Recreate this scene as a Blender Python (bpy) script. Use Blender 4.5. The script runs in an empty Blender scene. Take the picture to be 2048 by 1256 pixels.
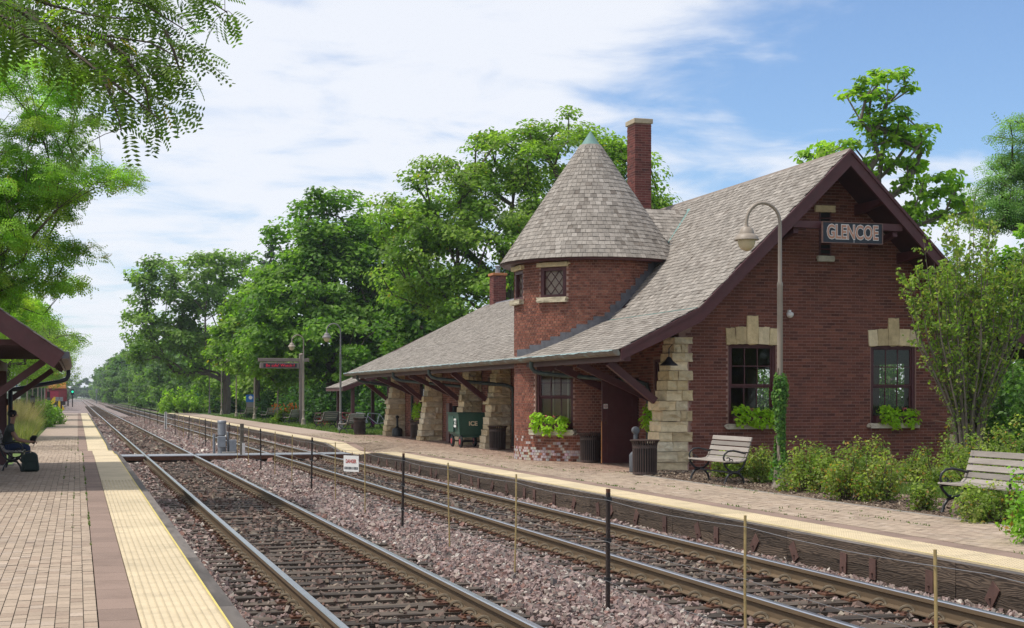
import bpy, bmesh, math, random
import numpy as np
from mathutils import Matrix, Vector, noise
R = math.radians
rnd = random.Random(7)
NP = np.random.default_rng(11)
scene = bpy.context.scene
COL = scene.collection

# ------------------------------------------------------------------ camera
THETA = math.atan(869 / 2930.0)
cam_data = bpy.data.cameras.new('camera')
cam_data.sensor_fit = 'HORIZONTAL'; cam_data.sensor_width = 36.0
cam_data.lens = 2930 / 2048 * 36.0
cam_data.shift_y = 165 / 2048.0
cam_data.clip_start = 0.1; cam_data.clip_end = 6000
cam = bpy.data.objects.new('camera', cam_data); COL.objects.link(cam)
CAM = Vector((0, 0, 1.66))
cam.location = CAM; cam.rotation_euler = (R(90), 0, -THETA)
scene.camera = cam

# ------------------------------------------------------------------ sky, sun, exposure
SUN = Vector((-0.46, 0.03, 0.885)).normalized()
scene.view_settings.view_transform = 'Standard'; scene.view_settings.look = 'None'
scene.view_settings.exposure = 0.14; scene.view_settings.gamma = 1.0
scene.view_settings.use_curve_mapping = False
world = bpy.data.worlds.new('World'); scene.world = world; world.use_nodes = True
nt = world.node_tree; nt.nodes.clear()
def wn(t, **k):
    n = nt.nodes.new(t)
    for a, b in k.items(): setattr(n, a, b)
    return n
L = nt.links.new
out = wn('ShaderNodeOutputWorld'); bg = wn('ShaderNodeBackground'); L(bg.outputs[0], out.inputs[0])
sky = wn('ShaderNodeTexSky', sky_type='NISHITA'); sky.sun_disc = False
sky.sun_elevation = math.asin(SUN.z); sky.sun_rotation = math.atan2(SUN.x, SUN.y)
sky.air_density = 1.0; sky.dust_density = 0.6; sky.ozone_density = 2.5
tc = wn('ShaderNodeTexCoord'); sep = wn('ShaderNodeSeparateXYZ'); L(tc.outputs['Generated'], sep.inputs[0])
zc = wn('ShaderNodeMath', operation='MAXIMUM'); L(sep.outputs[2], zc.inputs[0]); zc.inputs[1].default_value = 0.0
za = wn('ShaderNodeMath', operation='ADD'); L(zc.outputs[0], za.inputs[0]); za.inputs[1].default_value = 0.13
dx = wn('ShaderNodeMath', operation='DIVIDE'); L(sep.outputs[0], dx.inputs[0]); L(za.outputs[0], dx.inputs[1])
dy = wn('ShaderNodeMath', operation='DIVIDE'); L(sep.outputs[1], dy.inputs[0]); L(za.outputs[0], dy.inputs[1])
cmb = wn('ShaderNodeCombineXYZ'); L(dx.outputs[0], cmb.inputs[0]); L(dy.outputs[0], cmb.inputs[1])
def cloud_noise(scale, detail, rough, loc, sc, rot, dist=0.0):
    mp = wn('ShaderNodeMapping'); L(cmb.outputs[0], mp.inputs[0])
    mp.inputs['Location'].default_value = loc; mp.inputs['Scale'].default_value = sc; mp.inputs['Rotation'].default_value = (0, 0, rot)
    n = wn('ShaderNodeTexNoise'); L(mp.outputs[0], n.inputs['Vector'])
    n.inputs['Scale'].default_value = scale; n.inputs['Detail'].default_value = detail
    n.inputs['Roughness'].default_value = rough; n.inputs['Distortion'].default_value = dist
    return n
n1 = cloud_noise(1.1, 3, 0.5, (3.3, 4.1, 0), (1, 1, 1), 0.3)
n2 = cloud_noise(3.4, 7, 0.55, (0.4, 0.2, 0), (1.0, 1.0, 1), 0.35, 0.4)
n3 = cloud_noise(1.3, 5, 0.55, (2.0, 7.0, 0), (0.5, 1.9, 1), 0.10, 0.3)
def wmath(op, a, b=None, c=None):
    n = wn('ShaderNodeMath', operation=op)
    for i, v in enumerate((a, b, c)):
        if v is None: continue
        if isinstance(v, (int, float)): n.inputs[i].default_value = v
        else: L(v, n.inputs[i])
    return n.outputs[0]
# thin cloud covers most of the sky; it opens to blue towards +X, with another bank low down beyond
l1 = wmath('MULTIPLY_ADD', dx.outputs[0], -1.5, 1.5 * 1.22); l2 = wmath('MULTIPLY_ADD', dy.outputs[0], 1.25, -1.25 * 2.80)
l1 = wmath('MINIMUM', l1, 0.55); l2 = wmath('MINIMUM', l2, 0.42)
base_ = wmath('MAXIMUM', wmath('MAXIMUM', l1, l2), -0.45)
v_ = wmath('MULTIPLY_ADD', wmath('SUBTRACT', n2.outputs[0], 0.5), 1.35, base_)
v_ = wmath('MULTIPLY_ADD', wmath('SUBTRACT', n1.outputs[0], 0.5), 0.5, v_)
v_ = wmath('MULTIPLY_ADD', wmath('SUBTRACT', n3.outputs[0], 0.5), 0.9, v_)
ramp = wn('ShaderNodeValToRGB'); L(v_, ramp.inputs[0]); ramp.color_ramp.interpolation = 'EASE'
ramp.color_ramp.elements[0].position = 0.0; ramp.color_ramp.elements[0].color = (0.05, 0.05, 0.05, 1)
ramp.color_ramp.elements[1].position = 0.62; ramp.color_ramp.elements[1].color = (0.92, 0.92, 0.92, 1)
skm = wn('ShaderNodeVectorMath', operation='MULTIPLY'); L(sky.outputs[0], skm.inputs[0])
skm.inputs[1].default_value = (1.10, 1.30, 1.52)
mix = wn('ShaderNodeMix', data_type='RGBA'); L(ramp.outputs[0], mix.inputs[0]); L(skm.outputs[0], mix.inputs[6])
mix.inputs[7].default_value = (8.9, 9.15, 9.75, 1)
L(mix.outputs[2], bg.inputs[0]); bg.inputs[1].default_value = 0.095

sun_d = bpy.data.lights.new('sun', 'SUN'); sun_d.energy = 3.7; sun_d.angle = R(5.0); sun_d.color = (1.0, 0.945, 0.86)
sun = bpy.data.objects.new('sun', sun_d); COL.objects.link(sun)
sun.rotation_euler = SUN.to_track_quat('Z', 'Y').to_euler(); sun.location = (0, 0, 60)

scene.render.engine = 'CYCLES'
scene.cycles.use_denoising = True; scene.cycles.denoising_prefilter = 'NONE'
scene.cycles.max_bounces = 6; scene.cycles.diffuse_bounces = 3; scene.cycles.glossy_bounces = 2
scene.cycles.transmission_bounces = 4; scene.cycles.transparent_max_bounces = 6
scene.cycles.sample_clamp_indirect = 4.0

# ------------------------------------------------------------------ helpers
CT, ST = math.cos(THETA), math.sin(THETA)
def ray(px):      # slope X/Y of the vertical plane through picture column px
    a = THETA + math.atan((px - 1024) / 2930.0); return math.tan(a)
def ground(px, py, z=0.0):
    d = 2930 * (1.66 - z) / (py - 793.0); u = (px - 1024) / 2930.0 * d
    return (u * CT + d * ST, d * CT - u * ST)

def props(o, label=None, cat=None, group=None, kind=None):
    if label: o['label'] = label
    if cat: o['category'] = cat
    if group: o['group'] = group
    if kind: o['kind'] = kind
    return o
def empty(name, loc=(0, 0, 0), rz=0.0, label=None, cat=None, group=None, kind=None):
    o = bpy.data.objects.new(name, None); COL.objects.link(o)
    o.location = loc; o.rotation_euler = (0, 0, rz); o.empty_display_size = 0.2
    return props(o, label, cat, group, kind)
def link(name, me, parent=None, world=False):
    o = bpy.data.objects.new(name, me); COL.objects.link(o)
    if parent:
        o.parent = parent
        if world and parent.type == 'EMPTY': o.location = -parent.location
    return o
def copy_tree(o, parent=None, **kw):
    c = o.copy(); COL.objects.link(c); c.parent = parent
    for ch in list(o.children): copy_tree(ch, c)
    return c

CUBE_F = [(0, 3, 2, 1), (4, 5, 6, 7), (0, 1, 5, 4), (1, 2, 6, 5), (2, 3, 7, 6), (3, 0, 4, 7)]
class MB:
    def __init__(s, xf=None): s.v = []; s.f = []; s.m = []; s.xf = xf
    def add(s, vs, fs, m=0):
        b = len(s.v)
        if s.xf is not None: vs = [tuple(s.xf @ Vector(p)) for p in vs]
        s.v.extend(vs); s.f.extend([tuple(b + i for i in f) for f in fs]); s.m.extend([m] * len(fs)); return s
    def box(s, x0, x1, y0, y1, z0, z1, m=0):
        return s.add([(x0, y0, z0), (x1, y0, z0), (x1, y1, z0), (x0, y1, z0), (x0, y0, z1), (x1, y0, z1), (x1, y1, z1), (x0, y1, z1)], CUBE_F, m)
    def bar(s, a, b, w, h, m=0, up=(0, 0, 1)):
        a = Vector(a); b = Vector(b); t = (b - a).normalized(); upv = Vector(up)
        if abs(t.dot(upv)) > 0.98: upv = Vector((0, 1, 0))
        r = t.cross(upv).normalized() * (w / 2); u = r.cross(t).normalized() * (h / 2)
        vs = [tuple(p) for p in (a - r - u, a + r - u, a + r + u, a - r + u, b - r - u, b + r - u, b + r + u, b - r + u)]
        return s.add(vs, [(0, 1, 2, 3), (7, 6, 5, 4), (0, 4, 5, 1), (1, 5, 6, 2), (2, 6, 7, 3), (3, 7, 4, 0)], m)
    def tube(s, pts, r, n=8, m=0, cap=True):
        pts = [Vector(p) for p in pts]; k = len(pts)
        rr = r if isinstance(r, (list, tuple)) else [r] * k
        vs = []; prev = None
        for i, p in enumerate(pts):
            t = (pts[min(i + 1, k - 1)] - pts[max(i - 1, 0)])
            t = t.normalized() if t.length > 1e-9 else Vector((0, 0, 1))
            if prev is None:
                a = Vector((0, 0, 1)) if abs(t.z) < 0.9 else Vector((1, 0, 0))
                x = t.cross(a).normalized()
            else:
                x = (prev - t * prev.dot(t)); x = x.normalized() if x.length > 1e-6 else t.orthogonal().normalized()
            prev = x; y = t.cross(x)
            for j in range(n):
                a = 2 * math.pi * j / n
                vs.append(tuple(p + (x * math.cos(a) + y * math.sin(a)) * rr[i]))
        fs = []
        for i in range(k - 1):
            for j in range(n):
                j2 = (j + 1) % n
                fs.append((i * n + j, i * n + j2, (i + 1) * n + j2, (i + 1) * n + j))
        if cap:
            fs.append(tuple(range(n - 1, -1, -1))); fs.append(tuple((k - 1) * n + j for j in range(n)))
        return s.add(vs, fs, m)
    def lathe(s, prof, c=(0, 0, 0), n=16, m=0, cap=True):
        vs = []; k = len(prof)
        for r, z in prof:
            for j in range(n):
                a = 2 * math.pi * j / n
                vs.append((c[0] + r * math.cos(a), c[1] + r * math.sin(a), c[2] + z))
        fs = []
        for i in range(k - 1):
            for j in range(n):
                j2 = (j + 1) % n
                fs.append((i * n + j, i * n + j2, (i + 1) * n + j2, (i + 1) * n + j))
        if cap:
            fs.append(tuple(range(n - 1, -1, -1))); fs.append(tuple((k - 1) * n + j for j in range(n)))
        return s.add(vs, fs, m)
    def prism(s, poly, axis, a0, a1, m=0, caps=(None, None)):
        # poly: 2D points; axis 'x': poly=(y,z), 'y': poly=(x,z), 'z': poly=(x,y)
        k = len(poly)
        def P(p, a):
            return (a, p[0], p[1]) if axis == 'x' else ((p[0], a, p[1]) if axis == 'y' else (p[0], p[1], a))
        vs = [P(p, a0) for p in poly] + [P(p, a1) for p in poly]
        fs = [(i, (i + 1) % k, k + (i + 1) % k, k + i) for i in range(k)]
        fs += [tuple(range(k - 1, -1, -1)), tuple(range(k, 2 * k))]
        return s.add(vs, fs, m)
    def mesh(s, name, mats, smooth=False):
        me = bpy.data.meshes.new(name); me.from_pydata(s.v, [], s.f)
        for mt in (mats if isinstance(mats, (list, tuple)) else [mats]): me.materials.append(mt)
        if any(s.m): me.polygons.foreach_set('material_index', s.m)
        bm = bmesh.new(); bm.from_mesh(me); bmesh.ops.recalc_face_normals(bm, faces=bm.faces); bm.to_mesh(me); bm.free()
        if smooth:
            me.polygons.foreach_set('use_smooth', [True] * len(me.polygons))
            try: me.set_sharp_from_angle(angle=R(40))
            except Exception: pass
        me.update(); return me
    def build(s, name, mats, parent=None, world=False, smooth=False, bevel=0.0):
        o = link(name, s.mesh(name, mats, smooth), parent, world)
        if bevel:
            b = o.modifiers.new('bevel', 'BEVEL'); b.width = bevel; b.segments = 1; b.limit_method = 'ANGLE'; b.angle_limit = R(40)
        return o

def np_mesh(name, V, F, mat, col=None, smooth=False):
    """V (n,3), F (m,k) all faces of k corners, col (n,3) per vertex colour"""
    me = bpy.data.meshes.new(name); n = len(V); m, k = F.shape
    me.vertices.add(n); me.vertices.foreach_set('co', np.ascontiguousarray(V, dtype=np.float32).ravel())
    me.loops.add(m * k); me.loops.foreach_set('vertex_index', np.ascontiguousarray(F, dtype=np.int32).ravel())
    me.polygons.add(m); me.polygons.foreach_set('loop_start', np.arange(0, m * k, k, dtype=np.int32))
    try: me.polygons.foreach_set('loop_total', np.full(m, k, dtype=np.int32))
    except Exception: pass
    me.polygons.foreach_set('use_smooth', np.full(m, bool(smooth)))
    if col is not None:
        at = me.color_attributes.new('Col', 'FLOAT_COLOR', 'POINT')
        c4 = np.ones((n, 4), dtype=np.float32); c4[:, :3] = col
        at.data.foreach_set('color', c4.ravel())
    me.materials.append(mat); me.update(calc_edges=True)
    return me
CV = np.array([(-1, -1, -1), (1, -1, -1), (1, 1, -1), (-1, 1, -1), (-1, -1, 1), (1, -1, 1), (1, 1, 1), (-1, 1, 1)], float)
CF = np.array(CUBE_F)
_unit = {}
def unit_cube(mat):
    if mat.name not in _unit:
        _unit[mat.name] = np_mesh('piece_' + mat.name, CV, CF, mat, np.ones((8, 3)))
    return _unit[mat.name]
class Pieces:
    """box-shaped pieces (bricks, shingles, pavers): the ones showing largest become objects, the rest one mesh"""
    def __init__(s): s.C = []; s.A = []; s.H = []; s.K = []
    def add(s, c, axes, half, col): s.C.append(c); s.A.append(axes); s.H.append(half); s.K.append(col)
    def build(s, name, plural, mat, parent, n_single=0, key=None, jitter=0.0, world=True):
        C = np.array(s.C, float); A = np.array(s.A, float); H = np.array(s.H, float); K = np.array(s.K, float)
        n = len(C); single = np.zeros(n, bool)
        neg = np.linalg.det(A) < 0; A[neg, 0] *= -1
        if n_single:
            d = np.array([key(c) if key else (Vector(c) - CAM).length for c in s.C])
            idx = np.argsort(d)[:n_single]; idx = [i for i in idx if d[i] < 1e5]
            single[idx] = True; me = unit_cube(mat)
            off = -parent.location if (world and parent.type == 'EMPTY') else Vector((0, 0, 0))
            for i in idx:
                o = bpy.data.objects.new(name, me); COL.objects.link(o); o.parent = parent
                M = Matrix.Identity(4)
                for j in range(3):
                    for k2 in range(3): M[k2][j] = A[i][j][k2] * H[i][j]
                    M[j][3] = C[i][j] + off[j]
                o.matrix_basis = M; o.color = (*K[i], 1)
        w = ~single
        if w.any():
            Cw, Aw, Hw = C[w], A[w], H[w]
            V = Cw[:, None, :] + np.einsum('vk,nk,nkd->nvd', CV, Hw, Aw)
            if jitter: V = V + NP.normal(0, jitter, V.shape)
            N = len(Cw); F = (CF[None] + (np.arange(N) * 8)[:, None, None]).reshape(-1, 4)
            me = np_mesh(plural, V.reshape(-1, 3), F, mat, np.repeat(K[w], 8, axis=0))
            o = link(plural, me, parent, world); o['kind'] = 'stuff'; o.color = (1, 1, 1, 1)
            return o

# ------------------------------------------------------------------ materials
def nodes(name):
    m = bpy.data.materials.new(name); m.use_nodes = True
    t = m.node_tree; b = t.nodes['Principled BSDF']; return m, t, b
def N(t, ty, **k):
    n = t.nodes.new(ty)
    for a, v in k.items(): setattr(n, a, v)
    return n
def mat(name, color, rough=0.7, metal=0.0, var=0.25, scale=8.0, bump=0.0, bscale=None, col=False, stretch=None, second=None, sec_scale=1.5, sec_amt=0.5, spec=0.4, coords='Object', orand=0.0):
    """procedural paint: base colour with fine noise, optional larger patches of a second colour, bump"""
    m, t, b = nodes(name); lk = t.links.new
    tcn = N(t, 'ShaderNodeTexCoord'); src = tcn.outputs[coords]
    if coords == 'World':
        pass
    mp = N(t, 'ShaderNodeMapping'); lk(src, mp.inputs[0])
    if stretch: mp.inputs['Scale'].default_value = stretch
    if col:
        at = N(t, 'ShaderNodeAttribute', attribute_name='Col'); oi = N(t, 'ShaderNodeObjectInfo')
        mu = N(t, 'ShaderNodeMix', data_type='RGBA', blend_type='MULTIPLY'); mu.inputs[0].default_value = 1.0
        lk(at.outputs['Color'], mu.inputs[6]); lk(oi.outputs['Color'], mu.inputs[7])
        base = mu.outputs[2]
        geo = N(t, 'ShaderNodeNewGeometry'); src = geo.outputs['Position']; lk(src, mp.inputs[0])
    else:
        rg = N(t, 'ShaderNodeRGB'); rg.outputs[0].default_value = (*color, 1); base = rg.outputs[0]
    if second:
        n2 = N(t, 'ShaderNodeTexNoise'); lk(mp.outputs[0], n2.inputs['Vector']); n2.inputs['Scale'].default_value = sec_scale; n2.inputs['Detail'].default_value = 6; n2.inputs['Roughness'].default_value = 0.65
        rp = N(t, 'ShaderNodeValToRGB'); lk(n2.outputs[0], rp.inputs[0])
        rp.color_ramp.elements[0].position = 0.5 - 0.0; rp.color_ramp.elements[1].position = 0.68
        rp.color_ramp.elements[1].color = (sec_amt, sec_amt, sec_amt, 1); rp.color_ramp.elements[0].color = (0, 0, 0, 1)
        mx = N(t, 'ShaderNodeMix', data_type='RGBA'); lk(rp.outputs[0], mx.inputs[0]); lk(base, mx.inputs[6]); mx.inputs[7].default_value = (*second, 1)
        base = mx.outputs[2]
    no = N(t, 'ShaderNodeTexNoise'); lk(mp.outputs[0], no.inputs['Vector']); no.inputs['Scale'].default_value = scale; no.inputs['Detail'].default_value = 5; no.inputs['Roughness'].default_value = 0.65
    mr = N(t, 'ShaderNodeMapRange'); lk(no.outputs[0], mr.inputs[0]); mr.inputs[1].default_value = 0.25; mr.inputs[2].default_value = 0.75
    mr.inputs[3].default_value = 1 - var; mr.inputs[4].default_value = 1 + var
    hs = N(t, 'ShaderNodeVectorMath', operation='SCALE'); lk(base, hs.inputs[0]); lk(mr.outputs[0], hs.inputs['Scale'])
    if orand:
        oi2 = N(t, 'ShaderNodeObjectInfo'); mo = N(t, 'ShaderNodeMapRange'); lk(oi2.outputs['Random'], mo.inputs[0]); mo.inputs[3].default_value = 1 - orand; mo.inputs[4].default_value = 1 + orand * .7
        h2 = N(t, 'ShaderNodeVectorMath', operation='SCALE'); lk(hs.outputs[0], h2.inputs[0]); lk(mo.outputs[0], h2.inputs['Scale']); hs = h2
        ad3 = N(t, 'ShaderNodeVectorMath', operation='ADD'); lk(src, ad3.inputs[0]); lk(oi2.outputs['Location'], ad3.inputs[1]); lk(ad3.outputs[0], mp.inputs[0])
    lk(hs.outputs[0], b.inputs['Base Color'])
    b.inputs['Roughness'].default_value = rough; b.inputs['Metallic'].default_value = metal
    b.inputs['Specular IOR Level'].default_value = spec
    if bump and not (col and name != 'limestone'):
        nb = N(t, 'ShaderNodeTexNoise'); lk(mp.outputs[0], nb.inputs['Vector']); nb.inputs['Scale'].default_value = bscale or scale * 2; nb.inputs['Detail'].default_value = 6
        bp = N(t, 'ShaderNodeBump'); lk(nb.outputs[0], bp.inputs['Height']); bp.inputs['Strength'].default_value = min(1, bump); bp.inputs['Distance'].default_value = 0.0015 if col and name != 'limestone' else 0.02
        lk(bp.outputs[0], b.inputs['Normal'])
    return m
def leaf_mat(name, trans=0.5, rough=0.5):
    m, t, b = nodes(name); lk = t.links.new
    at = N(t, 'ShaderNodeAttribute', attribute_name='Col')
    lk(at.outputs['Color'], b.inputs['Base Color']); b.inputs['Roughness'].default_value = rough; b.inputs['Specular IOR Level'].default_value = 0.3
    tr = N(t, 'ShaderNodeBsdfTranslucent'); sc = N(t, 'ShaderNodeMix', data_type='RGBA', blend_type='MULTIPLY'); sc.inputs[0].default_value = 1
    lk(at.outputs['Color'], sc.inputs[6]); sc.inputs[7].default_value = (1.5, 1.75, 0.7, 1); lk(sc.outputs[2], tr.inputs['Color'])
    ms = N(t, 'ShaderNodeMixShader'); ms.inputs[0].default_value = trans
    lk(b.outputs[0], ms.inputs[1]); lk(tr.outputs[0], ms.inputs[2])
    lk(ms.outputs[0], t.nodes['Material Output'].inputs[0]); return m
def emit_mat(name, color, strength):
    m, t, b = nodes(name); b.inputs['Base Color'].default_value = (*color, 1)
    b.inputs['Emission Color'].default_value = (*color, 1); b.inputs['Emission Strength'].default_value = strength; return m
def glass_mat(name, tint=(0.6, 0.65, 0.65), refl=0.12):
    m, t, b = nodes(name); lk = t.links.new; t.nodes.remove(b)
    tr = N(t, 'ShaderNodeBsdfTransparent'); tr.inputs[0].default_value = (*tint, 1)
    gl = N(t, 'ShaderNodeBsdfGlossy'); gl.inputs['Roughness'].default_value = 0.03; gl.inputs['Color'].default_value = (0.9, 0.9, 0.9, 1)
    fr = N(t, 'ShaderNodeFresnel'); fr.inputs[0].default_value = 1.5
    ad = N(t, 'ShaderNodeMath', operation='ADD'); lk(fr.outputs[0], ad.inputs[0]); ad.inputs[1].default_value = refl - 0.04
    ms = N(t, 'ShaderNodeMixShader'); lk(ad.outputs[0], ms.inputs[0]); lk(tr.outputs[0], ms.inputs[1]); lk(gl.outputs[0], ms.inputs[2])
    lk(ms.outputs[0], t.nodes['Material Output'].inputs[0]); return m
def wood_mat(name, dark, light, along='y', scale=3.0, rough=0.75, bump=0.6, dist=4.0):
    m, t, b = nodes(name); lk = t.links.new
    geo = N(t, 'ShaderNodeTexCoord'); mp = N(t, 'ShaderNodeMapping'); lk(geo.outputs['Object'], mp.inputs[0])
    sc = {'x': (0.12, 1, 1), 'y': (1, 0.16, 1), 'z': (1, 1, 0.12)}[along]
    mp.inputs['Scale'].default_value = tuple(c * scale for c in sc)
    oi = N(t, 'ShaderNodeObjectInfo'); ml = N(t, 'ShaderNodeMath', operation='MULTIPLY'); lk(oi.outputs['Random'], ml.inputs[0]); ml.inputs[1].default_value = 50
    cb = N(t, 'ShaderNodeCombineXYZ'); lk(ml.outputs[0], cb.inputs[0]); lk(ml.outputs[0], cb.inputs[2]); lk(cb.outputs[0], mp.inputs['Location'])
    no = N(t, 'ShaderNodeTexNoise'); lk(mp.outputs[0], no.inputs['Vector']); no.inputs['Scale'].default_value = 2.0; no.inputs['Detail'].default_value = 4
    wv = N(t, 'ShaderNodeTexWave', bands_direction='Z', wave_type='BANDS'); lk(mp.outputs[0], wv.inputs['Vector']); wv.inputs['Scale'].default_value = 4.0; wv.inputs['Distortion'].default_value = dist; wv.inputs['Detail'].default_value = 3; wv.inputs['Detail Scale'].default_value = 0.8
    ad = N(t, 'ShaderNodeMath', operation='MULTIPLY_ADD'); lk(no.outputs[0], ad.inputs[0]); ad.inputs[1].default_value = 0.6
    mu = N(t, 'ShaderNodeMath', operation='MULTIPLY'); lk(wv.outputs['Fac'], mu.inputs[0]); mu.inputs[1].default_value = 0.45; lk(mu.outputs[0], ad.inputs[2])
    rp = N(t, 'ShaderNodeValToRGB'); lk(ad.outputs[0], rp.inputs[0]); rp.color_ramp.elements[0].position = 0.2; rp.color_ramp.elements[1].position = 0.85
    rp.color_ramp.elements[0].color = (*dark, 1); rp.color_ramp.elements[1].color = (*light, 1)
    vr = N(t, 'ShaderNodeMapRange'); lk(oi.outputs['Random'], vr.inputs[0]); vr.inputs[3].default_value = 0.75; vr.inputs[4].default_value = 1.25
    sv = N(t, 'ShaderNodeVectorMath', operation='SCALE'); lk(rp.outputs[0], sv.inputs[0]); lk(vr.outputs[0], sv.inputs['Scale'])
    lk(sv.outputs[0], b.inputs['Base Color']); b.inputs['Roughness'].default_value = rough; b.inputs['Specular IOR Level'].default_value = 0.25
    bp = N(t, 'ShaderNodeBump'); lk(ad.outputs[0], bp.inputs['Height']); bp.inputs['Strength'].default_value = bump; bp.inputs['Distance'].default_value = 0.01
    lk(bp.outputs[0], b.inputs['Normal']); return m

M = {}
M['brick'] = mat('brick_face', (1, 1, 1), 0.85, var=0.22, scale=25, bump=0.35, bscale=60, col=True, spec=0.2, second=(0.075, 0.042, 0.038), sec_scale=0.9, sec_amt=0.22, stretch=(1.6, 1.6, 0.5))
M['mortar'] = mat('mortar', (0.29, 0.175, 0.145), 0.95, var=0.25, scale=20, bump=0.3)
M['mortar_light'] = mat('mortar_turret', (0.42, 0.27, 0.22), 0.95, var=0.25, scale=20, bump=0.3)
M['shingle'] = mat('cedar_shingle', (1, 1, 1), 0.9, var=0.3, scale=9, bump=0.5, bscale=40, col=True, spec=0.15, second=(0.13, 0.115, 0.10), sec_scale=1.1, sec_amt=0.22)
M['stone'] = mat('limestone', (1, 1, 1), 0.9, var=0.25, scale=6, bump=0.9, bscale=14, col=True, spec=0.2, second=(0.24, 0.16, 0.08), sec_scale=2.2, sec_amt=0.25)
M['cutstone'] = mat('dressed_limestone', (0.42, 0.35, 0.245), 0.9, var=0.22, scale=7, bump=0.5, bscale=20, second=(0.24, 0.17, 0.09), sec_scale=2.5, sec_amt=0.4)
M['trim'] = mat('maroon_paint', (0.080, 0.024, 0.026), 0.5, var=0.2, scale=5, bump=0.1, second=(0.09, 0.04, 0.04), sec_scale=3)
M['soffit'] = mat('soffit_board', (0.05, 0.02, 0.02), 0.7, var=0.25, scale=4)
M['copper'] = mat('copper_patina', (0.135, 0.245, 0.225), 0.65, var=0.25, scale=6, second=(0.10, 0.14, 0.13), sec_scale=3)
M['gutter'] = mat('gutter_copper', (0.16, 0.125, 0.095), 0.6, var=0.3, scale=5, second=(0.25, 0.38, 0.36), sec_scale=2.0, sec_amt=0.5)
M['gutter_rim'] = mat('gutter_rim_patina', (0.34, 0.45, 0.45), 0.5, var=0.4, scale=7, second=(0.10, 0.12, 0.12), sec_scale=5)
M['downpipe'] = mat('downpipe_patina', (0.035, 0.045, 0.04), 0.5, var=0.3, scale=7, second=(0.08, 0.12, 0.10), sec_scale=4)
M['lead'] = mat('lead_flashing', (0.10, 0.10, 0.115), 0.6, var=0.35, scale=6)
M['glass'] = glass_mat('window_glass', (0.68, 0.70, 0.67), 0.05)
M['dark'] = mat('painted_void', (0.012, 0.011, 0.011), 0.9, var=0.2)  # near-black colour stands in for unlit depth behind vent and doorway
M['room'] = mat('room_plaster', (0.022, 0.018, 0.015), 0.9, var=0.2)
M['paver'] = mat('concrete_paver', (1, 1, 1), 0.92, var=0.16, scale=30, bump=0.3, bscale=90, col=True, spec=0.2, second=(0.16, 0.125, 0.105), sec_scale=0.9, sec_amt=0.34)
M['joint'] = mat('paver_joint_sand', (0.115, 0.095, 0.075), 0.95, var=0.35, scale=14, second=(0.09, 0.11, 0.04), sec_scale=2.0, sec_amt=0.35)
M['band'] = mat('brown_paver_band', (0.235, 0.165, 0.13), 0.9, var=0.16, scale=60, bump=0.3, second=(0.16, 0.11, 0.085), sec_scale=1.6, orand=.13)
M['tactile'] = mat('tactile_yellow', (0.53, 0.435, 0.285), 0.8, var=0.10, scale=5, second=(0.33, 0.275, 0.185), sec_scale=1.7, sec_amt=0.6, orand=.10)
M['yellow'] = mat('yellow_paint_line', (0.58, 0.47, 0.12), 0.7, var=0.2)
M['timber'] = wood_mat('creosoted_timber', (0.020, 0.014, 0.011), (0.115, 0.083, 0.060), 'y', 3.2, dist=22.0)
M['timber_cap'] = wood_mat('weathered_timber_top', (0.06, 0.052, 0.047), (0.15, 0.13, 0.115), 'y', 3.0)
M['tie'] = wood_mat('tie_wood', (0.014, 0.010, 0.008), (0.105, 0.080, 0.060), 'x', 5.0)
M['rust'] = mat('rusty_steel', (0.10, 0.045, 0.028), 0.85, var=0.4, scale=15, second=(0.17, 0.065, 0.02), sec_scale=5)
M['rustplate'] = mat('rusty_edge_plate', (0.10, 0.052, 0.042), 0.8, var=0.3, scale=8, orand=.3)
M['rail_side'] = mat('rail_web', (0.125, 0.085, 0.048), 0.8, var=0.25, scale=4, stretch=(1, 0.6, 6), second=(0.075, 0.05, 0.03), sec_scale=2)
M['rail_top'] = mat('rail_head', (0.52, 0.54, 0.58), 0.28, metal=1.0, var=0.12, scale=4)
M['clip'] = mat('clip_steel', (0.135, 0.105, 0.068), 0.7, var=0.3, scale=20)
M['ballast'] = mat('ballast_stone', (1, 1, 1), 0.9, var=0.2, scale=40, col=True, spec=0.25)
M['wood_grey'] = wood_mat('weathered_slat', (0.19, 0.165, 0.145), (0.36, 0.325, 0.29), 'y', 5.0, bump=0.4)
M['iron'] = mat('black_cast_iron', (0.012, 0.012, 0.014), 0.4, var=0.2, spec=0.5)
M['bin'] = mat('brown_steel_bin', (0.058, 0.036, 0.031), 0.45, var=0.2, scale=6, spec=0.5)
M['lamp'] = mat('taupe_lamp_paint', (0.27, 0.225, 0.18), 0.5, var=0.12, scale=3)
M['lamp_dark'] = mat('grey_lamp_paint', (0.17, 0.16, 0.155), 0.5, var=0.12, scale=3)
M['globe'] = mat('frosted_globe', (0.55, 0.46, 0.30), 0.35, var=0.1)
M['bark'] = mat('tree_bark', (0.085, 0.066, 0.050), 0.95, var=0.4, scale=8, bump=0.8, bscale=12, stretch=(1, 1, 0.3))
M['bark_grey'] = mat('grey_bark', (0.15, 0.125, 0.10), 0.95, var=0.4, scale=8, bump=0.6, stretch=(1, 1, 0.3))
M['leaf'] = leaf_mat('tree_leaf')
M['petal'] = leaf_mat('flower_petal', 0.2)
M['grass_blade'] = leaf_mat('grass_blade', 0.3)
M['grass'] = mat('lawn', (0.075, 0.125, 0.022), 0.95, var=0.45, scale=14, bump=0.5, second=(0.13, 0.15, 0.045), sec_scale=1.2)
M['mulch'] = mat('bark_mulch', (0.15, 0.105, 0.075), 0.95, var=0.55, scale=45, bump=0.9, bscale=70, second=(0.22, 0.17, 0.12), sec_scale=18)
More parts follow.
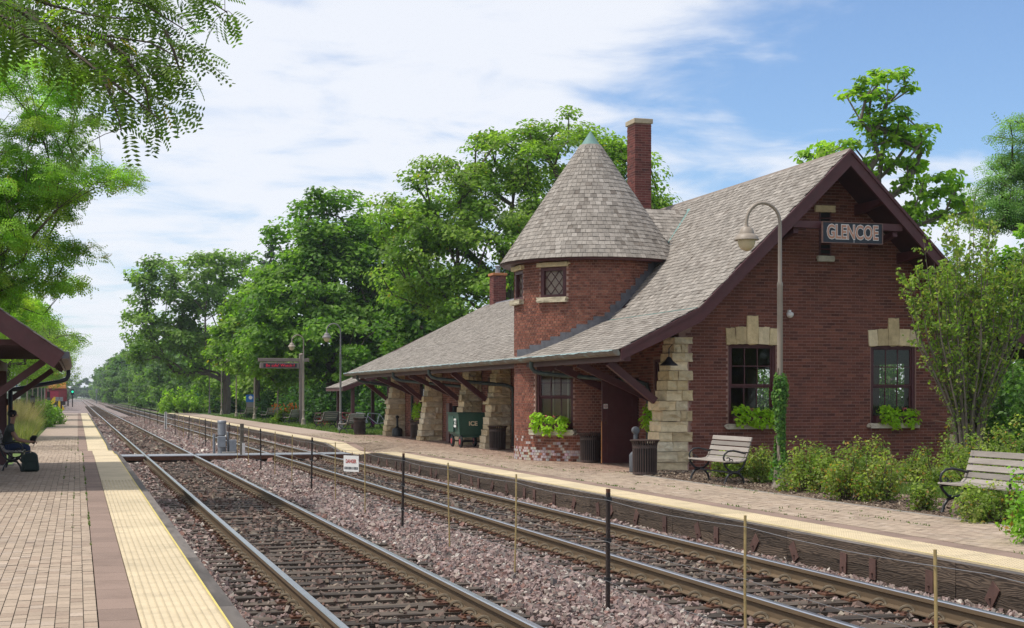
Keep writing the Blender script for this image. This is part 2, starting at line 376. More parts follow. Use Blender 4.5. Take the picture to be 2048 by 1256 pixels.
M['chip'] = mat('mulch_chip', (1, 1, 1), 0.95, var=0.2, scale=30, col=True)
M['ground'] = mat('meadow_soil', (0.075, 0.10, 0.03), 0.95, var=0.5, scale=2.5, bump=0.4, second=(0.10, 0.085, 0.05), sec_scale=0.4)
M['bed'] = mat('ballast_bed', (0.20, 0.16, 0.15), 0.95, var=0.75, scale=22, bump=1.0, bscale=24, second=(0.26, 0.21, 0.205), sec_scale=16, sec_amt=0.8)
M['green_paint'] = mat('dark_green_paint', (0.028, 0.085, 0.062), 0.45, var=0.2, scale=3, second=(0.04, 0.10, 0.075), sec_scale=2)
M['rubber'] = mat('black_rubber', (0.018, 0.018, 0.018), 0.8, var=0.2)
M['red'] = mat('red_paint', (0.30, 0.03, 0.035), 0.5, var=0.2)
M['white'] = mat('white_paint', (0.72, 0.71, 0.69), 0.5, var=0.08)
M['cream'] = mat('cream_lettering', (0.70, 0.60, 0.42), 0.6, var=0.1)
M['steel'] = mat('galvanised_steel', (0.27, 0.285, 0.31), 0.5, metal=0.5, var=0.2, scale=8)
M['grey_plastic'] = mat('grey_plastic', (0.085, 0.09, 0.10), 0.5, var=0.15)
M['wire'] = mat('wire_rope', (0.22, 0.22, 0.23), 0.5, metal=0.4, var=0.3, scale=60)
M['stake'] = mat('yellow_fibreglass_stake', (0.34, 0.25, 0.105), 0.7, var=0.25, scale=12)
M['fence_post'] = mat('brown_black_post', (0.030, 0.019, 0.015), 0.7, var=0.3, scale=10)
M['concrete'] = mat('concrete', (0.28, 0.26, 0.235), 0.9, var=0.2, scale=6)
M['blue'] = mat('blue_sign', (0.015, 0.13, 0.42), 0.5, var=0.1)
M['sign_dark'] = mat('navy_sign_board', (0.022, 0.026, 0.036), 0.55, var=0.25, scale=6)
M['salmon'] = mat('salmon_lettering', (0.43, 0.22, 0.15), 0.6, var=0.12)
M['sign_frame'] = mat('worn_sign_frame', (0.17, 0.10, 0.085), 0.6, var=0.4, scale=14)
M['danger_red'] = mat('danger_red', (0.42, 0.11, 0.10), 0.6, var=0.1)
M['led'] = emit_mat('red_led', (0.8, 0.01, 0.05), 0.55)
M['sign_post'] = mat('taupe_sign_post', (0.22, 0.175, 0.16), 0.6, var=0.15, scale=4)

# ================================================================== SETTING
RT = -0.20            # top of rail
BZ = -0.405           # ballast surface
TRACKS = (2.82, 6.80)
CROSS_Y = 47.6        # pedestrian crossing
P1, P2 = 1.07, 8.60   # platform front edges
def in_view(x, y, m=1.0):
    d = y * CT + x * ST; u = x * CT - y * ST
    return d > 3 and abs(u) < d * 0.3495 + m
def sheet(name, x0, x1, y0, y1, z, m, nx=1, ny=1, fz=None, parent=None, kind='structure'):
    b = MB(); vs = []; fs = []
    for j in range(ny + 1):
        for i in range(nx + 1):
            x = x0 + (x1 - x0) * i / nx; y = y0 + (y1 - y0) * j / ny
            vs.append((x, y, z + (fz(x, y) if fz else 0)))
    for j in range(ny):
        for i in range(nx):
            a = j * (nx + 1) + i; fs.append((a, a + 1, a + nx + 2, a + nx + 1))
    b.add(vs, fs); o = b.build(name, m, parent)
    if kind: o['kind'] = kind
    return o
sheet('ground', -1500, 1500, -200, 4000, -0.62, M['ground'])
# ballast bed, slightly crowned between the tracks
def bedz(x, y):
    return 0.035 * math.exp(-((x - 4.8) / 0.55) ** 2) + 0.02 * noise.noise(Vector((x * 0.9, y * 0.5, 3.0)))
sheet('ballast_bed', 1.10, 8.62, -8, 160, BZ - 0.03, M['bed'], 24, 260, bedz)
sheet('ballast_bed', -7.5, 12.0, 153, 1200, BZ - 0.08, M['bed'], 6, 60)
# crushed stone, loose on the bed
def stones(name, y0, y1, dens, h0, h1, label):
    n = int((y1 - y0) * 7.4 * dens)
    x = NP.uniform(1.16, 8.54, n); y = NP.uniform(y0, y1, n)
    keep = np.abs(x * CT - y * ST) < (y * CT + x * ST) * 0.3495 + 0.8
    tie = np.zeros(n, bool); railc = np.zeros(n, bool)
    for c in TRACKS:
        ph = np.abs(((y / 0.495) % 1.0) - 0.5)
        tie |= (np.abs(x - c) < 1.3) & (ph < 0.21)
        for s in (-0.752, 0.752): railc |= np.abs(x - c - s) < 0.085
    cover = np.sin(x * 2.1 + y * 0.7) * np.sin(y * 0.45 + 1.0)
    keep &= ~railc & (~tie | (NP.random(n) < 0.07 + 0.10 * (cover > 0.35)))
    keep &= ~((np.abs(y - CROSS_Y) < 0.9))
    x, y, tie = x[keep], y[keep], tie[keep]; n = len(x)
    h = NP.uniform(h0, h1, n) * NP.choice([0.7, 1.0, 1.25], n)
    V = CV[None] * (0.35 + 0.75 * NP.random((n, 8, 3)))
    V *= h[:, None, None] * (0.65 + 0.6 * NP.random((n, 1, 3)))
    q = NP.normal(size=(n, 4)); q /= np.linalg.norm(q, axis=1)[:, None]
    a, b, c, d = q.T
    Rm = np.stack([1 - 2 * (c * c + d * d), 2 * (b * c - a * d), 2 * (b * d + a * c), 2 * (b * c + a * d), 1 - 2 * (b * b + d * d), 2 * (c * d - a * b), 2 * (b * d - a * c), 2 * (c * d + a * b), 1 - 2 * (b * b + c * c)], 1).reshape(n, 3, 3)
    V = np.einsum('nij,nvj->nvi', Rm, V)
    crown = 0.035 * np.exp(-((x - 4.8) / 0.55) ** 2)
    trk_zone = np.zeros(n, bool)
    for c in TRACKS: trk_zone |= np.abs(x - c) < 1.28
    z = BZ + crown + NP.uniform(-0.02, 0.022, n); z[trk_zone] -= 0.030; z[tie] = -0.388 + h[tie] * 0.35
    V += np.stack([x, y, z], 1)[:, None, :]
    pal = np.array([(0.230, 0.165, 0.150), (0.185, 0.128, 0.115), (0.285, 0.222, 0.203), (0.26, 0.212, 0.182), (0.15, 0.13, 0.118), (0.42, 0.375, 0.33), (0.20, 0.115, 0.095)])
    k = NP.choice(len(pal), n, p=[0.27, 0.2, 0.18, 0.13, 0.1, 0.05, 0.07]); K = pal[k] * NP.uniform(0.75, 1.3, (n, 1))
    inner = np.zeros(n, bool)          # oil and brake dust between the rails
    for cx in TRACKS: inner |= np.abs(x - cx) < 0.62
    K[inner] *= np.array((0.66, 0.64, 0.58))
    F = (CF[None] + (np.arange(n) * 8)[:, None, None]).reshape(-1, 4)
    o = link(name, np_mesh(name, V.reshape(-1, 3), F, M['ballast'], np.repeat(K, 8, axis=0)))
    props(o, label, 'gravel', None, 'stuff'); o.color = (1, 1, 1, 1)
stones('ballast_stones', 7.5, 22, 560, 0.015, 0.030, 'pinkish crushed stone lying between the rails in the foreground')
stones('ballast_stones', 22, 46, 230, 0.024, 0.042, 'pinkish crushed stone between the tracks in front of the station')
stones('ballast_stones', 46, 150, 48, 0.045, 0.075, 'pinkish crushed stone between the tracks beyond the foot crossing')

# ---- railway tracks
def rail_profile(x):
    w, hd, b, t = 0.018, 0.036, 0.070, RT
    return [(x - hd, t - 0.008), (x - hd + 0.010, t), (x + hd - 0.010, t), (x + hd, t - 0.008), (x + hd, t - 0.045), (x + w * .5, t - 0.062), (x + w * .5, t - 0.145), (x + b, t - 0.160), (x + b, t - 0.171), (x - b, t - 0.171), (x - b, t - 0.160), (x - w * .5, t - 0.145), (x - w * .5, t - 0.062), (x - hd, t - 0.045)]
clip_mb = MB()
clip_pts = []
for k in range(15):          # the curl of a spring clip, lying against the rail foot
    a = -0.5 + k / 14 * 4.9
    clip_pts.append((0.022 + 0.032 * math.cos(a) - 0.003 * k, -0.050 + 0.0075 * k, 0.034 + 0.030 * math.sin(a)))
clip_mb.tube(clip_pts, 0.0155, 6)
clip_mb.tube([(-0.03, 0.05, 0.012), (-0.02, -0.055, 0.012)], 0.0145, 6)
clip_me = clip_mb.mesh('rail_clip', M['clip'], True)
tie_me = MB().box(-1.30, 1.30, -0.112, 0.112, -0.17, 0).mesh('tie', M['tie'])
TIE_N0, TIE_N1 = 12, 300
for ti, tx in enumerate(TRACKS):
    trk = empty('railway_track', (tx, 0, 0), kind='structure')
    for s in (-0.752, 0.752):
        b = MB(); b.prism(rail_profile(s), 'y', -8, 1300)
        b.m = [1 if i in (0, 1, 2) else 0 for i in range(len(b.m))]
        b.build('rail', [M['rail_side'], M['rail_top']], trk)
    tie_mb = MB(); plate = MB(); farclip = MB()
    for k in range(TIE_N0, 640):
        y = (k + 0.5) * 0.495; jr = rnd.uniform(-0.03, 0.03)
        if abs(y - CROSS_Y) < 0.9: pass
        if k < TIE_N1 + TIE_N0 - 14:
            o = link('tie', tie_me, trk); o.location = (jr, y, -0.388 + rnd.uniform(-0.010, 0.006)); o.rotation_euler = (0, 0, rnd.uniform(-0.012, 0.012))
            o.scale = (1, rnd.uniform(0.88, 1.08), 1)
        else:
            tie_mb.box(jr - 1.3, jr + 1.3, y - .07, y + .07, -0.5, -0.402)
        if k < 260:
            for s in (-0.752, 0.752):
                plate.box(s - 0.18, s + 0.18, y - 0.09, y + 0.09, -0.392, -0.3715)
                for q in (-0.145, 0.145):
                    plate.box(s + q - .013, s + q + .013, y - .065, y - .038, -0.372, -0.350)
                    plate.box(s + q - .013, s + q + .013, y + .04, y + .066, -0.372, -0.352)
        if abs(y - CROSS_Y) < 0.8: continue
        for s in (-0.752, 0.752):
            for side in (-1, 1):
                if k < 82:
                    o = link('rail_clip', clip_me, trk); o.location = (s + side * 0.082, y, -0.372)
                    o.rotation_euler = (0, 0, 0 if side > 0 else math.pi)
                elif k < 190 and side < 0:
                    X = s + side * 0.09
                    farclip.tube([(X, y - .05, -.37), (X - .02, y - .03, -.315), (X, y + .01, -.29), (X + .02, y + .05, -.33)], .012, 4)
    o = tie_mb.build('ties', M['tie'], trk); o['kind'] = 'stuff'
    o = plate.build('tie_plates', M['rust'], trk); o['kind'] = 'stuff'
    o = farclip.build('rail_clips', M['clip'], trk); o['kind'] = 'stuff'
sid = empty('siding_track', (-3.3, 0, 0), kind='structure')
for s in (-0.752, 0.752):
    MB().prism([(s - .035, RT - .12), (s + .035, RT - .12), (s + .06, -.45), (s - .06, -.45)], 'y', 215, 420).build('rail', M['rail_side'], sid)

# ---- platforms
def dip(y):                      # the platforms ramp down to rail level at the foot crossing
    t = abs(y - CROSS_Y); return -0.19 * max(0.0, min(1.0, (4.6 - t) / 3.0))
def dip2(x, y): return dip(y) * max(0.0, min(1.0, (11.1 - x) / 1.5))
def dip1(y): return 0.35 * dip(y)
def jog1(y): return 0.0 if y < CROSS_Y + 0.5 else -0.13
def strip(b, x0, x1, y0, y1, step, z, fz, jog=None, m=0):
    ys = list(np.arange(y0, y1, step)) + [y1]
    vs = []; fs = []
    for y in ys:
        j = jog(y) if jog else 0
        vs += [(x0 + (0 if x0 < -1 else j), y, z + fz(y)), (x1 + j, y, z + fz(y))]
    for i in range(len(ys) - 1): fs.append((2 * i, 2 * i + 1, 2 * i + 3, 2 * i + 2))
    b.add(vs, fs, m)
plat1 = MB(); strip(plat1, -6.0, 0.145, -6, 38, 0.8, -0.008, dip1); strip(plat1, -1.55, 0.145, 38, 150, 0.8, -0.008, dip1, jog1)
plat1 = plat1.build('platform', M['joint']); plat1['kind'] = 'structure'; plat1['label'] = 'paver platform on the left of the tracks'
plat2 = MB(); strip(plat2, 9.55, 11.38, 4, 150, 0.8, -0.03, dip); strip(plat2, 11.38, 13.2, 29.4, 64, 0.8, -0.008, lambda y: 0)
plat2 = plat2.build('platform', M['joint']); plat2['kind'] = 'structure'; plat2['label'] = 'paver platform in front of the station'
AX = ((1, 0, 0), (0, 1, 0), (0, 0, 1))
def paver_col(red=0.0):
    b = rnd.uniform(0.88, 1.10); w = rnd.random()
    c = (0.352, 0.276, 0.208) if w < 0.75 else ((0.32, 0.243, 0.183) if w < 0.92 else (0.375, 0.30, 0.235))
    c = [c[i] * b for i in range(3)]
    if red: c = [c[0] * (1 - .18 * red), c[1] * (1 - .34 * red), c[2] * (1 - .34 * red)]
    return c
pv = Pieces()
y = 8.6; r = 0
rows = [(0.145 - 0.1015 * (i + 1), 0.145 - 0.1015 * i) for i in range(60)]
for i, (xa, xb) in enumerate(rows):
    if xa < -5: break
    off = (i % 2) * 0.101 + rnd.uniform(-0.015, 0.015)
    k = 0
    while True:
        y0 = 9.0 + off + k * 0.203; k += 1
        if y0 > 62: break
        if xa < -1.55 and y0 > 37: break
        if not in_view((xa + xb) / 2, y0, 0.5): continue
        j = jog1(y0 + .1)
        pv.add(((xa + xb) / 2 + j, y0 + 0.1, -0.022 + dip1(y0 + .1) + rnd.uniform(-0.0015, 0.0015)), AX, (0.0470, 0.0955, 0.022), paver_col())
pv.build('paver', 'pavers', M['paver'], plat1, 300, jitter=0.0012)
pv = Pieces()
xs = 9.56; i = 0
while xs < 13.15:
    off = (i % 2) * 0.101; y0 = 9.5 + off
    while y0 < 66:
        ok = (xs < 11.36) or (y0 > 29.5)
        if ok and in_view(xs + .05, y0 + .1, 0.6) and not (xs > 12.0 and y0 > 62):
            red = 0.0 if y0 < 30 else min(1, (xs - 10.2) / 2.0) * 0.9  # canopy shade painted in: pavers redder and darker towards the wall
            red = max(0, red) * rnd.uniform(0.5, 1.2)
            pv.add((xs + 0.0505, y0 + 0.1, -0.022 + dip2(xs, y0 + .1) + rnd.uniform(-.002, .002)), AX, (0.0475, 0.0985, 0.022), paver_col(red))
        y0 += 0.203
    xs += 0.1015; i += 1
pv.build('paver', 'pavers', M['paver'], plat2, 300, jitter=0.0015)
b = MB(); strip(b, 9.55, 11.38, 66, 150, 1.0, 0.0, dip); FPV = mat('far_pavers', (0.33, 0.255, 0.2), 0.92, var=0.2, scale=5, second=(0.25, 0.18, 0.15), sec_scale=.8); b.build('far_paving', FPV, plat2)
b = MB(); strip(b, -1.55, 0.145, 62, 150, 1.0, 0.0, dip1, jog1); b.build('far_paving', FPV, plat1)
# brown border slabs and tactile tiles, timber edge beams
def slab_mesh(w, l, m): return MB().box(-w / 2, w / 2, -l / 2 + .003, l / 2 - .003, -0.04, 0).mesh('slab', m)
bs = slab_mesh(0.285, 0.61, M['band'])
def tile_mesh(w, l, domes):
    b = MB(); b.box(-w / 2, w / 2, -l / 2 + .002, l / 2 - .002, -0.03, 0)
    if domes:
        nx, ny = int(w / 0.058), int(l / 0.058)
        for i in range(nx):
            for j in range(ny):
                x = -w / 2 + (i + .5) * w / nx; y = -l / 2 + (j + .5) * l / ny
                vs = [(x + .0145 * math.cos(a), y + .0145 * math.sin(a), 0.0005) for a in (0.5, 1.76, 3.01, 4.27, 5.53)] + [(x + .008 * math.cos(a), y + .008 * math.sin(a), 0.0065) for a in (0.5, 1.76, 3.01, 4.27, 5.53)]
                b.add(vs, [(q, (q + 1) % 5, 5 + (q + 1) % 5, 5 + q) for q in range(5)] + [(5, 6, 7, 8, 9)])
    return b.mesh('tactile_tile', M['tactile'])
tile_d = tile_mesh(0.625, 1.22, True); tile_f = tile_mesh(0.625, 1.22, False)
edge_line = MB()
def edge(side, plat, xf, fz, jog, ya, yb, near):
    # side +1: tracks lie towards +X (left platform); -1: towards -X
    k = 0; y = ya
    while y < yb:
        yc = y + 0.61; z = fz(yc); dz = (fz(y + 1.2) - fz(y + .02)) / 1.18; j = jog(yc) if jog else 0
        o = link('tactile_tile', tile_d if y < near else tile_f, plat); o.location = (xf - side * 0.3125 + j, yc, z + .001); o.rotation_euler = (math.atan(dz), 0, 0)
        if y < 75:
            for q in (0.305, 0.915):
                o = link('border_slab', bs, plat); o.location = (xf - side * (0.63 + 0.146) + j, y + q, fz(y + q) + 0.0); o.rotation_euler = (math.atan(dz), 0, 0)
        y += 1.22; k += 1
    b = MB(); strip(b, min(xf - side * .63, xf - side * .92), max(xf - side * .63, xf - side * .92), 75, yb, 2, 0, fz, jog)
    if side > 0 or True: b.build('far_border', M['band'], plat)
    y = ya
    while y < yb:
        l = 3.66; z0, z1 = fz(y + .02), fz(min(y + l, yb) - .02); zm = min(z0, z1); j = jog(y + 1.8) if jog else 0
        x0, x1 = sorted((xf + side * 0.004 + j, xf + side * 0.13 + j))
        n = 6; tb = MB()
        for t in range(n):            # each beam follows the ramp
            ya_, yb_ = y + l * t / n + (.004 if t == 0 else 0), y + l * (t + 1) / n - (.004 if t == n - 1 else 0)
            za, zb = fz(ya_) - .012, fz(yb_) - .012
            tb.add([(x0, ya_, -.235), (x1, ya_, -.235), (x1, yb_, -.235), (x0, yb_, -.235), (x0, ya_, za), (x1, ya_, za), (x1, yb_, zb), (x0, yb_, zb)], CUBE_F)
        tb.m = [1 if (i % 6) == 1 else 0 for i in range(len(tb.m))]
        tb.build('edge_beam', [M['timber'], M['timber_cap']], plat)
        MB().box(x0 + .004 * rnd.random(), x1 - .006, y + .01, y + l - .006, -.62, -.241).build('edge_beam', M['timber'], plat)
        y += l
    yl = MB(); strip(yl, min(xf - side * .002, xf - side * .018), max(xf - side * .002, xf - side * .018), ya, yb, 0.61, 0.009, fz, jog); yl.build('yellow_edge_line', M['yellow'], plat)
edge(+1, plat1, P1, dip1, jog1, 8.2, 150, 30)
edge(-1, plat2, P2, dip, None, 9.2, 150, 24)
# steel plates bolted at odd angles on the face of the far platform
y = 10.4; k = 0
angs = [0.95, -0.25, 0.6, 0.04, 0.0, 0.06, -0.6, 0.75, 0.03, -0.5, 0.0, 0.5]
while y < 100:
    a = angs[k % len(angs)]; z = -0.25
    b = MB(Matrix.Translation((P2 - 0.142, y, z)) @ Matrix.Rotation(a, 4, 'X'))
    b.box(-0.006, 0.006, -0.07, 0.07, -0.12, 0.11); b.tube([(-.006, 0, -.05), (-.03, 0, -.05)], .014, 6)
    o = b.build('edge_plate', M['rustplate'], plat2)
    y += (1.15 if k % 4 else 0.62) * rnd.uniform(0.85, 1.1); k += 1
# tufts of moss in the joints
def blades(name, pts, h, w, pal, label, cat, parent=None, lean=0.35):
    n = len(pts); P = np.array(pts, float); a = NP.uniform(0, 6.283, n); hh = h * NP.uniform(0.55, 1.25, n)
    dx, dy = np.cos(a) * w / 2, np.sin(a) * w / 2; la = NP.uniform(0, 6.283, n); ln = hh * NP.uniform(0, lean, n) * 2
    V = np.empty((n, 3, 3)); V[:, 0] = P + np.stack([dx, dy, 0 * dx], 1); V[:, 1] = P - np.stack([dx, dy, 0 * dx], 1)
    V[:, 2] = P + np.stack([np.cos(la) * ln, np.sin(la) * ln, hh], 1)
    pal = np.array(pal); K = pal[NP.integers(0, len(pal), n)] * NP.uniform(0.7, 1.3, (n, 1))
    F = np.arange(n * 3).reshape(n, 3)
    o = link(name, np_mesh(name, V.reshape(-1, 3), F, M['grass_blade'], np.repeat(K, 3, axis=0)), parent)
    props(o, label, cat, None, 'stuff'); return o
GR = [(0.07, 0.13, 0.02), (0.10, 0.17, 0.03), (0.14, 0.18, 0.05)]
pts = []
for y in np.arange(17, 62, 0.05):
    for xx, pr in ((0.145, 0.16), (-0.06, 0.03), (-0.26, 0.02)):
        if rnd.random() < pr and math.sin(y * 1.3) > -0.2:
            for q in range(5): pts.append((xx + rnd.uniform(-.015, .015) + jog1(y), y + rnd.uniform(0, .08), dip1(y) - .003))
blades('joint_weeds', pts, 0.035, 0.014, GR, 'small green weeds in the joints of the left platform', 'weeds')
pts = []
for y in np.arange(12, 64, 0.04):
    for xx in (9.56, 10.47, 11.36, rnd.uniform(9.6, 11.3)):
        if rnd.random() < 0.16 and math.sin(y * 0.9 + xx) > 0.1:
            for q in range(4): pts.append((xx + rnd.uniform(-.03, .03), y + rnd.uniform(0, .15), dip(y) - .003))
blades('joint_weeds', pts, 0.03, 0.02, GR, 'yellowish moss and weeds in the joints of the station platform', 'weeds')

# ---- foot crossing
xr = empty('foot_crossing', (4.8, CROSS_Y, 0), kind='structure'); xr['label'] = 'grey plank foot crossing over both tracks'
edges_x = [1.15, 2.0, 2.14, 3.50, 3.64, 5.98, 6.12, 7.48, 7.62, 8.5]
for i in range(0, 10, 2):
    xa, xb = edges_x[i], edges_x[i + 1]
    for q in range(4):
        ya = CROSS_Y - 0.72 + q * 0.36
        MB().box(xa, xb, ya, ya + 0.35, RT - 0.05, RT + 0.012).build('plank', M['steel'], xr, True)
    MB().box(xa, xb, CROSS_Y - 0.76, CROSS_Y - 0.725, RT - 0.13, RT - 0.01).build('edge_angle', M['rust'], xr, True)

# ---- ground beside the platforms: mulch bed, lawn, far verge
bed = sheet('mulch_bed', 11.40, 21.5, 4, 30.6, -0.03, M['mulch'], 20, 40, lambda x, y: 0.03 * noise.noise(Vector((x, y, 0))) + 0.02)
lawn = sheet('lawn', 12.05, 40, 62.0, 160, -0.02, M['grass'], 20, 60, lambda x, y: 0.04 * noise.noise(Vector((x * .4, y * .4, 0))))
sheet('lawn', 11.40, 12.05, 62.6, 150, -0.02, M['grass'])
sheet('lawn', 20.3, 60, 30.6, 62, -0.05, M['grass'])
sheet('lawn', 13.3, 20.6, 15.0, 24.2, 0.022, M['grass'], 8, 8, lambda x, y: 0.05 * noise.noise(Vector((x, y, 1))) - max(0, 0.06 - 0.12 * min(x - 13.3, 24.2 - y, y - 15.0, 20.6 - x)))
sheet('verge', -40, -1.56, 36, 150, -0.10, M['grass'], 6, 10)
sheet('verge', -40, -6.0, -10, 36, -0.10, M['grass'])
sheet('embankment', 8.75, 9.6, 151, 900, -0.3, M['ground'])
sheet('embankment', 10.8, 80, 150.5, 900, -0.25, M['grass'])
MB().box(11.375, 11.41, 9, 29.45, -0.1, 0.012).build('bed_edging', M['concrete'])['kind'] = 'structure'
n = 9000; X = NP.uniform(11.43, 14.6, n); Y = NP.uniform(13, 30.2, n)
V = CV[None] * np.stack([NP.uniform(.006, .014, n), NP.uniform(.012, .035, n), np.full(n, .004)], 1)[:, None, :]
a = NP.uniform(0, 6.28, n); c, s_ = np.cos(a)[:, None], np.sin(a)[:, None]
V = np.stack([V[:, :, 0] * c - V[:, :, 1] * s_, V[:, :, 0] * s_ + V[:, :, 1] * c, V[:, :, 2] + V[:, :, 1] * NP.normal(0, .3, n)[:, None]], 2)
V += np.stack([X, Y, NP.uniform(0.0, 0.025, n)], 1)[:, None, :]
K = np.array([(.22, .16, .11), (.13, .09, .065), (.30, .24, .18), (.09, .06, .045)])[NP.integers(0, 4, n)]
o = link('mulch_chips', np_mesh('mulch_chips', V.reshape(-1, 3), (CF[None] + (np.arange(n) * 8)[:, None, None]).reshape(-1, 4), M['chip'], np.repeat(K, 8, axis=0))); o.color = (1, 1, 1, 1)
props(o, 'brown wood chips strewn over the bed in front of the gable', 'mulch', None, 'stuff')
GL = [(0.085, 0.15, 0.022), (0.12, 0.19, 0.035), (0.17, 0.21, 0.06), (0.06, 0.115, 0.018)]
pts = [(rnd.uniform(13.3, 17.5), rnd.uniform(16.5, 24), 0.02) for _ in range(26000)]
blades('lawn_grass', pts, 0.09, 0.012, GL, 'short green grass behind the right-hand bench', 'grass')
pts = [(rnd.uniform(11.45, 17), 62.7 + 70 * rnd.random() ** 1.6, -0.02) for _ in range(30000)]
blades('lawn_grass', pts, 0.13, 0.04, GL, 'green grass of the lawn beyond the station', 'grass')

# ================================================================== STATION
YG, YO = 30.6, 29.4           # gable wall, gable overhang
WX = 13.25                    # trackside wall
RX, RZ = 16.64, 7.20          # main ridge
KX, KZ = 12.96, 3.585         # kick of the roof slope
EX, EZ = 11.13, 2.66          # eave
ST_ = empty('train_station', (WX, YG, 0), label='red brick train station with round turret, conical shingle roof and stone buttresses', cat='station')
def bcol(kind):
    v = rnd.uniform(0.72, 1.25); w = rnd.random()
    if kind == 'gable': c = (0.166, 0.061, 0.043) if w < .7 else ((0.125, 0.049, 0.038) if w < .88 else (0.19, 0.076, 0.052))
    elif kind == 'turret': c = (0.220, 0.086, 0.058) if w < .62 else ((0.165, 0.066, 0.048) if w < .87 else (0.265, 0.115, 0.077))
    else: c = (0.165, 0.055, 0.046) if w < .7 else (0.115, 0.042, 0.038)
    return tuple(q * v for q in c)
def panels(b, u0, u1, z0, z1, holes, put):
    us = sorted({u0, u1, *[h[0] for h in holes], *[h[1] for h in holes]}); zs = sorted({z0, z1, *[h[2] for h in holes], *[h[3] for h in holes]})
    for i in range(len(us) - 1):
        for j in range(len(zs) - 1):
            cu, cz = (us[i] + us[i + 1]) / 2, (zs[j] + zs[j + 1]) / 2
            if any(h[0] < cu < h[1] and h[2] < cz < h[3] for h in holes): continue
            put(us[i], us[i + 1], zs[j], zs[j + 1])
CH = 0.0705
def lay(pc, o, u, nrm, u0, u1, z0, z1, skip, L_, kind, depth=0.05):
    o = Vector(o); u = Vector(u); nrm = Vector(nrm); ax = (tuple(u), tuple(nrm), (0, 0, 1))
    k = 0; z = z0
    while z + CH * .5 < z1:
        off = (k % 2) * L_ / 2; zc = z + CH / 2
        a = u0 - off
        while a < u1:
            b0, b1 = max(a, u0), min(a + L_ - 0.013, u1); a += L_
            if b1 - b0 < 0.03: continue
            if skip:
                parts = skip(b0, b1, zc)
                if parts is None: continue
                b0, b1 = parts
                if b1 - b0 < 0.03: continue
            c = o + u * ((b0 + b1) / 2) + nrm * (-depth + rnd.uniform(-.002, .003)); c.z = zc
            pc.add(tuple(c), ax, ((b1 - b0) / 2, depth, CH / 2 - 0.0064), bcol(kind))
        z += CH; k += 1
def clip_holes(holes):
    def f(b0, b1, z):
        for h in holes:
            if h[2] - .01 < z < h[3] + .01:
                if b0 >= h[0] and b1 <= h[1]: return None
                if b0 < h[0] < b1 <= h[1]: b1 = h[0]
                elif h[0] <= b0 < h[1] < b1: b0 = h[1]
                elif b0 < h[0] and b1 > h[1]: b1 = h[0]
        return (b0, b1)
    return f
# ---- gable wall
WINS = [(14.22, 15.41), (17.87, 19.06)]
WZ0, WZ1 = 1.04, 2.86
def roofz(x):
    d = abs(x - RX)
    return RZ - .98 * d if d < RX - KX else KZ - .51 * (d - (RX - KX))
holes = [(a, b, WZ0 - .10, WZ1) for a, b in WINS]
g = MB()
panels(g, 13.0, 20.28, -0.3, 3.2, holes, lambda a, b, c, d: g.box(a, b, YG + .006, YG + .30, c, d))
g.prism([(13.0, 3.2), (20.28, 3.2), (19.9, roofz(19.9) - .12), (RX, RZ - .14), (13.38, roofz(13.38) - .12)], 'y', YG + .006, YG + .30)
gable = g.build('gable_wall', M['mortar'], ST_, True)
pc = Pieces(); ch = clip_holes([(a - .02, b + .02, WZ0 - .11, WZ1 + .30) for a, b in WINS] + [(16.51, 16.83, 4.9, 5.95)])
def skip_g(b0, b1, z):
    lim = roofz((b0 + b1) / 2) - .1
    if z > lim: return None
    r = ch(b0, b1, z)
    if r is None: return None
    b0, b1 = r
    # toothed edge against the quoin stones
    le = 13.22 + (0.07 if int(z / .28) % 2 else -0.05); re = 2 * RX - le
    b0 = max(b0, le); b1 = min(b1, re)
    return (b0, b1)
lay(pc, (0, YG, 0), (1, 0, 0), (0, -1, 0), 13.0, 20.3, 0.0, 7.0, skip_g, 0.213, 'gable')
def kg(c): return 1e6 if (c[2] < 1.05 or c[2] > 4.5 or c[0] > 18) else (Vector(c) - CAM).length
pc.build('brick', 'bricks', M['brick'], gable, 160, kg)
# lintels: five voussoirs over each window, sills
rough_cache = {}
def rough_block(seed, rough=0.06, n=3):
    key = (seed, n)
    if key in rough_cache: return rough_cache[key]
    bm = bmesh.new(); bmesh.ops.create_cube(bm, size=2.0)
    bmesh.ops.subdivide_edges(bm, edges=bm.edges[:], cuts=n - 1, use_grid_fill=True)
    rr = random.Random(seed)
    for v in bm.verts:
        e = sum(1 for q in v.co if abs(abs(q) - 1) < 1e-4)
        if e == 1: v.co += v.normal * rr.uniform(-.10, .13)
        else: v.co += Vector((rr.uniform(-.05, .05), rr.uniform(-.06, .06), rr.uniform(-.05, .05))) * (0.8 if e == 2 else 1.0)
    bmesh.ops.triangulate(bm, faces=bm.faces[:])
    me = bpy.data.meshes.new('stone_block'); bm.to_mesh(me); bm.free()
    at = me.color_attributes.new('Col', 'FLOAT_COLOR', 'POINT'); at.data.foreach_set('color', [1.0] * (4 * len(me.vertices)))
    me.materials.append(M['stone']); rough_cache[key] = me; return me
SC = [(0.66, 0.565, 0.39), (0.61, 0.50, 0.32), (0.56, 0.44, 0.265), (0.68, 0.60, 0.44), (0.63, 0.54, 0.375)]
def stone(parent, c, half, name='stone', warm=None, rz=0.0, tint=1.0, rot=None):
    o = link(name, rough_block(rnd.randrange(8)), parent)
    off = -parent.location if parent.type == 'EMPTY' else Vector((0, 0, 0))
    o.location = Vector(c) + off; o.scale = half; o.rotation_euler = rot or (0, 0, rz)
    k = warm or rnd.choice(SC); v = rnd.uniform(.85, 1.12) * tint
    o.color = (k[0] * v, k[1] * v, k[2] * v, 1); return o
WARM = [(0.64, 0.52, 0.315), (0.60, 0.475, 0.275), (0.66, 0.55, 0.36)]
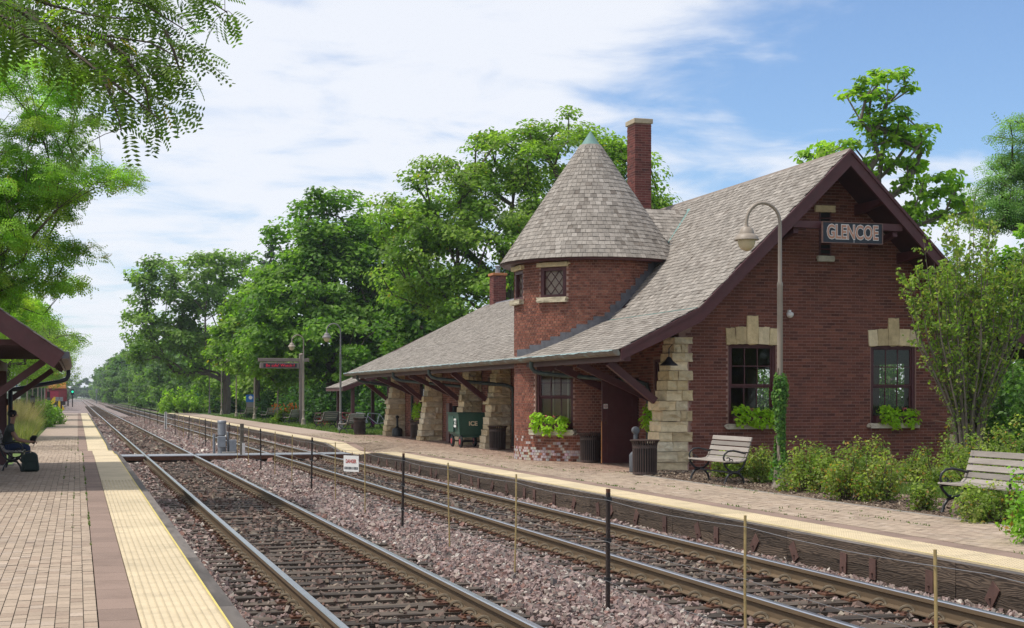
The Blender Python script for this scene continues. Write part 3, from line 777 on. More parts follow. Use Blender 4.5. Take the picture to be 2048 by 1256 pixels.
for (a, b) in WINS:
    c = (a + b) / 2; xs = [-.66, -.42, -.145, .145, .42, .66]
    for i in range(5):
        x0, x1 = c + xs[i] * (b - a) / 1.19, c + xs[i + 1] * (b - a) / 1.19
        zb = WZ1 - .02 + 0.025 * (1 - ((x0 + x1) / 2 - c) ** 2 / .36); zt = 3.50 if i == 2 else 3.25 - (0.03 if i in (0, 4) else 0)
        lean = (xs[i] + xs[i + 1]) / 2 * 0.10
        o = stone(gable, ((x0 + x1) / 2 + lean * .15, YG + .03, (zb + zt) / 2), ((x1 - x0) / 2 - .005, .062, (zt - zb) / 2), 'lintel_stone', rnd.choice(WARM), rot=(0, lean * 1.1, 0))
    stone(gable, (c, YG - .01, WZ0 - .065), ((b - a) / 2 + .055, .11, .06), 'sill_stone', (0.50, 0.45, 0.36))
stone(gable, (16.66, YG + .0, 6.02), (.25, .06, .075), 'lintel_stone', WARM[0])
stone(gable, (16.66, YG - .01, 4.86), (.21, .08, .065), 'sill_stone', (0.55, 0.51, 0.43))
b = MB()
b.box(16.515, 16.55, YG - .02, YG + .005, 4.93, 5.95); b.box(16.79, 16.825, YG - .02, YG + .005, 4.93, 5.95); b.box(16.55, 16.79, YG - .004, YG + .004, 4.93, 5.95, 1)
v = b.build('gable_vent', [M['trim'], M['dark']], ST_, True)
for k in range(8):
    z = 4.97 + k * .12
    MB().bar((16.55, YG - .012, z), (16.79, YG - .012, z), .05, .016, up=(0, -.6, .8)).build('louvre', M['trim'], v)
# ---- windows
def window(parent, xf, w, h, cols, up_rows, low_rows, blind=False, split=0.5, name='window', dark=True):
    """xf: local frame, x right, y into the wall, z up, origin at sill centre"""
    fr = MB(xf); t = .07
    fr.box(-w / 2, -w / 2 + t, .04, .16, 0, h); fr.box(w / 2 - t, w / 2, .04, .16, 0, h); fr.box(-w / 2 + t, w / 2 - t, .04, .16, h - t, h); fr.box(-w / 2 + t, w / 2 - t, .04, .16, 0, .06)
    wn_ = fr.build(name, M['trim'], parent, True)
    zm = .06 + (h - t - .06) * split
    for (za, zb, rows, yo) in ((zm, h - t, up_rows, .07), (.06, zm, low_rows, .10)):
        s = MB(xf); e = .042
        x0, x1 = -w / 2 + t, w / 2 - t
        s.box(x0, x0 + e, yo, yo + .03, za, zb); s.box(x1 - e, x1, yo, yo + .03, za, zb); s.box(x0 + e, x1 - e, yo, yo + .03, za, za + e); s.box(x0 + e, x1 - e, yo, yo + .03, zb - e, zb)
        sash = s.build('sash', M['trim'], wn_)
        pw = (x1 - x0 - 2 * e) / cols; ph = (zb - za - 2 * e) / rows
        for i in range(1, cols): MB(xf).box(x0 + e + pw * i - .011, x0 + e + pw * i + .011, yo + .002, yo + .026, za + e, zb - e).build('muntin', M['trim'], wn_)
        for j in range(1, rows): MB(xf).box(x0 + e, x1 - e, yo + .004, yo + .024, za + e + ph * j - .011, za + e + ph * j + .011).build('muntin', M['trim'], wn_)
        for i in range(cols):
            for j in range(rows):
                px0, pz0 = x0 + e + pw * i + .011, za + e + ph * j + .011
                MB(xf).add([(px0, yo + .015, pz0), (px0 + pw - .022, yo + .015, pz0), (px0 + pw - .022, yo + .015, pz0 + ph - .022), (px0, yo + .015, pz0 + ph - .022)], [(0, 1, 2, 3)]).build('pane', M['glass'], wn_)
    if blind:
        bl = MB(xf)
        bl.box(-w / 2 + .08, w / 2 - .08, .20, .205, .05, h - .08); bl.build('blind', mat('tan_blind', (0.30, 0.19, 0.105), .9, var=.15, scale=3, stretch=(1, 1, 12)), wn_)
        for q in (-.12, .28, .49): MB(xf).box(w * q - .02, w * q + .02, .17, .19, .05, h - .08).build('blind_cord', M['cream'], wn_)
    return wn_
for (a, b_) in WINS:
    window(ST_, Matrix.Translation(((a + b_) / 2, YG, WZ0 - .0)), b_ - a, WZ1 - WZ0 + .02, 3, 2, 1, split=.47)
# ---- other walls (rear and inside)
RWH = [(32.6, 34.3, 1.0, 2.5), (35.6, 36.9, 1.0, 2.5), (39.6, 41.6, 1.0, 2.5)]
rw = MB(); panels(rw, YG + .301, 61, -.3, 3.4, RWH, lambda a, b, c, d: rw.box(19.98, 20.28, a, b, c, d)); rw.build('rear_wall', M['mortar'], ST_, True)
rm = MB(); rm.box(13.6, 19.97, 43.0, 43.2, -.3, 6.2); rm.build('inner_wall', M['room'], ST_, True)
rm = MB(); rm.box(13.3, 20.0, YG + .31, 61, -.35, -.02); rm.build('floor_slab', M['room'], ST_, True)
# ---- trackside wall with doors and windows (u runs along +Y)
TH = [(31.7, 32.75, 1.0, 2.55), (33.72, 34.65, 0.0, 2.14), (39.9, 40.9, .95, 2.5), (41.6, 42.8, .95, 2.5), (45.9, 47.6, 0.0, 2.3), (50.2, 51.4, .95, 2.3), (56.6, 57.9, .95, 2.3), (55.0, 55.9, 0.0, 2.15)]
t = MB(); panels(t, YG + .301, 61.0, -.3, 3.0, TH, lambda a, b, c, d: t.box(WX + .006, WX + .28, a, b, c, d))
tw = t.build('trackside_wall', M['mortar'], ST_, True)
pc = Pieces(); chT = clip_holes([(a - .02, b + .02, c - .08 if c else c - 1, d + .02) for a, b, c, d in TH])
lay(pc, (WX, 0, 0), (0, 1, 0), (-1, 0, 0), YG + .3, 61.0, 0.0, 2.95, lambda b0, b1, z: chT(b0, b1, z), 0.213, 'turret')
pc.build('brick', 'bricks', M['brick'], tw, 0)
RZ90 = Matrix.Rotation(-math.pi / 2, 4, 'Z')
for (a, b_, c, d) in TH:
    if c > 0:
        window(ST_, Matrix.Translation((WX, (a + b_) / 2, c)) @ RZ90, b_ - a, d - c, 2, 2, 2)
        stone(tw, (WX - .02, (a + b_) / 2, c - .055), (.10, (b_ - a) / 2 + .06, .055), 'sill_stone', (0.5, 0.45, 0.35))
MB().box(WX + .20, WX + .25, 45.9, 47.6, 0, 2.3).build('doorway_void_panel', M['dark'], ST_, True)  # near-black panel paints the unlit void of the opening
# open panelled door leaf, standing at right angles to the wall
DY = 33.69
dr = MB().box(12.29, 13.22, DY, DY + .045, .03, 2.12).build('door', M['trim'], ST_, True, bevel=.003)
for (z0, z1) in ((.12, .50), (.60, .86), (.96, 1.26), (1.36, 1.66), (1.76, 2.04)):
    b = MB(); b.box(12.42, 13.10, DY - .010, DY - .001, z0, z0 + .03); b.box(12.42, 13.10, DY - .010, DY - .001, z1 - .03, z1); b.box(12.42, 12.45, DY - .010, DY - .001, z0 + .03, z1 - .03); b.box(13.07, 13.10, DY - .010, DY - .001, z0 + .03, z1 - .03)
    b.build('door_panel', M['trim'], dr)
MB().box(12.278, 12.288, DY + .002, DY + .043, .03, 1.05).build('painted_lit_edge', mat('lit_edge_orange', (.45, .20, .07), .8), dr)  # orange strip paints the light falling on the lower door edge
MB().lathe([(.03, 0), (.032, .02), (.012, .03)], (0, 0, 0), 10).build('door_knob', M['rust'], dr).matrix_local = Matrix.Translation((12.36, DY - .01, 1.02)) @ Matrix.Rotation(R(90), 4, 'X')
sg = MB(Matrix.Translation((12.38, DY - .006, 1.42)) @ Matrix.Rotation(R(90), 4, 'X')); sg.box(-.055, .055, -.055, .055, -.004, .004)
o = sg.build('door_sticker', M['white'], dr)
MB(Matrix.Translation((12.38, DY - .0125, 1.42)) @ Matrix.Rotation(R(90), 4, 'X')).lathe([(.04, 0), (.04, .001)], n=20).build('sticker_ring', M['danger_red'], dr)
MB(Matrix.Translation((12.38, DY - .0145, 1.42)) @ Matrix.Rotation(R(90), 4, 'X')).lathe([(.026, 0), (.026, .001)], n=20).build('sticker_disc', M['white'], dr)
MB(Matrix.Translation((12.38, DY - .0165, 1.42)) @ Matrix.Rotation(R(90), 4, 'X')).box(-.02, .02, -.006, .006, 0, .001).build('sticker_bar', M['sign_dark'], dr)
# ---- buttresses of rough limestone
def buttress(y0, y1, full):
    bt = MB().box(12.95, 13.24, y0 + .03, y1 - .03, -.2, 2.9).build('buttress', M['mortar_light'], ST_, True)
    z = -.04; k = 0
    while z < 3.0:
        h = rnd.choice([.16, .20, .24, .22]); zc = z + h / 2
        if zc > 2.95: break
        toe = 12.36 + .03 * rnd.random() + .17 * max(zc, 0)
        if 1.42 < zc < 1.64: toe -= .13
        lim = 3.02 if not full else 9
        right = 13.22 + (0.10 if k % 2 else -.02) if full else 13.24
        top = roofz((toe + right) / 2) - .13
        if zc + h / 2 > top: h = max(.08, top - z); zc = z + h / 2
        if h < .05: break
        n = 1 if rnd.random() < .25 else 2
        cuts = [toe, right] if n == 1 else [toe, toe + (right - toe) * rnd.uniform(.38, .62), right]
        for i in range(n):
            xa, xb = cuts[i], cuts[i + 1]
            yf = y0 - .03 * rnd.random()
            stone(bt, ((xa + xb) / 2, (yf + y1) / 2, zc), ((xb - xa) / 2 - .006, (y1 - yf) / 2, h / 2 - .006), 'stone', rnd.choice(SC) if zc < 1.5 else rnd.choice(WARM + SC[:2]))
        z += h; k += 1
    return bt
for (ya, yb, fl) in ((YG - .035, YG + .62, True), (44.8, 45.5, False), (48.3, 49.1, False), (53.9, 54.6, False), (60.5, 61.2, False)): buttress(ya, yb, fl)
bt = MB().box(20.05, 20.3, YG + .02, YG + .5, -.2, 2.8).build('buttress', M['mortar_light'], ST_, True)
z = -.04; k = 0
while z < 3.0:
    h = rnd.choice([.16, .20, .24]); left = 2 * RX - 13.22 - (0.10 if k % 2 else -.02)
    stone(bt, ((left + 20.85) / 2, YG + .29, z + h / 2), ((20.85 - left) / 2, .33, h / 2 - .006)); z += h; k += 1
# ---- turret
TX, TY, TR = 13.2, 37.1, 2.05
va = math.atan2(-TY, -TX)                       # direction of the camera seen from the turret
WIN_A = [math.pi, math.pi + R(42)]              # facing the tracks, and facing the near end
def turr(a, r): return (TX + r * math.cos(a), TY + r * math.sin(a))
def ang_diff(a, b): return (a - b + math.pi) % (2 * math.pi) - math.pi
tb = MB(); seg = 96; HW_UP = math.asin(.385 / TR); HW_LO = math.asin(.56 / TR)
def t_hole(a, z):
    for i, w in enumerate(WIN_A):
        if abs(ang_diff(a, w)) < HW_UP and 4.20 < z < 4.99: return True
    return abs(ang_diff(a, WIN_A[1])) < HW_LO and .78 < z < 2.45
zl = [-.3, .78, 2.45, 4.20, 4.99, 5.25]
angs_ = sorted({i * 2 * math.pi / seg for i in range(seg + 1)} | {(w + s * h) % (2 * math.pi) for w, h in ((WIN_A[0], HW_UP), (WIN_A[1], HW_UP), (WIN_A[1], HW_LO)) for s in (-1, 1)})
for i in range(len(angs_) - 1):
    for j in range(5):
        a0, a1 = angs_[i], angs_[i + 1]
        if a1 - a0 < 1e-6 or t_hole((a0 + a1) / 2, (zl[j] + zl[j + 1]) / 2): continue
        r0, r1 = TR - .012, TR - .28
        fl = 0.05 if zl[j] < .5 else 0.0
        q = [turr(a0, r0), turr(a1, r0), turr(a1, r1), turr(a0, r1)]
        tb.add([(*p, zl[j]) for p in q] + [(*p, zl[j + 1]) for p in q], CUBE_F)
turret = tb.build('turret_wall', M['mortar_light'], ST_, True)
pc = Pieces(); z = 0.0; k = 0; LB = 0.108
nb = int(2 * math.pi * TR / LB)
while z < 5.18:
    for i in range(nb):
        a = (i + (k % 2) * .5) * 2 * math.pi / nb
        if abs(ang_diff(a, va)) > 1.95: continue
        zc = z + CH / 2
        hf = .5 * (LB - .011) / TR
        if any(abs(ang_diff(a, w)) < HW_UP + hf * .6 and 4.08 < zc < 5.09 for w in WIN_A): continue
        if abs(ang_diff(a, WIN_A[1])) < HW_LO + hf * .6 and .66 < zc < 2.46: continue
        col = bcol('turret')
        off_view = ang_diff(a, va)
        if zc < .52 - .16 * abs(off_view + .6) and rnd.random() < (0.7 if zc < .3 else .3) * (1.0 if off_view > 0.4 or zc < .3 else .55): col = tuple(q * rnd.uniform(.85, 1.1) for q in (.44, .38, .37))  # efflorescence whitens the lowest courses, varying with angle from the view
        elif zc < .62 and rnd.random() < .08: col = (.40, .34, .32)
        ax = ((-math.sin(a), math.cos(a), 0), (math.cos(a), math.sin(a), 0), (0, 0, 1))
        rr = TR - .05 + rnd.uniform(-.002, .003)
        pc.add((TX + rr * math.cos(a), TY + rr * math.sin(a), zc), ax, ((LB - .011) / 2, .05, CH / 2 - .0064), col)
    z += CH; k += 1
def kt(c):
    return 1e6 if (3.0 < c[2]) is False and not (c[2] < 2.3 and c[0] < 12.2) else (Vector(c) - CAM).length
pc.build('brick', 'bricks', M['brick'], turret, 100, kt)
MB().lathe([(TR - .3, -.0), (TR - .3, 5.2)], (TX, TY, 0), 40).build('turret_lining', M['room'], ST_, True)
for i, w in enumerate(WIN_A):
    F = Matrix.Translation((*turr(w, TR - .03), 0)) @ Matrix.Rotation(w + math.pi / 2, 4, 'Z')   # local -y points outward
    fr = MB(F); hw = .37
    fr.box(-hw, -hw + .09, .02, .2, 4.2, 4.98); fr.box(hw - .09, hw, .02, .2, 4.2, 4.98); fr.box(-hw + .09, hw - .09, .02, .2, 4.89, 4.98); fr.box(-hw + .09, hw - .09, .02, .2, 4.2, 4.28)
    wn_ = fr.build('window', M['trim'], ST_, True)
    MB(F).add([(-hw + .09, .12, 4.28), (hw - .09, .12, 4.28), (hw - .09, .12, 4.89), (-hw + .09, .12, 4.89)], [(0, 1, 2, 3)]).build('pane', mat('cloudy_pane', (.24, .19, .15), .45, var=.3, scale=3), wn_)
    for s in (-1, 1):
        for q in (-.36, -.12, .12, .36):
            # diamond lattice bars
            pts = []
            for tt in np.linspace(-.6, .6, 41):
                x = q + tt * .5 * s * 1.0; zz = 4.585 + tt * .62
                if abs(x) <= hw - .09 and 4.28 <= zz <= 4.89: pts.append((x, zz))
            if len(pts) > 1: MB(F).bar((pts[0][0], .105, pts[0][1]), (pts[-1][0], .105, pts[-1][1]), .013, .013).build('lattice_bar', M['trim'], wn_)
    o = stone(turret, tuple(F @ Vector((0, -.02, 4.14))), (.43, .10, .065), 'sill_stone', (.50, .44, .32), rz=w + math.pi / 2)
    o = stone(turret, tuple(F @ Vector((0, .0, 5.045))), (.46, .07, .055), 'lintel_stone', WARM[0], rz=w + math.pi / 2)
F = Matrix.Translation((*turr(WIN_A[1], TR - .10), .86)) @ Matrix.Rotation(WIN_A[1] + math.pi / 2, 4, 'Z')
window(ST_, F, 1.10, 1.58, 3, 2, 1, blind=True, split=.5)
stone(turret, tuple(F @ Vector((0, -.06, -.12))), (.66, .14, .07), 'sill_stone', (.50, .46, .37), rz=WIN_A[1] + math.pi / 2)
# ---- shingled roofs
def scol():
    v = rnd.uniform(.80, 1.14); w = rnd.random()
    c = (.272, .245, .217) if w < .55 else ((.232, .207, .182) if w < .8 else ((.305, .277, .247) if w < .95 else (.185, .16, .138)))
    return tuple(q * v for q in c)
def shingles(pc, P0, U, V_, ulen, vlen, ok, expo=.132, w=(.09, .19)):
    P0 = Vector(P0); U = Vector(U).normalized(); V_ = Vector(V_).normalized(); Nn = U.cross(V_)
    if Nn.z < 0: Nn = -Nn
    tilt = 0.075; Vt = (V_ * math.cos(tilt) - Nn * math.sin(tilt)).normalized(); Nt = (Nn * math.cos(tilt) + V_ * math.sin(tilt)).normalized()
    nr = int(vlen / expo)
    for r in range(nr):
        u = -rnd.uniform(0, .1)
        while u < ulen:
            ww = rnd.uniform(*w); uc = u + ww / 2; u += ww
            if uc > ulen or uc < 0: continue
            p = P0 + U * uc + V_ * ((r + .5) * expo + rnd.uniform(-.006, .006))
            if not ok(p): continue
            p = p + Nt * (.012 + rnd.uniform(-.003, .003))
            pc.add(tuple(p), (tuple(U), tuple(Vt), tuple(Nt)), (ww / 2 - .0025, expo * .72, .0085), scol())
RY1 = 43.0
def roof_sheet(b, poly3, th=.10, m=0):
    p = [Vector(q) for q in poly3]; n = (p[1] - p[0]).cross(p[2] - p[0]).normalized()
    if n.z < 0: n = -n
    k = len(p); vs = [tuple(q) for q in p] + [tuple(q - n * th) for q in p]
    b.add(vs, [tuple(range(k)), tuple(range(2 * k - 1, k - 1, -1))] + [(i, k + i, k + (i + 1) % k, (i + 1) % k) for i in range(k)], m)
X2 = 2 * RX
b = MB()
roof_sheet(b, [(KX, YO, KZ), (RX, YO, RZ), (RX, RY1, RZ), (KX, RY1, KZ)]); roof_sheet(b, [(EX, YO, EZ), (KX, YO, KZ), (KX, RY1, KZ), (EX, RY1, EZ)])
roof_sheet(b, [(RX, YO, RZ), (X2 - KX, YO, KZ), (X2 - KX, RY1, KZ), (RX, RY1, RZ)]); roof_sheet(b, [(X2 - KX, YO, KZ), (X2 - EX, YO, EZ), (X2 - EX, RY1, EZ), (X2 - KX, RY1, KZ)])
main_roof = b.build('main_roof', M['soffit'], ST_, True)
def in_turret(p, r=TR - .1): return (p.x - TX) ** 2 + (p.y - TY) ** 2 < r * r
YC, ZC = 37.45, 6.81
def crossz(p): return ZC - abs(p.y - YC)
okm = lambda p: not in_turret(p) and not (p.x > TX and crossz(p) > p.z + .05)
pc = Pieces()
shingles(pc, (EX - .03, YO + .0, EZ + .005), (0, 1, 0), (KX - EX, 0, KZ - EZ), RY1 - YO, math.hypot(KX - EX, KZ - EZ), okm)
shingles(pc, (KX, YO + .0, KZ + .005), (0, 1, 0), (RX - KX, 0, RZ - KZ), RY1 - YO, math.hypot(RX - KX, RZ - KZ), okm)
pc.build('shingle', 'shingles', M['shingle'], main_roof, 150, lambda c: (Vector(c) - CAM).length)
MB().prism([(RX - .10, RZ - .075), (RX, RZ + .045), (RX + .10, RZ - .075), (RX, RZ - .02)], 'y', YO - .01, RY1).build('ridge_cap', mat('ridge_cedar', (.21, .175, .15), .9, var=.4, scale=9), main_roof)
MB().box(KX - .05, KX + .03, YO + .01, RY1 - 8.0, KZ - .01, KZ + .018).build('copper_flashing', M['copper'], main_roof)
b = MB(); roof_sheet(b, [(14.1, YC - 2.2, ZC - 2.2), (RX, YC - 2.2, ZC - 2.2), (RX, YC, ZC), (14.1, YC, ZC)], .06); roof_sheet(b, [(14.1, YC, ZC), (RX, YC, ZC), (RX, YC + 2.2, ZC - 2.2), (14.1, YC + 2.2, ZC - 2.2)], .06)
cross = b.build('cross_roof', M['soffit'], ST_, True)
CZ0, CZ1, CRR = 5.17, 8.74, 2.40
def mainz(p): return RZ - .98 * abs(p.x - RX) if p.x > KX else KZ - .51 * (KX - p.x)
def in_cone(p): r = math.hypot(p.x - TX, p.y - TY); return r < CRR * (CZ1 - p.z) / (CZ1 - CZ0) - .05 and p.z > CZ0
pc = Pieces(); shingles(pc, (14.1, YC - 2.1, ZC - 2.1), (1, 0, 0), (0, 1, 1), RX - 14.1, 2.1 * 1.414, lambda p: p.z > mainz(p) - .08 and not in_cone(p))
pc.build('shingle', 'shingles', M['shingle'], cross, 0)
xa = RX - (RZ - ZC) / .98
MB().bar((xa, YC, ZC + .03), (xa - 1.7, YC - 1.66, ZC - 1.64), .13, .03, up=(-.5, -.5, .7)).build('copper_valley', M['copper'], cross)
# wing roof
WRX, WRZ, WHY, WEY = 16.2, 5.41, 58.5, 62.4
b = MB(); roof_sheet(b, [(EX, RY1 - .0, EZ), (KX, RY1, KZ), (KX, 60.9, KZ), (EX, WEY, EZ)]); roof_sheet(b, [(KX, RY1, KZ), (WRX, RY1, WRZ), (WRX, WHY, WRZ), (KX, 60.9, KZ)])
roof_sheet(b, [(WRX, RY1, WRZ), (21.3, RY1, EZ), (21.3, WEY, EZ), (WRX, WHY, WRZ)]); roof_sheet(b, [(EX, WEY, EZ), (WRX, WHY, WRZ), (21.3, WEY, EZ)])
wing = b.build('wing_roof', M['soffit'], ST_, True)
def okw(p):
    t = (p.z - EZ) / (WRZ - EZ); lim = WEY + (WHY - WEY) * t
    return p.y < lim + .03 and not in_turret(p)
pc = Pieces()
shingles(pc, (EX - .03, RY1, EZ + .005), (0, 1, 0), (KX - EX, 0, KZ - EZ), WEY - RY1, math.hypot(KX - EX, KZ - EZ), okw)
shingles(pc, (KX, RY1, KZ + .005), (0, 1, 0), (WRX - KX, 0, WRZ - KZ), WEY - RY1, math.hypot(WRX - KX, WRZ - KZ), okw)
pc.build('shingle', 'shingles', M['shingle'], wing, 30, lambda c: (Vector(c) - CAM).length)
MB().prism([(WRX - .10, WRZ - .05), (WRX, WRZ + .05), (WRX + .10, WRZ - .05), (WRX, WRZ - .02)], 'y', RY1, WHY).build('ridge_cap', M['lead'], wing)
# cone
b = MB(); b.lathe([(CRR, CZ0), (CRR, CZ0 + .03), (.05, CZ1 - .05), (.01, CZ1 - .04)], (TX, TY, 0), 64); b.lathe([(TR - .05, CZ0 - .03), (CRR - .03, CZ0 - .045), (CRR - .02, CZ0 - .002)], (TX, TY, 0), 64, cap=False)
cone = b.build('turret_roof', M['trim'], ST_, True)
pc = Pieces(); sl = math.hypot(CRR, CZ1 - CZ0); nr = int((sl - .36) / .132)
for r in range(nr):
    t = (r + .5) * .132 / sl; rad = CRR * (1 - t) + .02; zz = CZ0 + .03 + (CZ1 - CZ0) * t
    a = rnd.uniform(0, .1); end = a + 2 * math.pi
    while a < end:
        ww = rnd.uniform(.10, .17) if rad > .9 else rnd.uniform(.07, .12)
        da = ww / rad; ac = a + da / 2; a += da
        if abs(ang_diff(ac, va)) > 1.9: continue
        rd = Vector((math.cos(ac), math.sin(ac), 0)); up = Vector((-CRR * rd.x, -CRR * rd.y, CZ1 - CZ0)).normalized(); tn = Vector((-rd.y, rd.x, 0)); nn = tn.cross(up).normalized()
        if nn.dot(rd) < 0: nn = -nn
        tl = .075; vt = (up * math.cos(tl) - nn * math.sin(tl)); ntn = (nn * math.cos(tl) + up * math.sin(tl))
        p = Vector((TX, TY, 0)) + rd * rad + Vector((0, 0, zz)) + ntn * (.004 + rnd.uniform(-.003, .003))
        if p.x > 14.6 and p.z < mainz(p) - .2: continue
        pc.add(tuple(p), (tuple(tn), tuple(vt), tuple(ntn)), (ww / 2 - .003, .092, .008), scol())
pc.build('shingle', 'shingles', M['shingle'], cone, 120, lambda c: (Vector(c) - CAM).length)
MB().lathe([(.275, CZ1 - .36), (.0, CZ1 + .05)], (TX, TY, 0), 28, cap=False).build('copper_tip', M['copper'], cone, smooth=True)
# lead soaker flashing, stepped down the turret where the main roof meets it
b = MB()
for i in range(40):
    a0 = va + R(-70) + i * R(4.0); a1 = a0 + R(4.0)
    p0 = Vector((*turr(a0, TR + .008), 0)); p1 = Vector((*turr(a1, TR + .008), 0))
    z0 = mainz(p0); z1 = mainz(p1); zt = max(z0, z1) + .26 - ((max(z0, z1) + .26) % .1)
    q0 = Vector((*turr(a0, TR + .014), 0)); q1 = Vector((*turr(a1, TR + .014), 0))
    b.add([(q0.x, q0.y, z0 - .03), (q1.x, q1.y, z1 - .03), (q1.x, q1.y, zt), (q0.x, q0.y, zt)], [(0, 1, 2, 3)])
    e0 = Vector((*turr(a0, TR + .14), 0)); e1 = Vector((*turr(a1, TR + .14), 0))
    b.add([(q0.x, q0.y, z0 + .03), (q1.x, q1.y, z1 + .03), (e1.x, e1.y, mainz(e1) + .027), (e0.x, e0.y, mainz(e0) + .027)], [(0, 1, 2, 3)])
b.build('lead_flashing', M['lead'], turret)
# ---- chimneys
def chimney(x0, x1, y0, y1, z0, z1, cap, single):
    c = MB().box(x0 + .006, x1 - .006, y0 + .006, y1 - .006, z0, z1).build('chimney', M['mortar'], ST_, True)
    pc = Pieces()
    lay(pc, (0, y0, 0), (1, 0, 0), (0, -1, 0), x0, x1, z0, z1, None, .213, 'wall'); lay(pc, (x0, 0, 0), (0, 1, 0), (-1, 0, 0), y0 + .0, y1, z0, z1, None, .213, 'wall')
    lay(pc, (x1, 0, 0), (0, 1, 0), (1, 0, 0), y0, y1, z0, z1, None, .213, 'wall')
    pc.build('brick', 'bricks', M['brick'], c, single)
    if cap == 'stone': MB().box(x0 - .04, x1 + .04, y0 - .04, y1 + .04, z1, z1 + .14).build('chimney_cap', M['cutstone'], c, bevel=.01)
    else:
        MB().box(x0 - .05, x1 + .05, y0 - .05, y1 + .05, z1, z1 + .10).build('chimney_cap', mat('terracotta_cap', (.42, .17, .07), .8), c, bevel=.01)
        MB().lathe([(.10, 0), (.11, .16), (.08, .18), (.08, .26), (.13, .28), (.13, .31), (.0, .33)], ((x0 + x1) / 2, (y0 + y1) / 2, z1 + .10), 14).build('chimney_pot', M['steel'], c)
    return c
c = chimney(15.42, 15.92, 39.5, 40.15, 5.5, 9.55, 'stone', 40)
MB().add([(15.36, 39.44, 5.4), (15.98, 39.44, 5.4), (15.98, 39.6, 6.5), (15.36, 39.6, 7.6), (15.36, 40.2, 5.4), (15.36, 40.2, 7.6)], [(0, 1, 2, 3), (0, 3, 5, 4)]).build('lead_flashing', M['lead'], c)
chimney(16.1, 16.62, 56.9, 57.5, 5.0, 6.55, 'pot', 0)
# ---- bargeboards, purlins, tie beam, brackets
for s in (-1, 1):
    b = MB(); X = lambda x: x if s < 0 else X2 - x
    top = [(RX, RZ + .0), (X(KX), KZ + .0), (X(EX), EZ + .0)]; bot = [(X(EX), EZ - .23), (X(KX + .05), KZ - .30), (RX, RZ - .36)]
    vs = [(p[0], YO - .05, p[1]) for p in top + bot] + [(p[0], YO + .02, p[1]) for p in top + bot]
    fs = [(0, 1, 4, 5), (1, 2, 3, 4), (6, 11, 10, 7), (7, 10, 9, 8), (0, 6, 7, 1), (1, 7, 8, 2), (2, 8, 9, 3), (3, 9, 10, 4), (4, 10, 11, 5)]
    b.add(vs, fs); bb = b.build('bargeboard', M['trim'], ST_, True)
    m = MB(); t2 = [(RX, RZ + .012), (X(KX), KZ + .012), (X(EX), EZ + .012)]; b2 = [(X(EX), EZ - .06), (X(KX), KZ - .07), (RX, RZ - .075)]
    vs = [(p[0], YO - .085, p[1]) for p in t2 + b2] + [(p[0], YO - .052, p[1]) for p in t2 + b2]; m.add(vs, fs); m.build('crown_moulding', M['trim'], bb)
def purlin(x, drop=.30, w=.13, h=.17):
    z = roofz(x) - drop
    y0 = YO + .10
    MB().add([(x - w / 2, y0, z - h * .2), (x + w / 2, y0, z - h * .2), (x + w / 2, YG + .05, z - h), (x - w / 2, YG + .05, z - h), (x - w / 2, y0, z + h * .5), (x + w / 2, y0, z + h * .5), (x + w / 2, YG + .05, z + h * .5), (x - w / 2, YG + .05, z + h * .5)], CUBE_F).build('purlin', M['trim'], ST_, True, bevel=.006)
for x in (RX, 15.78, 14.7, 14.08, 13.47, X2 - 15.78, X2 - 14.66, X2 - 13.5): purlin(x)
tbm = MB(); tbm.box(15.25, 18.0, YO + .03, YO + .17, 5.42, 5.58); tbm.build('tie_beam', M['trim'], ST_, True, bevel=.006)
for x in (15.35, 17.85): MB().bar((x, YO + .11, 5.36), (x, YG + .05, 5.20), .12, .12).build('beam_bracket', M['trim'], ST_, True)
b = MB(); b.box(EX + .10, EX + .26, YO + .05, 61.8, EZ - .24, EZ - .06); b.build('eave_beam', M['trim'], ST_, True)
for y in (YG + .25, 45.15, 48.7, 54.25, 60.85, 32.9, 36.0 - 1.4, 51.4, 57.4):
    main = y in (YG + .25, 45.15, 48.7, 54.25, 60.85)
    x1, z1 = (12.52, 1.56) if main else (13.2, 1.62)
    MB().bar((EX + .28, y, EZ - .24), (x1, y, z1), .14, .16).build('eave_strut', M['trim'], ST_, True)
# gutter and downpipes
g = MB(); prof = [(EX - .03, EZ - .005), (EX - .16, EZ - .0), (EX - .175, EZ - .03), (EX - .15, EZ - .085), (EX - .08, EZ - .12), (EX - .02, EZ - .125), (EX + .0, EZ - .09)]
g.prism(prof, 'y', YO - .02, WEY); gut = g.build('gutter', M['gutter'], ST_, True)
b = MB(); ny = 160
for i in range(ny):
    ya = YO - .022 + (WEY - YO) * i / ny; yb = YO - .022 + (WEY - YO) * (i + 1) / ny
    w = .018 + .008 * math.sin(i * 1.7) + .006 * math.sin(i * .6)
    b.add([(EX - .05, ya, EZ + .006), (EX - .18, ya, EZ + .004), (EX - .185, ya, EZ - w), (EX - .05, yb, EZ + .006), (EX - .18, yb, EZ + .004), (EX - .185, yb, EZ - w)], [(0, 1, 4, 3), (1, 2, 5, 4)])
b.build('gutter_rim', M['gutter_rim'], gut)
for (y, yw) in ((35.6, 32.9), (46.9, 44.3), (52.6, 50.0), (59.8, 58.9)):
    p = [(EX - .06, y, EZ - .11), (EX - .06, y, EZ - .26), (EX + .02, y - .03, EZ - .36), (EX + .2, y - .12, EZ - .42), (WX - .25, yw + .2, 2.02), (WX - .10, yw, 1.95), (WX - .07, yw, 1.8), (WX - .07, yw, .1)]
    MB().tube(p, .055, 10).build('downpipe', M['downpipe'], ST_, True, smooth=True)

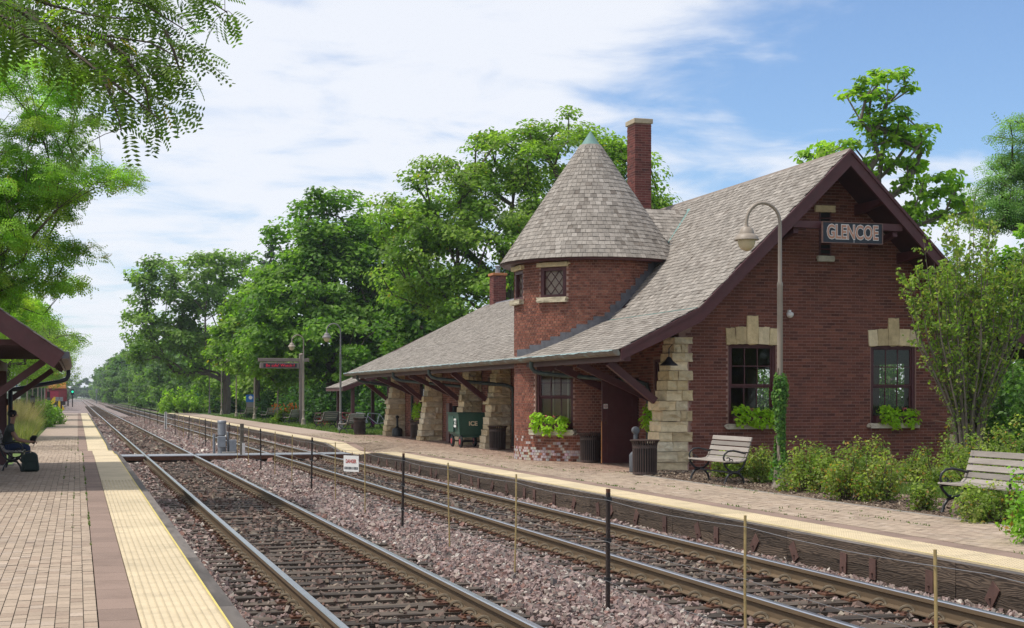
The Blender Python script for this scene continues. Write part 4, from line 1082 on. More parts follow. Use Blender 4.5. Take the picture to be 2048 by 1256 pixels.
# ================================================================== THINGS
def text(name, s, size, m, parent, mtx, extrude=.004, offset=0.0, sx=1.0, align='CENTER'):
    cu = bpy.data.curves.new(name, 'FONT'); cu.body = s; cu.size = size; cu.extrude = extrude; cu.offset = offset
    cu.align_x = align; cu.align_y = 'CENTER'; cu.resolution_u = 3
    cu.materials.append(m); o = bpy.data.objects.new(name, cu); COL.objects.link(o); o.parent = parent
    dg = bpy.context.evaluated_depsgraph_get(); dg.update(); me = bpy.data.meshes.new_from_object(o.evaluated_get(dg)); bpy.data.objects.remove(o); bpy.data.curves.remove(cu)
    o = link(name, me, parent); o.matrix_basis = mtx @ Matrix.Diagonal((sx, 1, 1, 1)); return o
FACE_NY = Matrix.Rotation(R(90), 4, 'X')                    # text plane facing -Y
FACE_NX = Matrix.Rotation(R(-90), 4, 'Z') @ FACE_NY         # text plane facing -X
ORD = ['nearest', 'second nearest', 'third nearest', 'fourth nearest', 'fifth nearest', 'sixth nearest', 'seventh nearest', 'eighth nearest', 'ninth nearest', 'tenth nearest']

# ---- station name board
sg = empty('station_sign', (RX, YO - .10, 5.10), label='dark blue GLENCOE name board hung from the gable beam', cat='sign')
MB().box(-.74, .74, -.02, .02, 0, .44).build('board', M['sign_dark'], sg)
fr = MB(); fr.box(-.76, .76, -.035, .025, .441, .458); fr.box(-.76, .76, -.035, .025, -.018, -.001); fr.box(-.76, -.741, -.035, .025, 0, .44); fr.box(.741, .76, -.035, .025, 0, .44); fr.build('frame', M['sign_frame'], sg)
MB().box(.03, .036, -.024, -.0205, 0, .08).build('panel_seam', M['white'], sg)
text('lettering_outline', 'GLENCOE', .435, M['white'], sg, Matrix.Translation((.0, -.022, .22)) @ FACE_NY, .001, .022, .655)
text('lettering', 'GLENCOE', .435, M['salmon'], sg, Matrix.Translation((.0, -.026, .22)) @ FACE_NY, .001, .008, .655)

# ---- street lamps
def lamp(mt):
    r = empty('street_lamp', (0, 0, 0))
    b = MB(); b.lathe([(.15, 0), (.15, .04), (.135, .08), (.115, .30), (.12, .33), (.12, .36), (.085, .38), (.066, .41), (.060, .80), (.072, .82), (.072, .88), (.055, .90)], n=20); b.build('base', mt, r, smooth=True)
    b = MB(); b.lathe([(.053, .90), (.050, 3.66), (.054, 3.68), (.054, 3.73), (.037, 3.76), (.034, 4.80)], n=14); b.build('post', mt, r, smooth=True)
    pts = [(0, 0, 4.80)] + [(-.335 + .335 * math.cos(a), 0, 4.83 + .36 * math.sin(a)) for a in np.linspace(0, math.pi, 14)] + [(-.67, 0, 4.76)]
    b = MB(); b.tube(pts, .031, 10); b.build('arm', mt, r, smooth=True)
    b = MB(); b.lathe([(.035, 4.78), (.04, 4.74), (.08, 4.735), (.12, 4.69), (.14, 4.63), (.145, 4.61), (.185, 4.585), (.21, 4.545), (.22, 4.515), (.228, 4.512), (.228, 4.50), (.17, 4.50)], (-.67, 0, 0), 24); b.build('shade', mt, r, smooth=True)
    b = MB(); b.lathe([(.165, 4.50), (.158, 4.44), (.13, 4.37), (.085, 4.325), (.03, 4.305), (.01, 4.30)], (-.67, 0, 0), 20); b.build('globe', M['globe'], r, smooth=True)
    return r
l0 = lamp(M['lamp']); ld = lamp(M['lamp_dark'])
spots = [((12.32, 24.3), l0, 'taupe gooseneck street lamp wrapped in ivy before the brick gable'), (ground(681, 861.5), ld, 'grey gooseneck street lamp standing by the bicycles beyond the station'),
         (ground(607, 850.8), None, 'taupe gooseneck street lamp beside the red message board'), ((12.3, 12.3 / ray(555.6)), None, 'gooseneck street lamp half hidden by leaves left of the message board'),
         ((12.3, 12.3 / ray(509)), None, 'gooseneck street lamp beside the blue information panel'), ((12.3, 12.3 / ray(472.7)), None, 'gooseneck street lamp third from the far end of the lawn row'),
         ((12.3, 12.3 / ray(443)), None, 'gooseneck street lamp second from the far end of the lawn row'), ((12.3, 12.3 / ray(419)), None, 'gooseneck street lamp at the far end of the lawn row')]
for i, (p, src, lab) in enumerate(spots):
    o = src or copy_tree(l0); o.location = (p[0], p[1], 0); o.scale = (1, 1, 1)
    props(o, lab, 'street lamp', 'street lamps along the station lawn')
l0.scale = (1, 1, 1.0)
for i, px in enumerate((37, 54.5, 65, 76, 83, 89.6, 96)):
    o = copy_tree(l0); o.location = (-3.8, -3.8 / ray(px), 0.0)
    o.rotation_euler = (0, 0, math.pi if i % 2 else 0); o.scale = (1.05, 1.05, 1.25)
    props(o, 'tall taupe lamp post in the left row, %s to the shelter' % ORD[i], 'street lamp', 'lamp posts left of the platform')
MB().box(-4.35, -3.25, 96, 99, -.1, .35).build('concrete_block', M['concrete'])
bpy.data.objects['concrete_block'].location = (0, 0, 0); props(bpy.data.objects['concrete_block'], 'low concrete footing under the first left lamp post', 'footing')

# ---- benches (long side along Y, facing -X)
def bench(L_=1.75):
    r = empty('bench', (0, 0, 0))
    sl = [(.02, .43, 0), (.115, .425, 0), (.21, .422, 0), (.305, .428, 0.1), (.385, .46, .75), (.43, .545, 1.15), (.465, .645, 1.25), (.495, .745, 1.27), (.525, .845, 1.3)]
    for (x, z, a) in sl:
        m = MB(Matrix.Translation((x, 0, z)) @ Matrix.Rotation(-a, 4, 'Y')); m.box(-.042, .042, -L_ / 2, L_ / 2, -.014, .014)
        m.build('slat', M['wood_grey'], r, bevel=.004)
    for s in (-1, 1):
        y = s * (L_ / 2 - .07); f = MB()
        arc = lambda cx, cz, rx, rz, a0, a1, n=10: [(cx + rx * math.cos(a), y, cz + rz * math.sin(a)) for a in np.linspace(a0, a1, n)]
        f.tube([(-.02, y, .40), (.02, y, .33), (.10, y, .25), (.20, y, .225), (.30, y, .25), (.38, y, .33), (.43, y, .44), (.475, y, .64), (.535, y, .86), (.545, y, .88)], .021, 8)
        f.tube([(.20, y, .225), (.10, y, .20), (.035, y, .11), (.01, y, .02), (.0, y, 0.0)], [.024, .024, .022, .022, .03], 8); f.tube([(.20, y, .225), (.30, y, .20), (.375, y, .11), (.40, y, .02), (.41, y, 0)], [.024, .024, .022, .022, .03], 8)
        f.tube([(-.02, y, .40), (.12, y, .405), (.30, y, .405)], .018, 8)
        f.build('leg_frame', M['iron'], r, smooth=True)
        f = MB(); f.tube([(.46, y, .60), (.40, y, .585), (.30, y, .61), (.18, y, .635), (.07, y, .625), (.0, y, .57), (-.025, y, .50), (.0, y, .43)], .019, 8)
        f.tube(arc(.07, .47, .035, .035, -2.2, 2.6, 10), .011, 6); f.tube(arc(.14, .452, .022, .022, -2, 2.8, 8), .009, 6)
        f.build('armrest', M['iron'], r, smooth=True)
    MB().tube([(.2, -L_ / 2 + .07, .215), (.2, L_ / 2 - .07, .215)], .016, 8).build('stretcher', M['iron'], r, smooth=True)
    return r
b0 = bench()
MX, MY = ground(35, 938); MX -= .10
bl = [((11.70, 26.15, 0), 0, 'weathered slat bench against the stone buttress, beside the brown bin', 1), ((11.75, 17.38, 0), 0, 'weathered slat bench at the right edge, shrubs behind it', 1)]
for (px, py, rz, lab) in ((652, 858, -.15, 'slat bench on the lawn beside the grey lamp post'), (587, 849, -.15, 'slat bench on the lawn in front of the orange lilies'), (540, 842, -.15, 'slat bench on the lawn left of the half hidden lamp'), (497, 838, -.15, 'farthest slat bench on the lawn, behind the blue panel'), (702, 866, -.1, 'slat bench half hidden behind the bin near the bicycles')):
    x, y = ground(px, py); bl.append(((x - .2, y, 0), rz, lab, 1))
for i, (p, rz, lab, s) in enumerate(bl):
    o = b0 if i == 0 else copy_tree(b0); o.location = p; o.rotation_euler = (0, 0, rz); o['label'] = lab; o['category'] = 'bench'; o['group'] = 'slat benches with iron frames'
for o in bpy.data.objects:
    if o.name.startswith('bench') and o.get('label', '').startswith(('slat', 'farthest')): o.rotation_euler = (0, 0, R(-35))
o = copy_tree(b0); o.rotation_euler = (0, 0, math.pi); o['label'] = 'dark bench under the left shelter with a man sitting on it'
o.location = (MX + .22, MY, 0)

# ---- litter bins of vertical steel slats with a flared rim
def bin_():
    r = empty('litter_bin', (0, 0, 0))
    MB().lathe([(.245, .03), (.245, .70)], n=24, cap=False).build('liner', M['rubber'], r)
    MB().lathe([(.262, .02), (.272, .02), (.272, .075), (.262, .075)], n=28).build('base_ring', M['bin'], r)
    MB().lathe([(.268, .60), (.282, .60), (.282, .665), (.268, .665)], n=28).build('top_band', M['bin'], r)
    me = None
    for k in range(30):
        a = k * 2 * math.pi / 30
        if me is None:
            b = MB(); b.tube([(.262, 0, .03), (.268, 0, .3), (.272, 0, .62), (.280, 0, .70), (.305, 0, .755), (.335, 0, .775)], .0145, 5); me = b.mesh('slat', M['bin'], True)
        o = link('slat', me, r); o.rotation_euler = (0, 0, a)
    MB().lathe([(.318, .772), (.345, .768), (.348, .782), (.318, .788)], n=30).build('rim', M['bin'], r, smooth=True)
    return r
bn = bin_()
for i, (p, lab) in enumerate([((11.5, 28.9), 'brown slatted litter bin beside the bench and stone buttress'), ((12.35, 34.72), 'brown slatted litter bin between turret and open door'), ((12.55, 43.9), 'brown slatted litter bin between the stone buttress and turret'), ((12.6, 55.4), 'brown slatted litter bin below the hanging flower basket'), ((11.75, 62.9), 'brown slatted litter bin on the lawn edge by the bicycles')]):
    o = bn if i == 0 else copy_tree(bn); o.location = (p[0], p[1], 0); o.scale = (.92, .92, .95); o['label'] = lab; o['category'] = 'litter bin'; o['group'] = 'brown litter bins'
# ---- ash urns
def urn(mt, big):
    r = empty('ash_urn', (0, 0, 0))
    if big: prof = [(.20, 0), (.22, .02), (.22, .26), (.19, .33), (.09, .37), (.045, .42), (.045, .74)]
    else: prof = [(.12, 0), (.125, .02), (.125, .33), (.10, .37), (.04, .42), (.04, .75)]
    MB().lathe(prof, n=20).build('body', mt, r, smooth=True)
    MB(Matrix.Translation((0, 0, .80)) @ Matrix.Rotation(R(90), 4, 'X')).lathe([(.03, -.06), (.07, -.05), (.075, .0), (.07, .05), (.03, .06)], n=16).build('head', mt, r, smooth=True)
    return r
u = urn(M['iron'], True); u.location = (12.78, 59.9, 0); props(u, 'black bucket-shaped ash urn beside the farthest buttress', 'ash urn', 'ash urns')
u = urn(M['grey_plastic'], False); u.location = (11.72, 30.0, 0); u.scale = (1.1, 1.1, 1.15); props(u, 'grey slim ash urn behind the nearest brown bin', 'ash urn', 'ash urns')

# ---- ice cart
cx, cy = 11.80, 45.95
ice = empty('ice_cart', (cx, cy, 0), label='dark green ICE hand cart with rubber wheels under the canopy', cat='cart')
def hexa(b, lo, hi, z0, z1):   # frustum between two rectangles
    (a, c_, d, e), (f, g_, h, i_) = lo, hi
    b.add([(a, d, z0), (c_, d, z0), (c_, e, z0), (a, e, z0), (f, h, z1), (g_, h, z1), (g_, i_, z1), (f, i_, z1)], CUBE_F)
b = MB(); hexa(b, (.06, .94, .0, 1.30), (-.0, .92, -.06, 1.36), .42, 1.10); b.build('box', M['green_paint'], ice, bevel=.008)
b = MB(); b.box(-.03, .95, -.09, 1.39, 1.101, 1.14); b.build('lid', M['green_paint'], ice, bevel=.008)
b = MB(); b.box(-.012, -.004 + .02, .55, 1.25, .50, 1.02); b.build('side_panel', M['green_paint'], ice)
b = MB(); b.box(.1, .9, .05, .11, .33, .42); b.box(.1, .9, 1.15, 1.21, .33, .42); b.box(.12, .17, .05, 1.2, .36, .42); b.box(.83, .88, .05, 1.2, .36, .42); b.build('undercarriage', M['green_paint'], ice)
for x in (.12, .88):
    for y in (.08, 1.18):
        w = MB(Matrix.Translation((x, y, .19)) @ Matrix.Rotation(R(90), 4, 'Y')); w.lathe([(.10, -.035), (.17, -.04), (.19, -.02), (.19, .02), (.17, .04), (.10, .035)], n=20)
        wh = w.build('wheel', M['rubber'], ice, smooth=True)
        w = MB(Matrix.Translation((x, y, .19)) @ Matrix.Rotation(R(90), 4, 'Y')); w.lathe([(.03, -.05), (.095, -.042), (.095, .042), (.03, .05)], n=16); w.build('hub', M['red'], wh, smooth=True)
    MB().tube([(.12, .08 if x < .5 else 1.18, .19), (.88, .08 if x < .5 else 1.18, .19)], .018, 8).build('axle', M['iron'], ice)
text('lettering', 'ICE', .20, M['cream'], ice, Matrix.Translation((.50, -.043, .78)) @ Matrix.Rotation(R(-5), 4, 'X') @ FACE_NY, .002, .008)
b = MB(); b.box(-.020, -.0125, .16, .46, .66, .94); b.build('notice', M['white'], ice)
text('lettering', 'ICE', .20, M['green_paint'], ice, Matrix.Translation((-.024, .31, .80)) @ FACE_NX, .001, .006)
# ---- telephone cabinet and old payphone hood
x, y = 12.75, 50.9
tel = empty('phone_cabinet', (x, y, 0), label='maroon wooden cabinet with black hood between two stone buttresses', cat='cabinet')
b = MB(); b.box(0, .12, 0, .45, 0, 1.42); b.build('upright', M['trim'], tel, bevel=.005); b = MB(); b.box(.121, .5, 0, .4, 0, .62); b.build('base_box', M['trim'], tel, bevel=.005)
b = MB(); b.box(.13, .48, -.02, .38, .80, 1.32); b.build('hood', M['iron'], tel, bevel=.04); b = MB(); b.box(.03, .09, -.012, -.001, .55, .75); b.build('notice_plate', M['white'], tel)
pl = empty('number_sign', (13.18, 56.2, 2.2), label='small wooden number sign under the far canopy', cat='sign')
MB().box(-.02, .02, -.35, .35, 0, .28).build('board', M['trim'], pl); text('lettering', 'U4', .2, M['sign_frame'], pl, Matrix.Translation((-.024, 0, .14)) @ FACE_NX, .001)
# ---- wall lamp under the near eave, dome camera on the gable
wl = empty('wall_lamp', (12.55, YG - .5, 2.42), label='black enamel dish lamp under the eave beside the gable', cat='lamp')
MB().lathe([(.02, .12), (.05, .10), (.09, .03), (.20, -.06), (.205, -.075), (.19, -.07)], n=20).build('shade', M['iron'], wl, smooth=True); MB().tube([(0, 0, .1), (0, .0, .3), (.2, .3, .4)], .012, 6).build('stem', M['iron'], wl)
cm = empty('security_camera', (15.72, YG - .10, 3.55), label='small white dome camera on the brick gable behind the lamp post', cat='camera')
MB().lathe([(.0, -.085), (.05, -.07), (.08, -.03), (.085, .0), (.08, .03), (.03, .06), (0, .07)], n=16).build('dome', M['white'], cm, smooth=True); MB().box(-.03, .03, 0, .10, .04, .10).build('bracket', M['white'], cm)

# ---- fence between the tracks
FX = 4.8
posts = [13.05 + 9.1 * k for k in range(-1, 16)]
def fpost():
    r = empty('fence_post', (0, 0, 0)); MB().box(-.017, .017, -.022, .022, -.12, 1.17).build('post', M['fence_post'], r, bevel=.004)
    for z in (.35, .72, 1.11): MB().box(-.025, .025, -.03, .036, z - .018, z + .018).build('wire_clamp', M['iron'], r)
    MB().box(-.016, .016, -.02, .02, 1.171, 1.205).build('post_cap', M['rust'], r); return r
fp = fpost(); first = True; k2 = 0
for k, y in enumerate(posts):
    if y < 8: continue
    o = fp if first else copy_tree(fp); first = False
    o.location = (FX + rnd.uniform(-.02, .02), y, -.42); o.rotation_euler = (rnd.uniform(-.02, .02), rnd.uniform(-.02, .04), 0)
    lab = 'dark steel fence post between the tracks, %s to the camera' % ORD[k2] if k2 < 6 else 'dark steel fence post between the tracks beyond the foot crossing'
    props(o, lab, 'fence post', 'dark fence posts between the tracks'); k2 += 1
stk = MB(); stk.tube([(0, 0, -.1), (.0, 0, .6), (.012, 0, 1.19)], .0105, 6); stk_me = stk.mesh('wooden_stake', M['stake'], True); k2 = 0
for y in [7.45] + [13.05 + 9.1 * k + q for k in range(-1, 7) for q in (3.03, 6.07)]:
    if y < 7 or y == 7.01: continue
    if y != 7.45 and y < 9.5: continue
    o = link('fence_stake', stk_me); o.location = (FX + .0, y, -.42); o.rotation_euler = (rnd.uniform(-.02, .02), rnd.uniform(-.04, .02), rnd.uniform(0, 6))
    lab = 'thin yellowish stake of the track fence, %s to the camera' % ORD[k2] if k2 < 10 else 'thin yellowish stake of the track fence near the foot crossing'
    props(o, lab, 'stake', 'thin stakes of the track fence'); k2 += 1
for z, nm in ((.69, 'top'), (.30, 'middle'), (-.07, 'lowest')):
    b = MB(); ys = np.arange(3.95, 150, .75)
    pts = [(FX - .03, y, z - .03 * abs(math.sin((y - 13.05) / 3.03 * math.pi))) for y in ys]
    b.tube(pts, .0024 if z > .5 else .0018, 5); o = b.build('fence_wire', M['wire']); props(o, '%s wire of the fence between the tracks' % nm, 'wire', 'fence wires')
def hang_sign(y, w, h, lab, big):
    s = empty('warning_sign', (FX - .05, y, .30), label=lab, cat='sign')
    s.rotation_euler = (0, 0, R(32))
    MB().box(-.004, .004, -w / 2, w / 2, 0, h).build('plate', M['white'], s)
    text('lettering', 'DANGER', h * (.32 if big else .25), M['danger_red'], s, Matrix.Translation((-.007, 0, h * .64)) @ FACE_NX, .0008, .003, .75 if big else .45)
    b = MB(); xx = -w * .44
    while xx < w * .43:                       # a line of small print, not legible in the photograph
        l = rnd.uniform(.012, .03); b.box(-.0075, -.0045, xx, xx + l, h * .14, h * .30); xx += l + rnd.uniform(.010, .02)
    b.build('small_print', M['sign_dark'], s)
hang_sign(26.25, .40, .29, 'white DANGER sign with red letters hanging on the fence wire', True)
hang_sign(50.6, .34, .42, 'small white warning sign on the fence just beyond the crossing', False)

# ---- signal equipment at the crossing
sx, sy = 4.55, 48.9
sb = empty('relay_stand', (sx, sy, -.42), label='grey electrical boxes and canister on a stand at the foot crossing', cat='signal box')
MB().lathe([(.14, .0), (.14, .45), (.10, .47), (.10, .80), (.135, .82), (.135, 1.20), (.15, 1.21), (.15, 1.27), (.13, 1.29)], n=18).build('canister', M['steel'], sb, smooth=True)
MB().box(-.16, .10, -.30, -.15, .42, .78).build('junction_box', M['steel'], sb, bevel=.01); MB().box(.22, .45, -.25, -.08, .22, .66).build('junction_box', M['steel'], sb, bevel=.01); MB().box(-.02, .40, -.5, -.28, .08, .27).build('junction_box', M['concrete'], sb, bevel=.01)
MB().tube([(.18, -.1, 0), (.18, -.1, .9)], .03, 8).build('conduit', M['steel'], sb); MB().tube([(-.25, .05, 0), (-.25, .05, .85)], .04, 8).build('conduit', M['steel'], sb)
wp = empty('wooden_post', (5.0, 47.0, -.42), label='short grey wooden post with white board at the crossing', cat='post')
MB().box(-.06, .06, -.05, .05, -.1, 1.22).build('post', mat('grey_timber', (.13, .115, .09), .9, var=.3), wp, bevel=.006); MB().box(.0, .09, -.09, -.06, 0, .6).build('white_board', M['white'], wp)
mk = empty('white_marker_post', (FX + .35, 91.5, -.42), label='short white marker post far along the track fence', cat='post'); MB().box(-.07, .07, -.07, .07, 0, 1.15).build('post', M['white'], mk)

# ---- message board with red LED text
x, y = ground(603, 849)
ms = empty('message_board', (x, y, 0), label='post with cantilever arm and red LED message board on the lawn', cat='sign')
MB().box(-.13, .13, -.13, .13, 0, 4.15).build('post', M['sign_post'], ms, bevel=.01); MB().lathe([(.17, 4.15), (.15, 4.18), (.0, 4.24)], n=4).build('post_cap', M['sign_post'], ms)
for z in (.62, 1.9, 2.75): MB().box(-.16, .16, -.16, .16, z, z + .05).build('post_band', M['sign_post'], ms)
MB().box(-2.55, .45, -.09, .09, 3.72, 3.92).build('arm', M['sign_post'], ms, bevel=.01)
MB().box(-2.45, -.16, -.14, .14, 3.32, 3.66).build('display_case', M['sign_post'], ms, bevel=.01); MB().box(-2.26, -.30, -.152, -.141, 3.375, 3.605).build('display', M['sign_dark'], ms)
text('led_text', 'Be safe! Watch f', .24, M['led'], ms, Matrix.Translation((-1.28, -.158, 3.49)) @ FACE_NY, .001, -.004, 1.06)
for xx in (-2.1, -.5): MB().box(xx - .03, xx + .03, -.03, .03, 3.661, 3.719).build('hanger', M['iron'], ms)
# ---- blue information panels
x, y = ground(504, 838)
ip = empty('information_panel', (x, y + 1, 0), label='blue topped information panel on two dark posts', cat='sign')
for s in (-.28, .28): MB().tube([(s, 0, 0), (s, 0, 1.75)], .035, 8).build('post', M['fence_post'], ip)
MB().box(-.33, .33, -.045, -.02, 1.25, 1.8).build('blue_panel', M['blue'], ip); MB().box(-.30, .30, -.045, -.02, .85, 1.24).build('grey_panel', M['lamp_dark'], ip)
MB(Matrix.Translation((0, -.049, 1.58)) @ FACE_NY).lathe([(.14, 0), (.14, .002)], n=18).build('emblem', M['white'], ip)
x, y = 12.2, 12.2 / ray(394)
ip = empty('information_panel', (x, y, 0), label='distant small blue sign on thin posts by the far trees', cat='sign')
for s in (-.2, .2): MB().tube([(s, 0, 0), (s, 0, 1.9)], .04, 8).build('post', M['fence_post'], ip)
MB().box(-.3, .3, -.05, -.02, 1.4, 2.0).build('blue_panel', M['blue'], ip); text('lettering', 'X', .5, M['white'], ip, Matrix.Translation((0, -.055, 1.7)) @ FACE_NY, .001)

# ---- bicycle shelter beyond the station
hx, hy = 12.4, 70.5
bk = empty('bicycle_shelter', (hx, hy, 0), label='small shingled shelter on maroon posts beyond the station', cat='shelter')
b = MB(); roof_sheet(b, [(0, 0, 2.1), (2.3, 0, 3.0), (2.3, 5, 3.0), (0, 5, 2.1)], .08); roof_sheet(b, [(2.3, 0, 3.0), (4.6, 0, 2.1), (4.6, 5, 2.1), (2.3, 5, 3.0)], .08); rf = b.build('roof', M['soffit'], bk)
pc = Pieces(); shingles(pc, (-.05, 0, 2.1), (0, 1, 0), (2.3, 0, .9), 5.0, 2.5, lambda p: True, .2, (.2, .35)); pc.build('shingle', 'shingles', M['shingle'], rf, 0)
for (a, b_) in (((-.05, -.03, 2.02), (2.3, -.03, 2.93)), ((4.65, -.03, 2.02), (2.3, -.03, 2.93))): MB().bar(a, b_, .05, .24).build('bargeboard', M['trim'], bk)
MB().box(-.06, -.01, -.02, 5, 1.93, 2.12).build('fascia', M['trim'], bk)
for xx in (.5, 2.3, 4.1):
    for yy in (.4, 4.5): MB().box(xx - .08, xx + .08, yy - .08, yy + .08, 0, 2.2 if xx != 2.3 else 2.85).build('post', M['trim'], bk)
for s in (-1, 1): MB().bar((2.3 + s * .1, .4, 2.25), (2.3 + s * 1.2, .4, 2.55), .1, .12).build('brace', M['trim'], bk)
def bicycle(loc, rz, frame, label, second=None):
    r = empty('bicycle', loc, rz, label, 'bicycle', 'bicycles at the shelter')
    for x in (-.52, .52):
        w = MB(Matrix.Translation((x, 0, .34)) @ Matrix.Rotation(R(90), 4, 'X')); pts = [(.32 * math.cos(a), .32 * math.sin(a), 0) for a in np.linspace(0, 2 * math.pi, 25)]; w.tube(pts, .026, 6, cap=False)
        wh = w.build('wheel', M['rubber'], r, smooth=True); s = MB(Matrix.Translation((x, 0, .34)) @ Matrix.Rotation(R(90), 4, 'X'))
        for k in range(10): a = k * math.pi / 10 * 2; s.tube([(0, 0, 0), (.31 * math.cos(a), .31 * math.sin(a), 0)], .003, 3)
        s.build('spokes', M['steel'], wh)
    f = MB(); BB, SE, HD, HB = (-.08, 0, .28), (-.20, 0, .78), (.36, 0, .82), (.40, 0, .66)
    for a, b_ in ((BB, SE), (SE, HD), (BB, HB), (HD, HB), (BB, (-.52, 0, .34)), (SE, (-.52, 0, .34)), (HB, (.52, 0, .34))): f.tube([a, b_], .027, 6)
    f.build('frame', frame, r, smooth=True)
    if second: MB().tube([(.34, .02, .60), (.1, .02, .28), (-.08, .02, .26)], .02, 6).build('frame_tube', second, r)
    MB().tube([(.36, 0, .82), (.34, 0, .98), (.30, -.28, 1.02)], .013, 6).tube([(.34, 0, .98), (.30, .28, 1.02)], .013, 6).build('handlebar', M['iron'], r)
    MB().tube([SE, (-.22, 0, .92)], .014, 6).box(-.34, -.10, -.06, .06, .92, .97).build('saddle', M['rubber'], r)
    MB().lathe([(.09, -.01), (.09, .01)], (-.08, 0, .28), 12).build('crank', M['steel'], r); return r
purple = mat('purple_paint', (.30, .03, .22), .4); silver = mat('silver_paint', (.55, .56, .6), .35, metal=.3)
bx, by = ground(751, 858.5)
bicycle((bx, by, 0), R(168), silver, 'silver and purple bicycle parked beside the stone buttress', purple)
bx, by = ground(722, 857); bicycle((bx, by, 0), R(120), silver, 'white bicycle leaning inside the shelter behind the bin')
bx, by = ground(697, 857); bicycle((bx, by, 0), R(140), M['red'], 'red bicycle at the left post of the shelter')
wg = empty('baggage_wagon', (*ground(672, 854), 0), rz=.3, label='old red wheeled baggage wagon behind the lawn bench', cat='wagon')
MB().box(-1.1, 1.1, -.4, .4, .72, .80).build('deck', M['timber'], wg)
for (x_, y_) in ((-.75, -.42), (.75, -.42), (-.75, .42), (.75, .42)):
    w = MB(Matrix.Translation((x_, y_, .40)) @ Matrix.Rotation(R(90), 4, 'X')); w.tube([(.37 * math.cos(a), .37 * math.sin(a), 0) for a in np.linspace(0, 2 * math.pi, 25)], .03, 6, cap=False); wh = w.build('wheel', M['timber'], wg)
    s = MB(Matrix.Translation((x_, y_, .40)) @ Matrix.Rotation(R(90), 4, 'X')); [s.tube([(0, 0, 0), (.36 * math.cos(k), .36 * math.sin(k), 0)], .015, 4) for k in np.linspace(0, 5.6, 9)]; s.build('spokes', M['red'], wh)

# ---- left shelter
SX, SZ = -.29, 2.45
sh = empty('platform_shelter', (-2.6, 27.3, 0), label='maroon open shelter with gutter on the left platform', cat='shelter')
Y0, Y1 = 27.0, 38.6; RXs = -2.6; pit = .70; RZs = SZ + pit * (SX - RXs)
XB = 2 * RXs - SX
b = MB(); roof_sheet(b, [(SX, Y0, SZ), (RXs, Y0, RZs), (RXs, Y1, RZs), (SX, Y1, SZ)], .09); roof_sheet(b, [(XB, Y0, SZ), (RXs, Y0, RZs), (RXs, Y1, RZs), (XB, Y1, SZ)], .09); rf = b.build('roof', M['soffit'], sh, True)
pc = Pieces(); shingles(pc, (SX + .03, Y0 - .04, SZ + .004), (0, 1, 0), (RXs - SX, 0, RZs - SZ), Y1 - Y0 + .04, 2.7, lambda p: True, .14, (.1, .2)); pc.build('shingle', 'shingles', M['shingle'], rf, 0)
for s in (1, -1):
    xe = SX if s > 0 else XB
    MB().bar((xe - s * .02, Y0 - .03, SZ - .16), (RXs, Y0 - .03, RZs - .17), .055, .32).build('bargeboard', M['trim'], sh, True)
    for yy in np.arange(Y0 + .6, Y1, .62): MB().bar((xe - s * .06, yy, SZ - .15), (RXs, yy, RZs - .15), .06, .12).build('rafter', M['trim'], sh, True)
    MB().box(xe - .03, xe + .01, Y0 + .02, Y1, SZ - .16, SZ - .02).build('fascia', M['trim'], sh, True)
    MB().box(xe - s * 1.46 - .08, xe - s * 1.46 + .08, Y0 + .1, Y1 - .1, 2.28, 2.48).build('wall_plate', M['trim'], sh, True)
for yy in np.arange(Y0 + .6, Y1, .62): MB().box(XB + .5, SX - .5, yy - .03, yy + .03, 2.58, 2.68).build('collar_tie', M['trim'], sh, True)
for yy in (28.3, 37.9):
    for s in (1, -1):
        xe = SX if s > 0 else XB; xp = xe - s * 1.46
        MB().box(xp - .09, xp + .09, yy - .09, yy + .09, 0, 2.28).build('post', M['trim'], sh, True, bevel=.006)
        MB().bar((xp, yy, 1.45), (xe - s * .30, yy, SZ - .14), .10, .13).build('eave_brace', M['trim'], sh, True)
    MB().box(XB + 1.55, SX - 1.55, yy - .06, yy + .06, 2.30, 2.46).build('tie_beam', M['trim'], sh, True)
MB().prism([(SX + .01, SZ - .02), (SX + .15, SZ + .0), (SX + .16, SZ - .03), (SX + .13, SZ - .10), (SX + .07, SZ - .13), (SX + .02, SZ - .13)], 'y', Y0 - .02, Y1).build('gutter', mat('tan_gutter', (.24, .175, .13), .6, var=.2, scale=4, second=(.16, .17, .19)), sh, True)
MB().box(SX + .015, SX + .152, Y0 - .03, Y0 - .021, SZ - .12, SZ - .0).build('gutter_cap', M['lead'], sh, True)
MB().tube([(SX + .07, Y1 - .15, SZ - .12), (SX + .07, Y1 - .15, SZ - .26), (SX + .02, Y1 - .2, SZ - .36), (SX - .15, Y1 - .3, SZ - .42), (-1.50, 37.8, SZ - .62), (-1.57, 37.75, SZ - .66), (-1.57, 37.75, .05)], .055, 10).build('downpipe', M['iron'], sh, True, smooth=True)

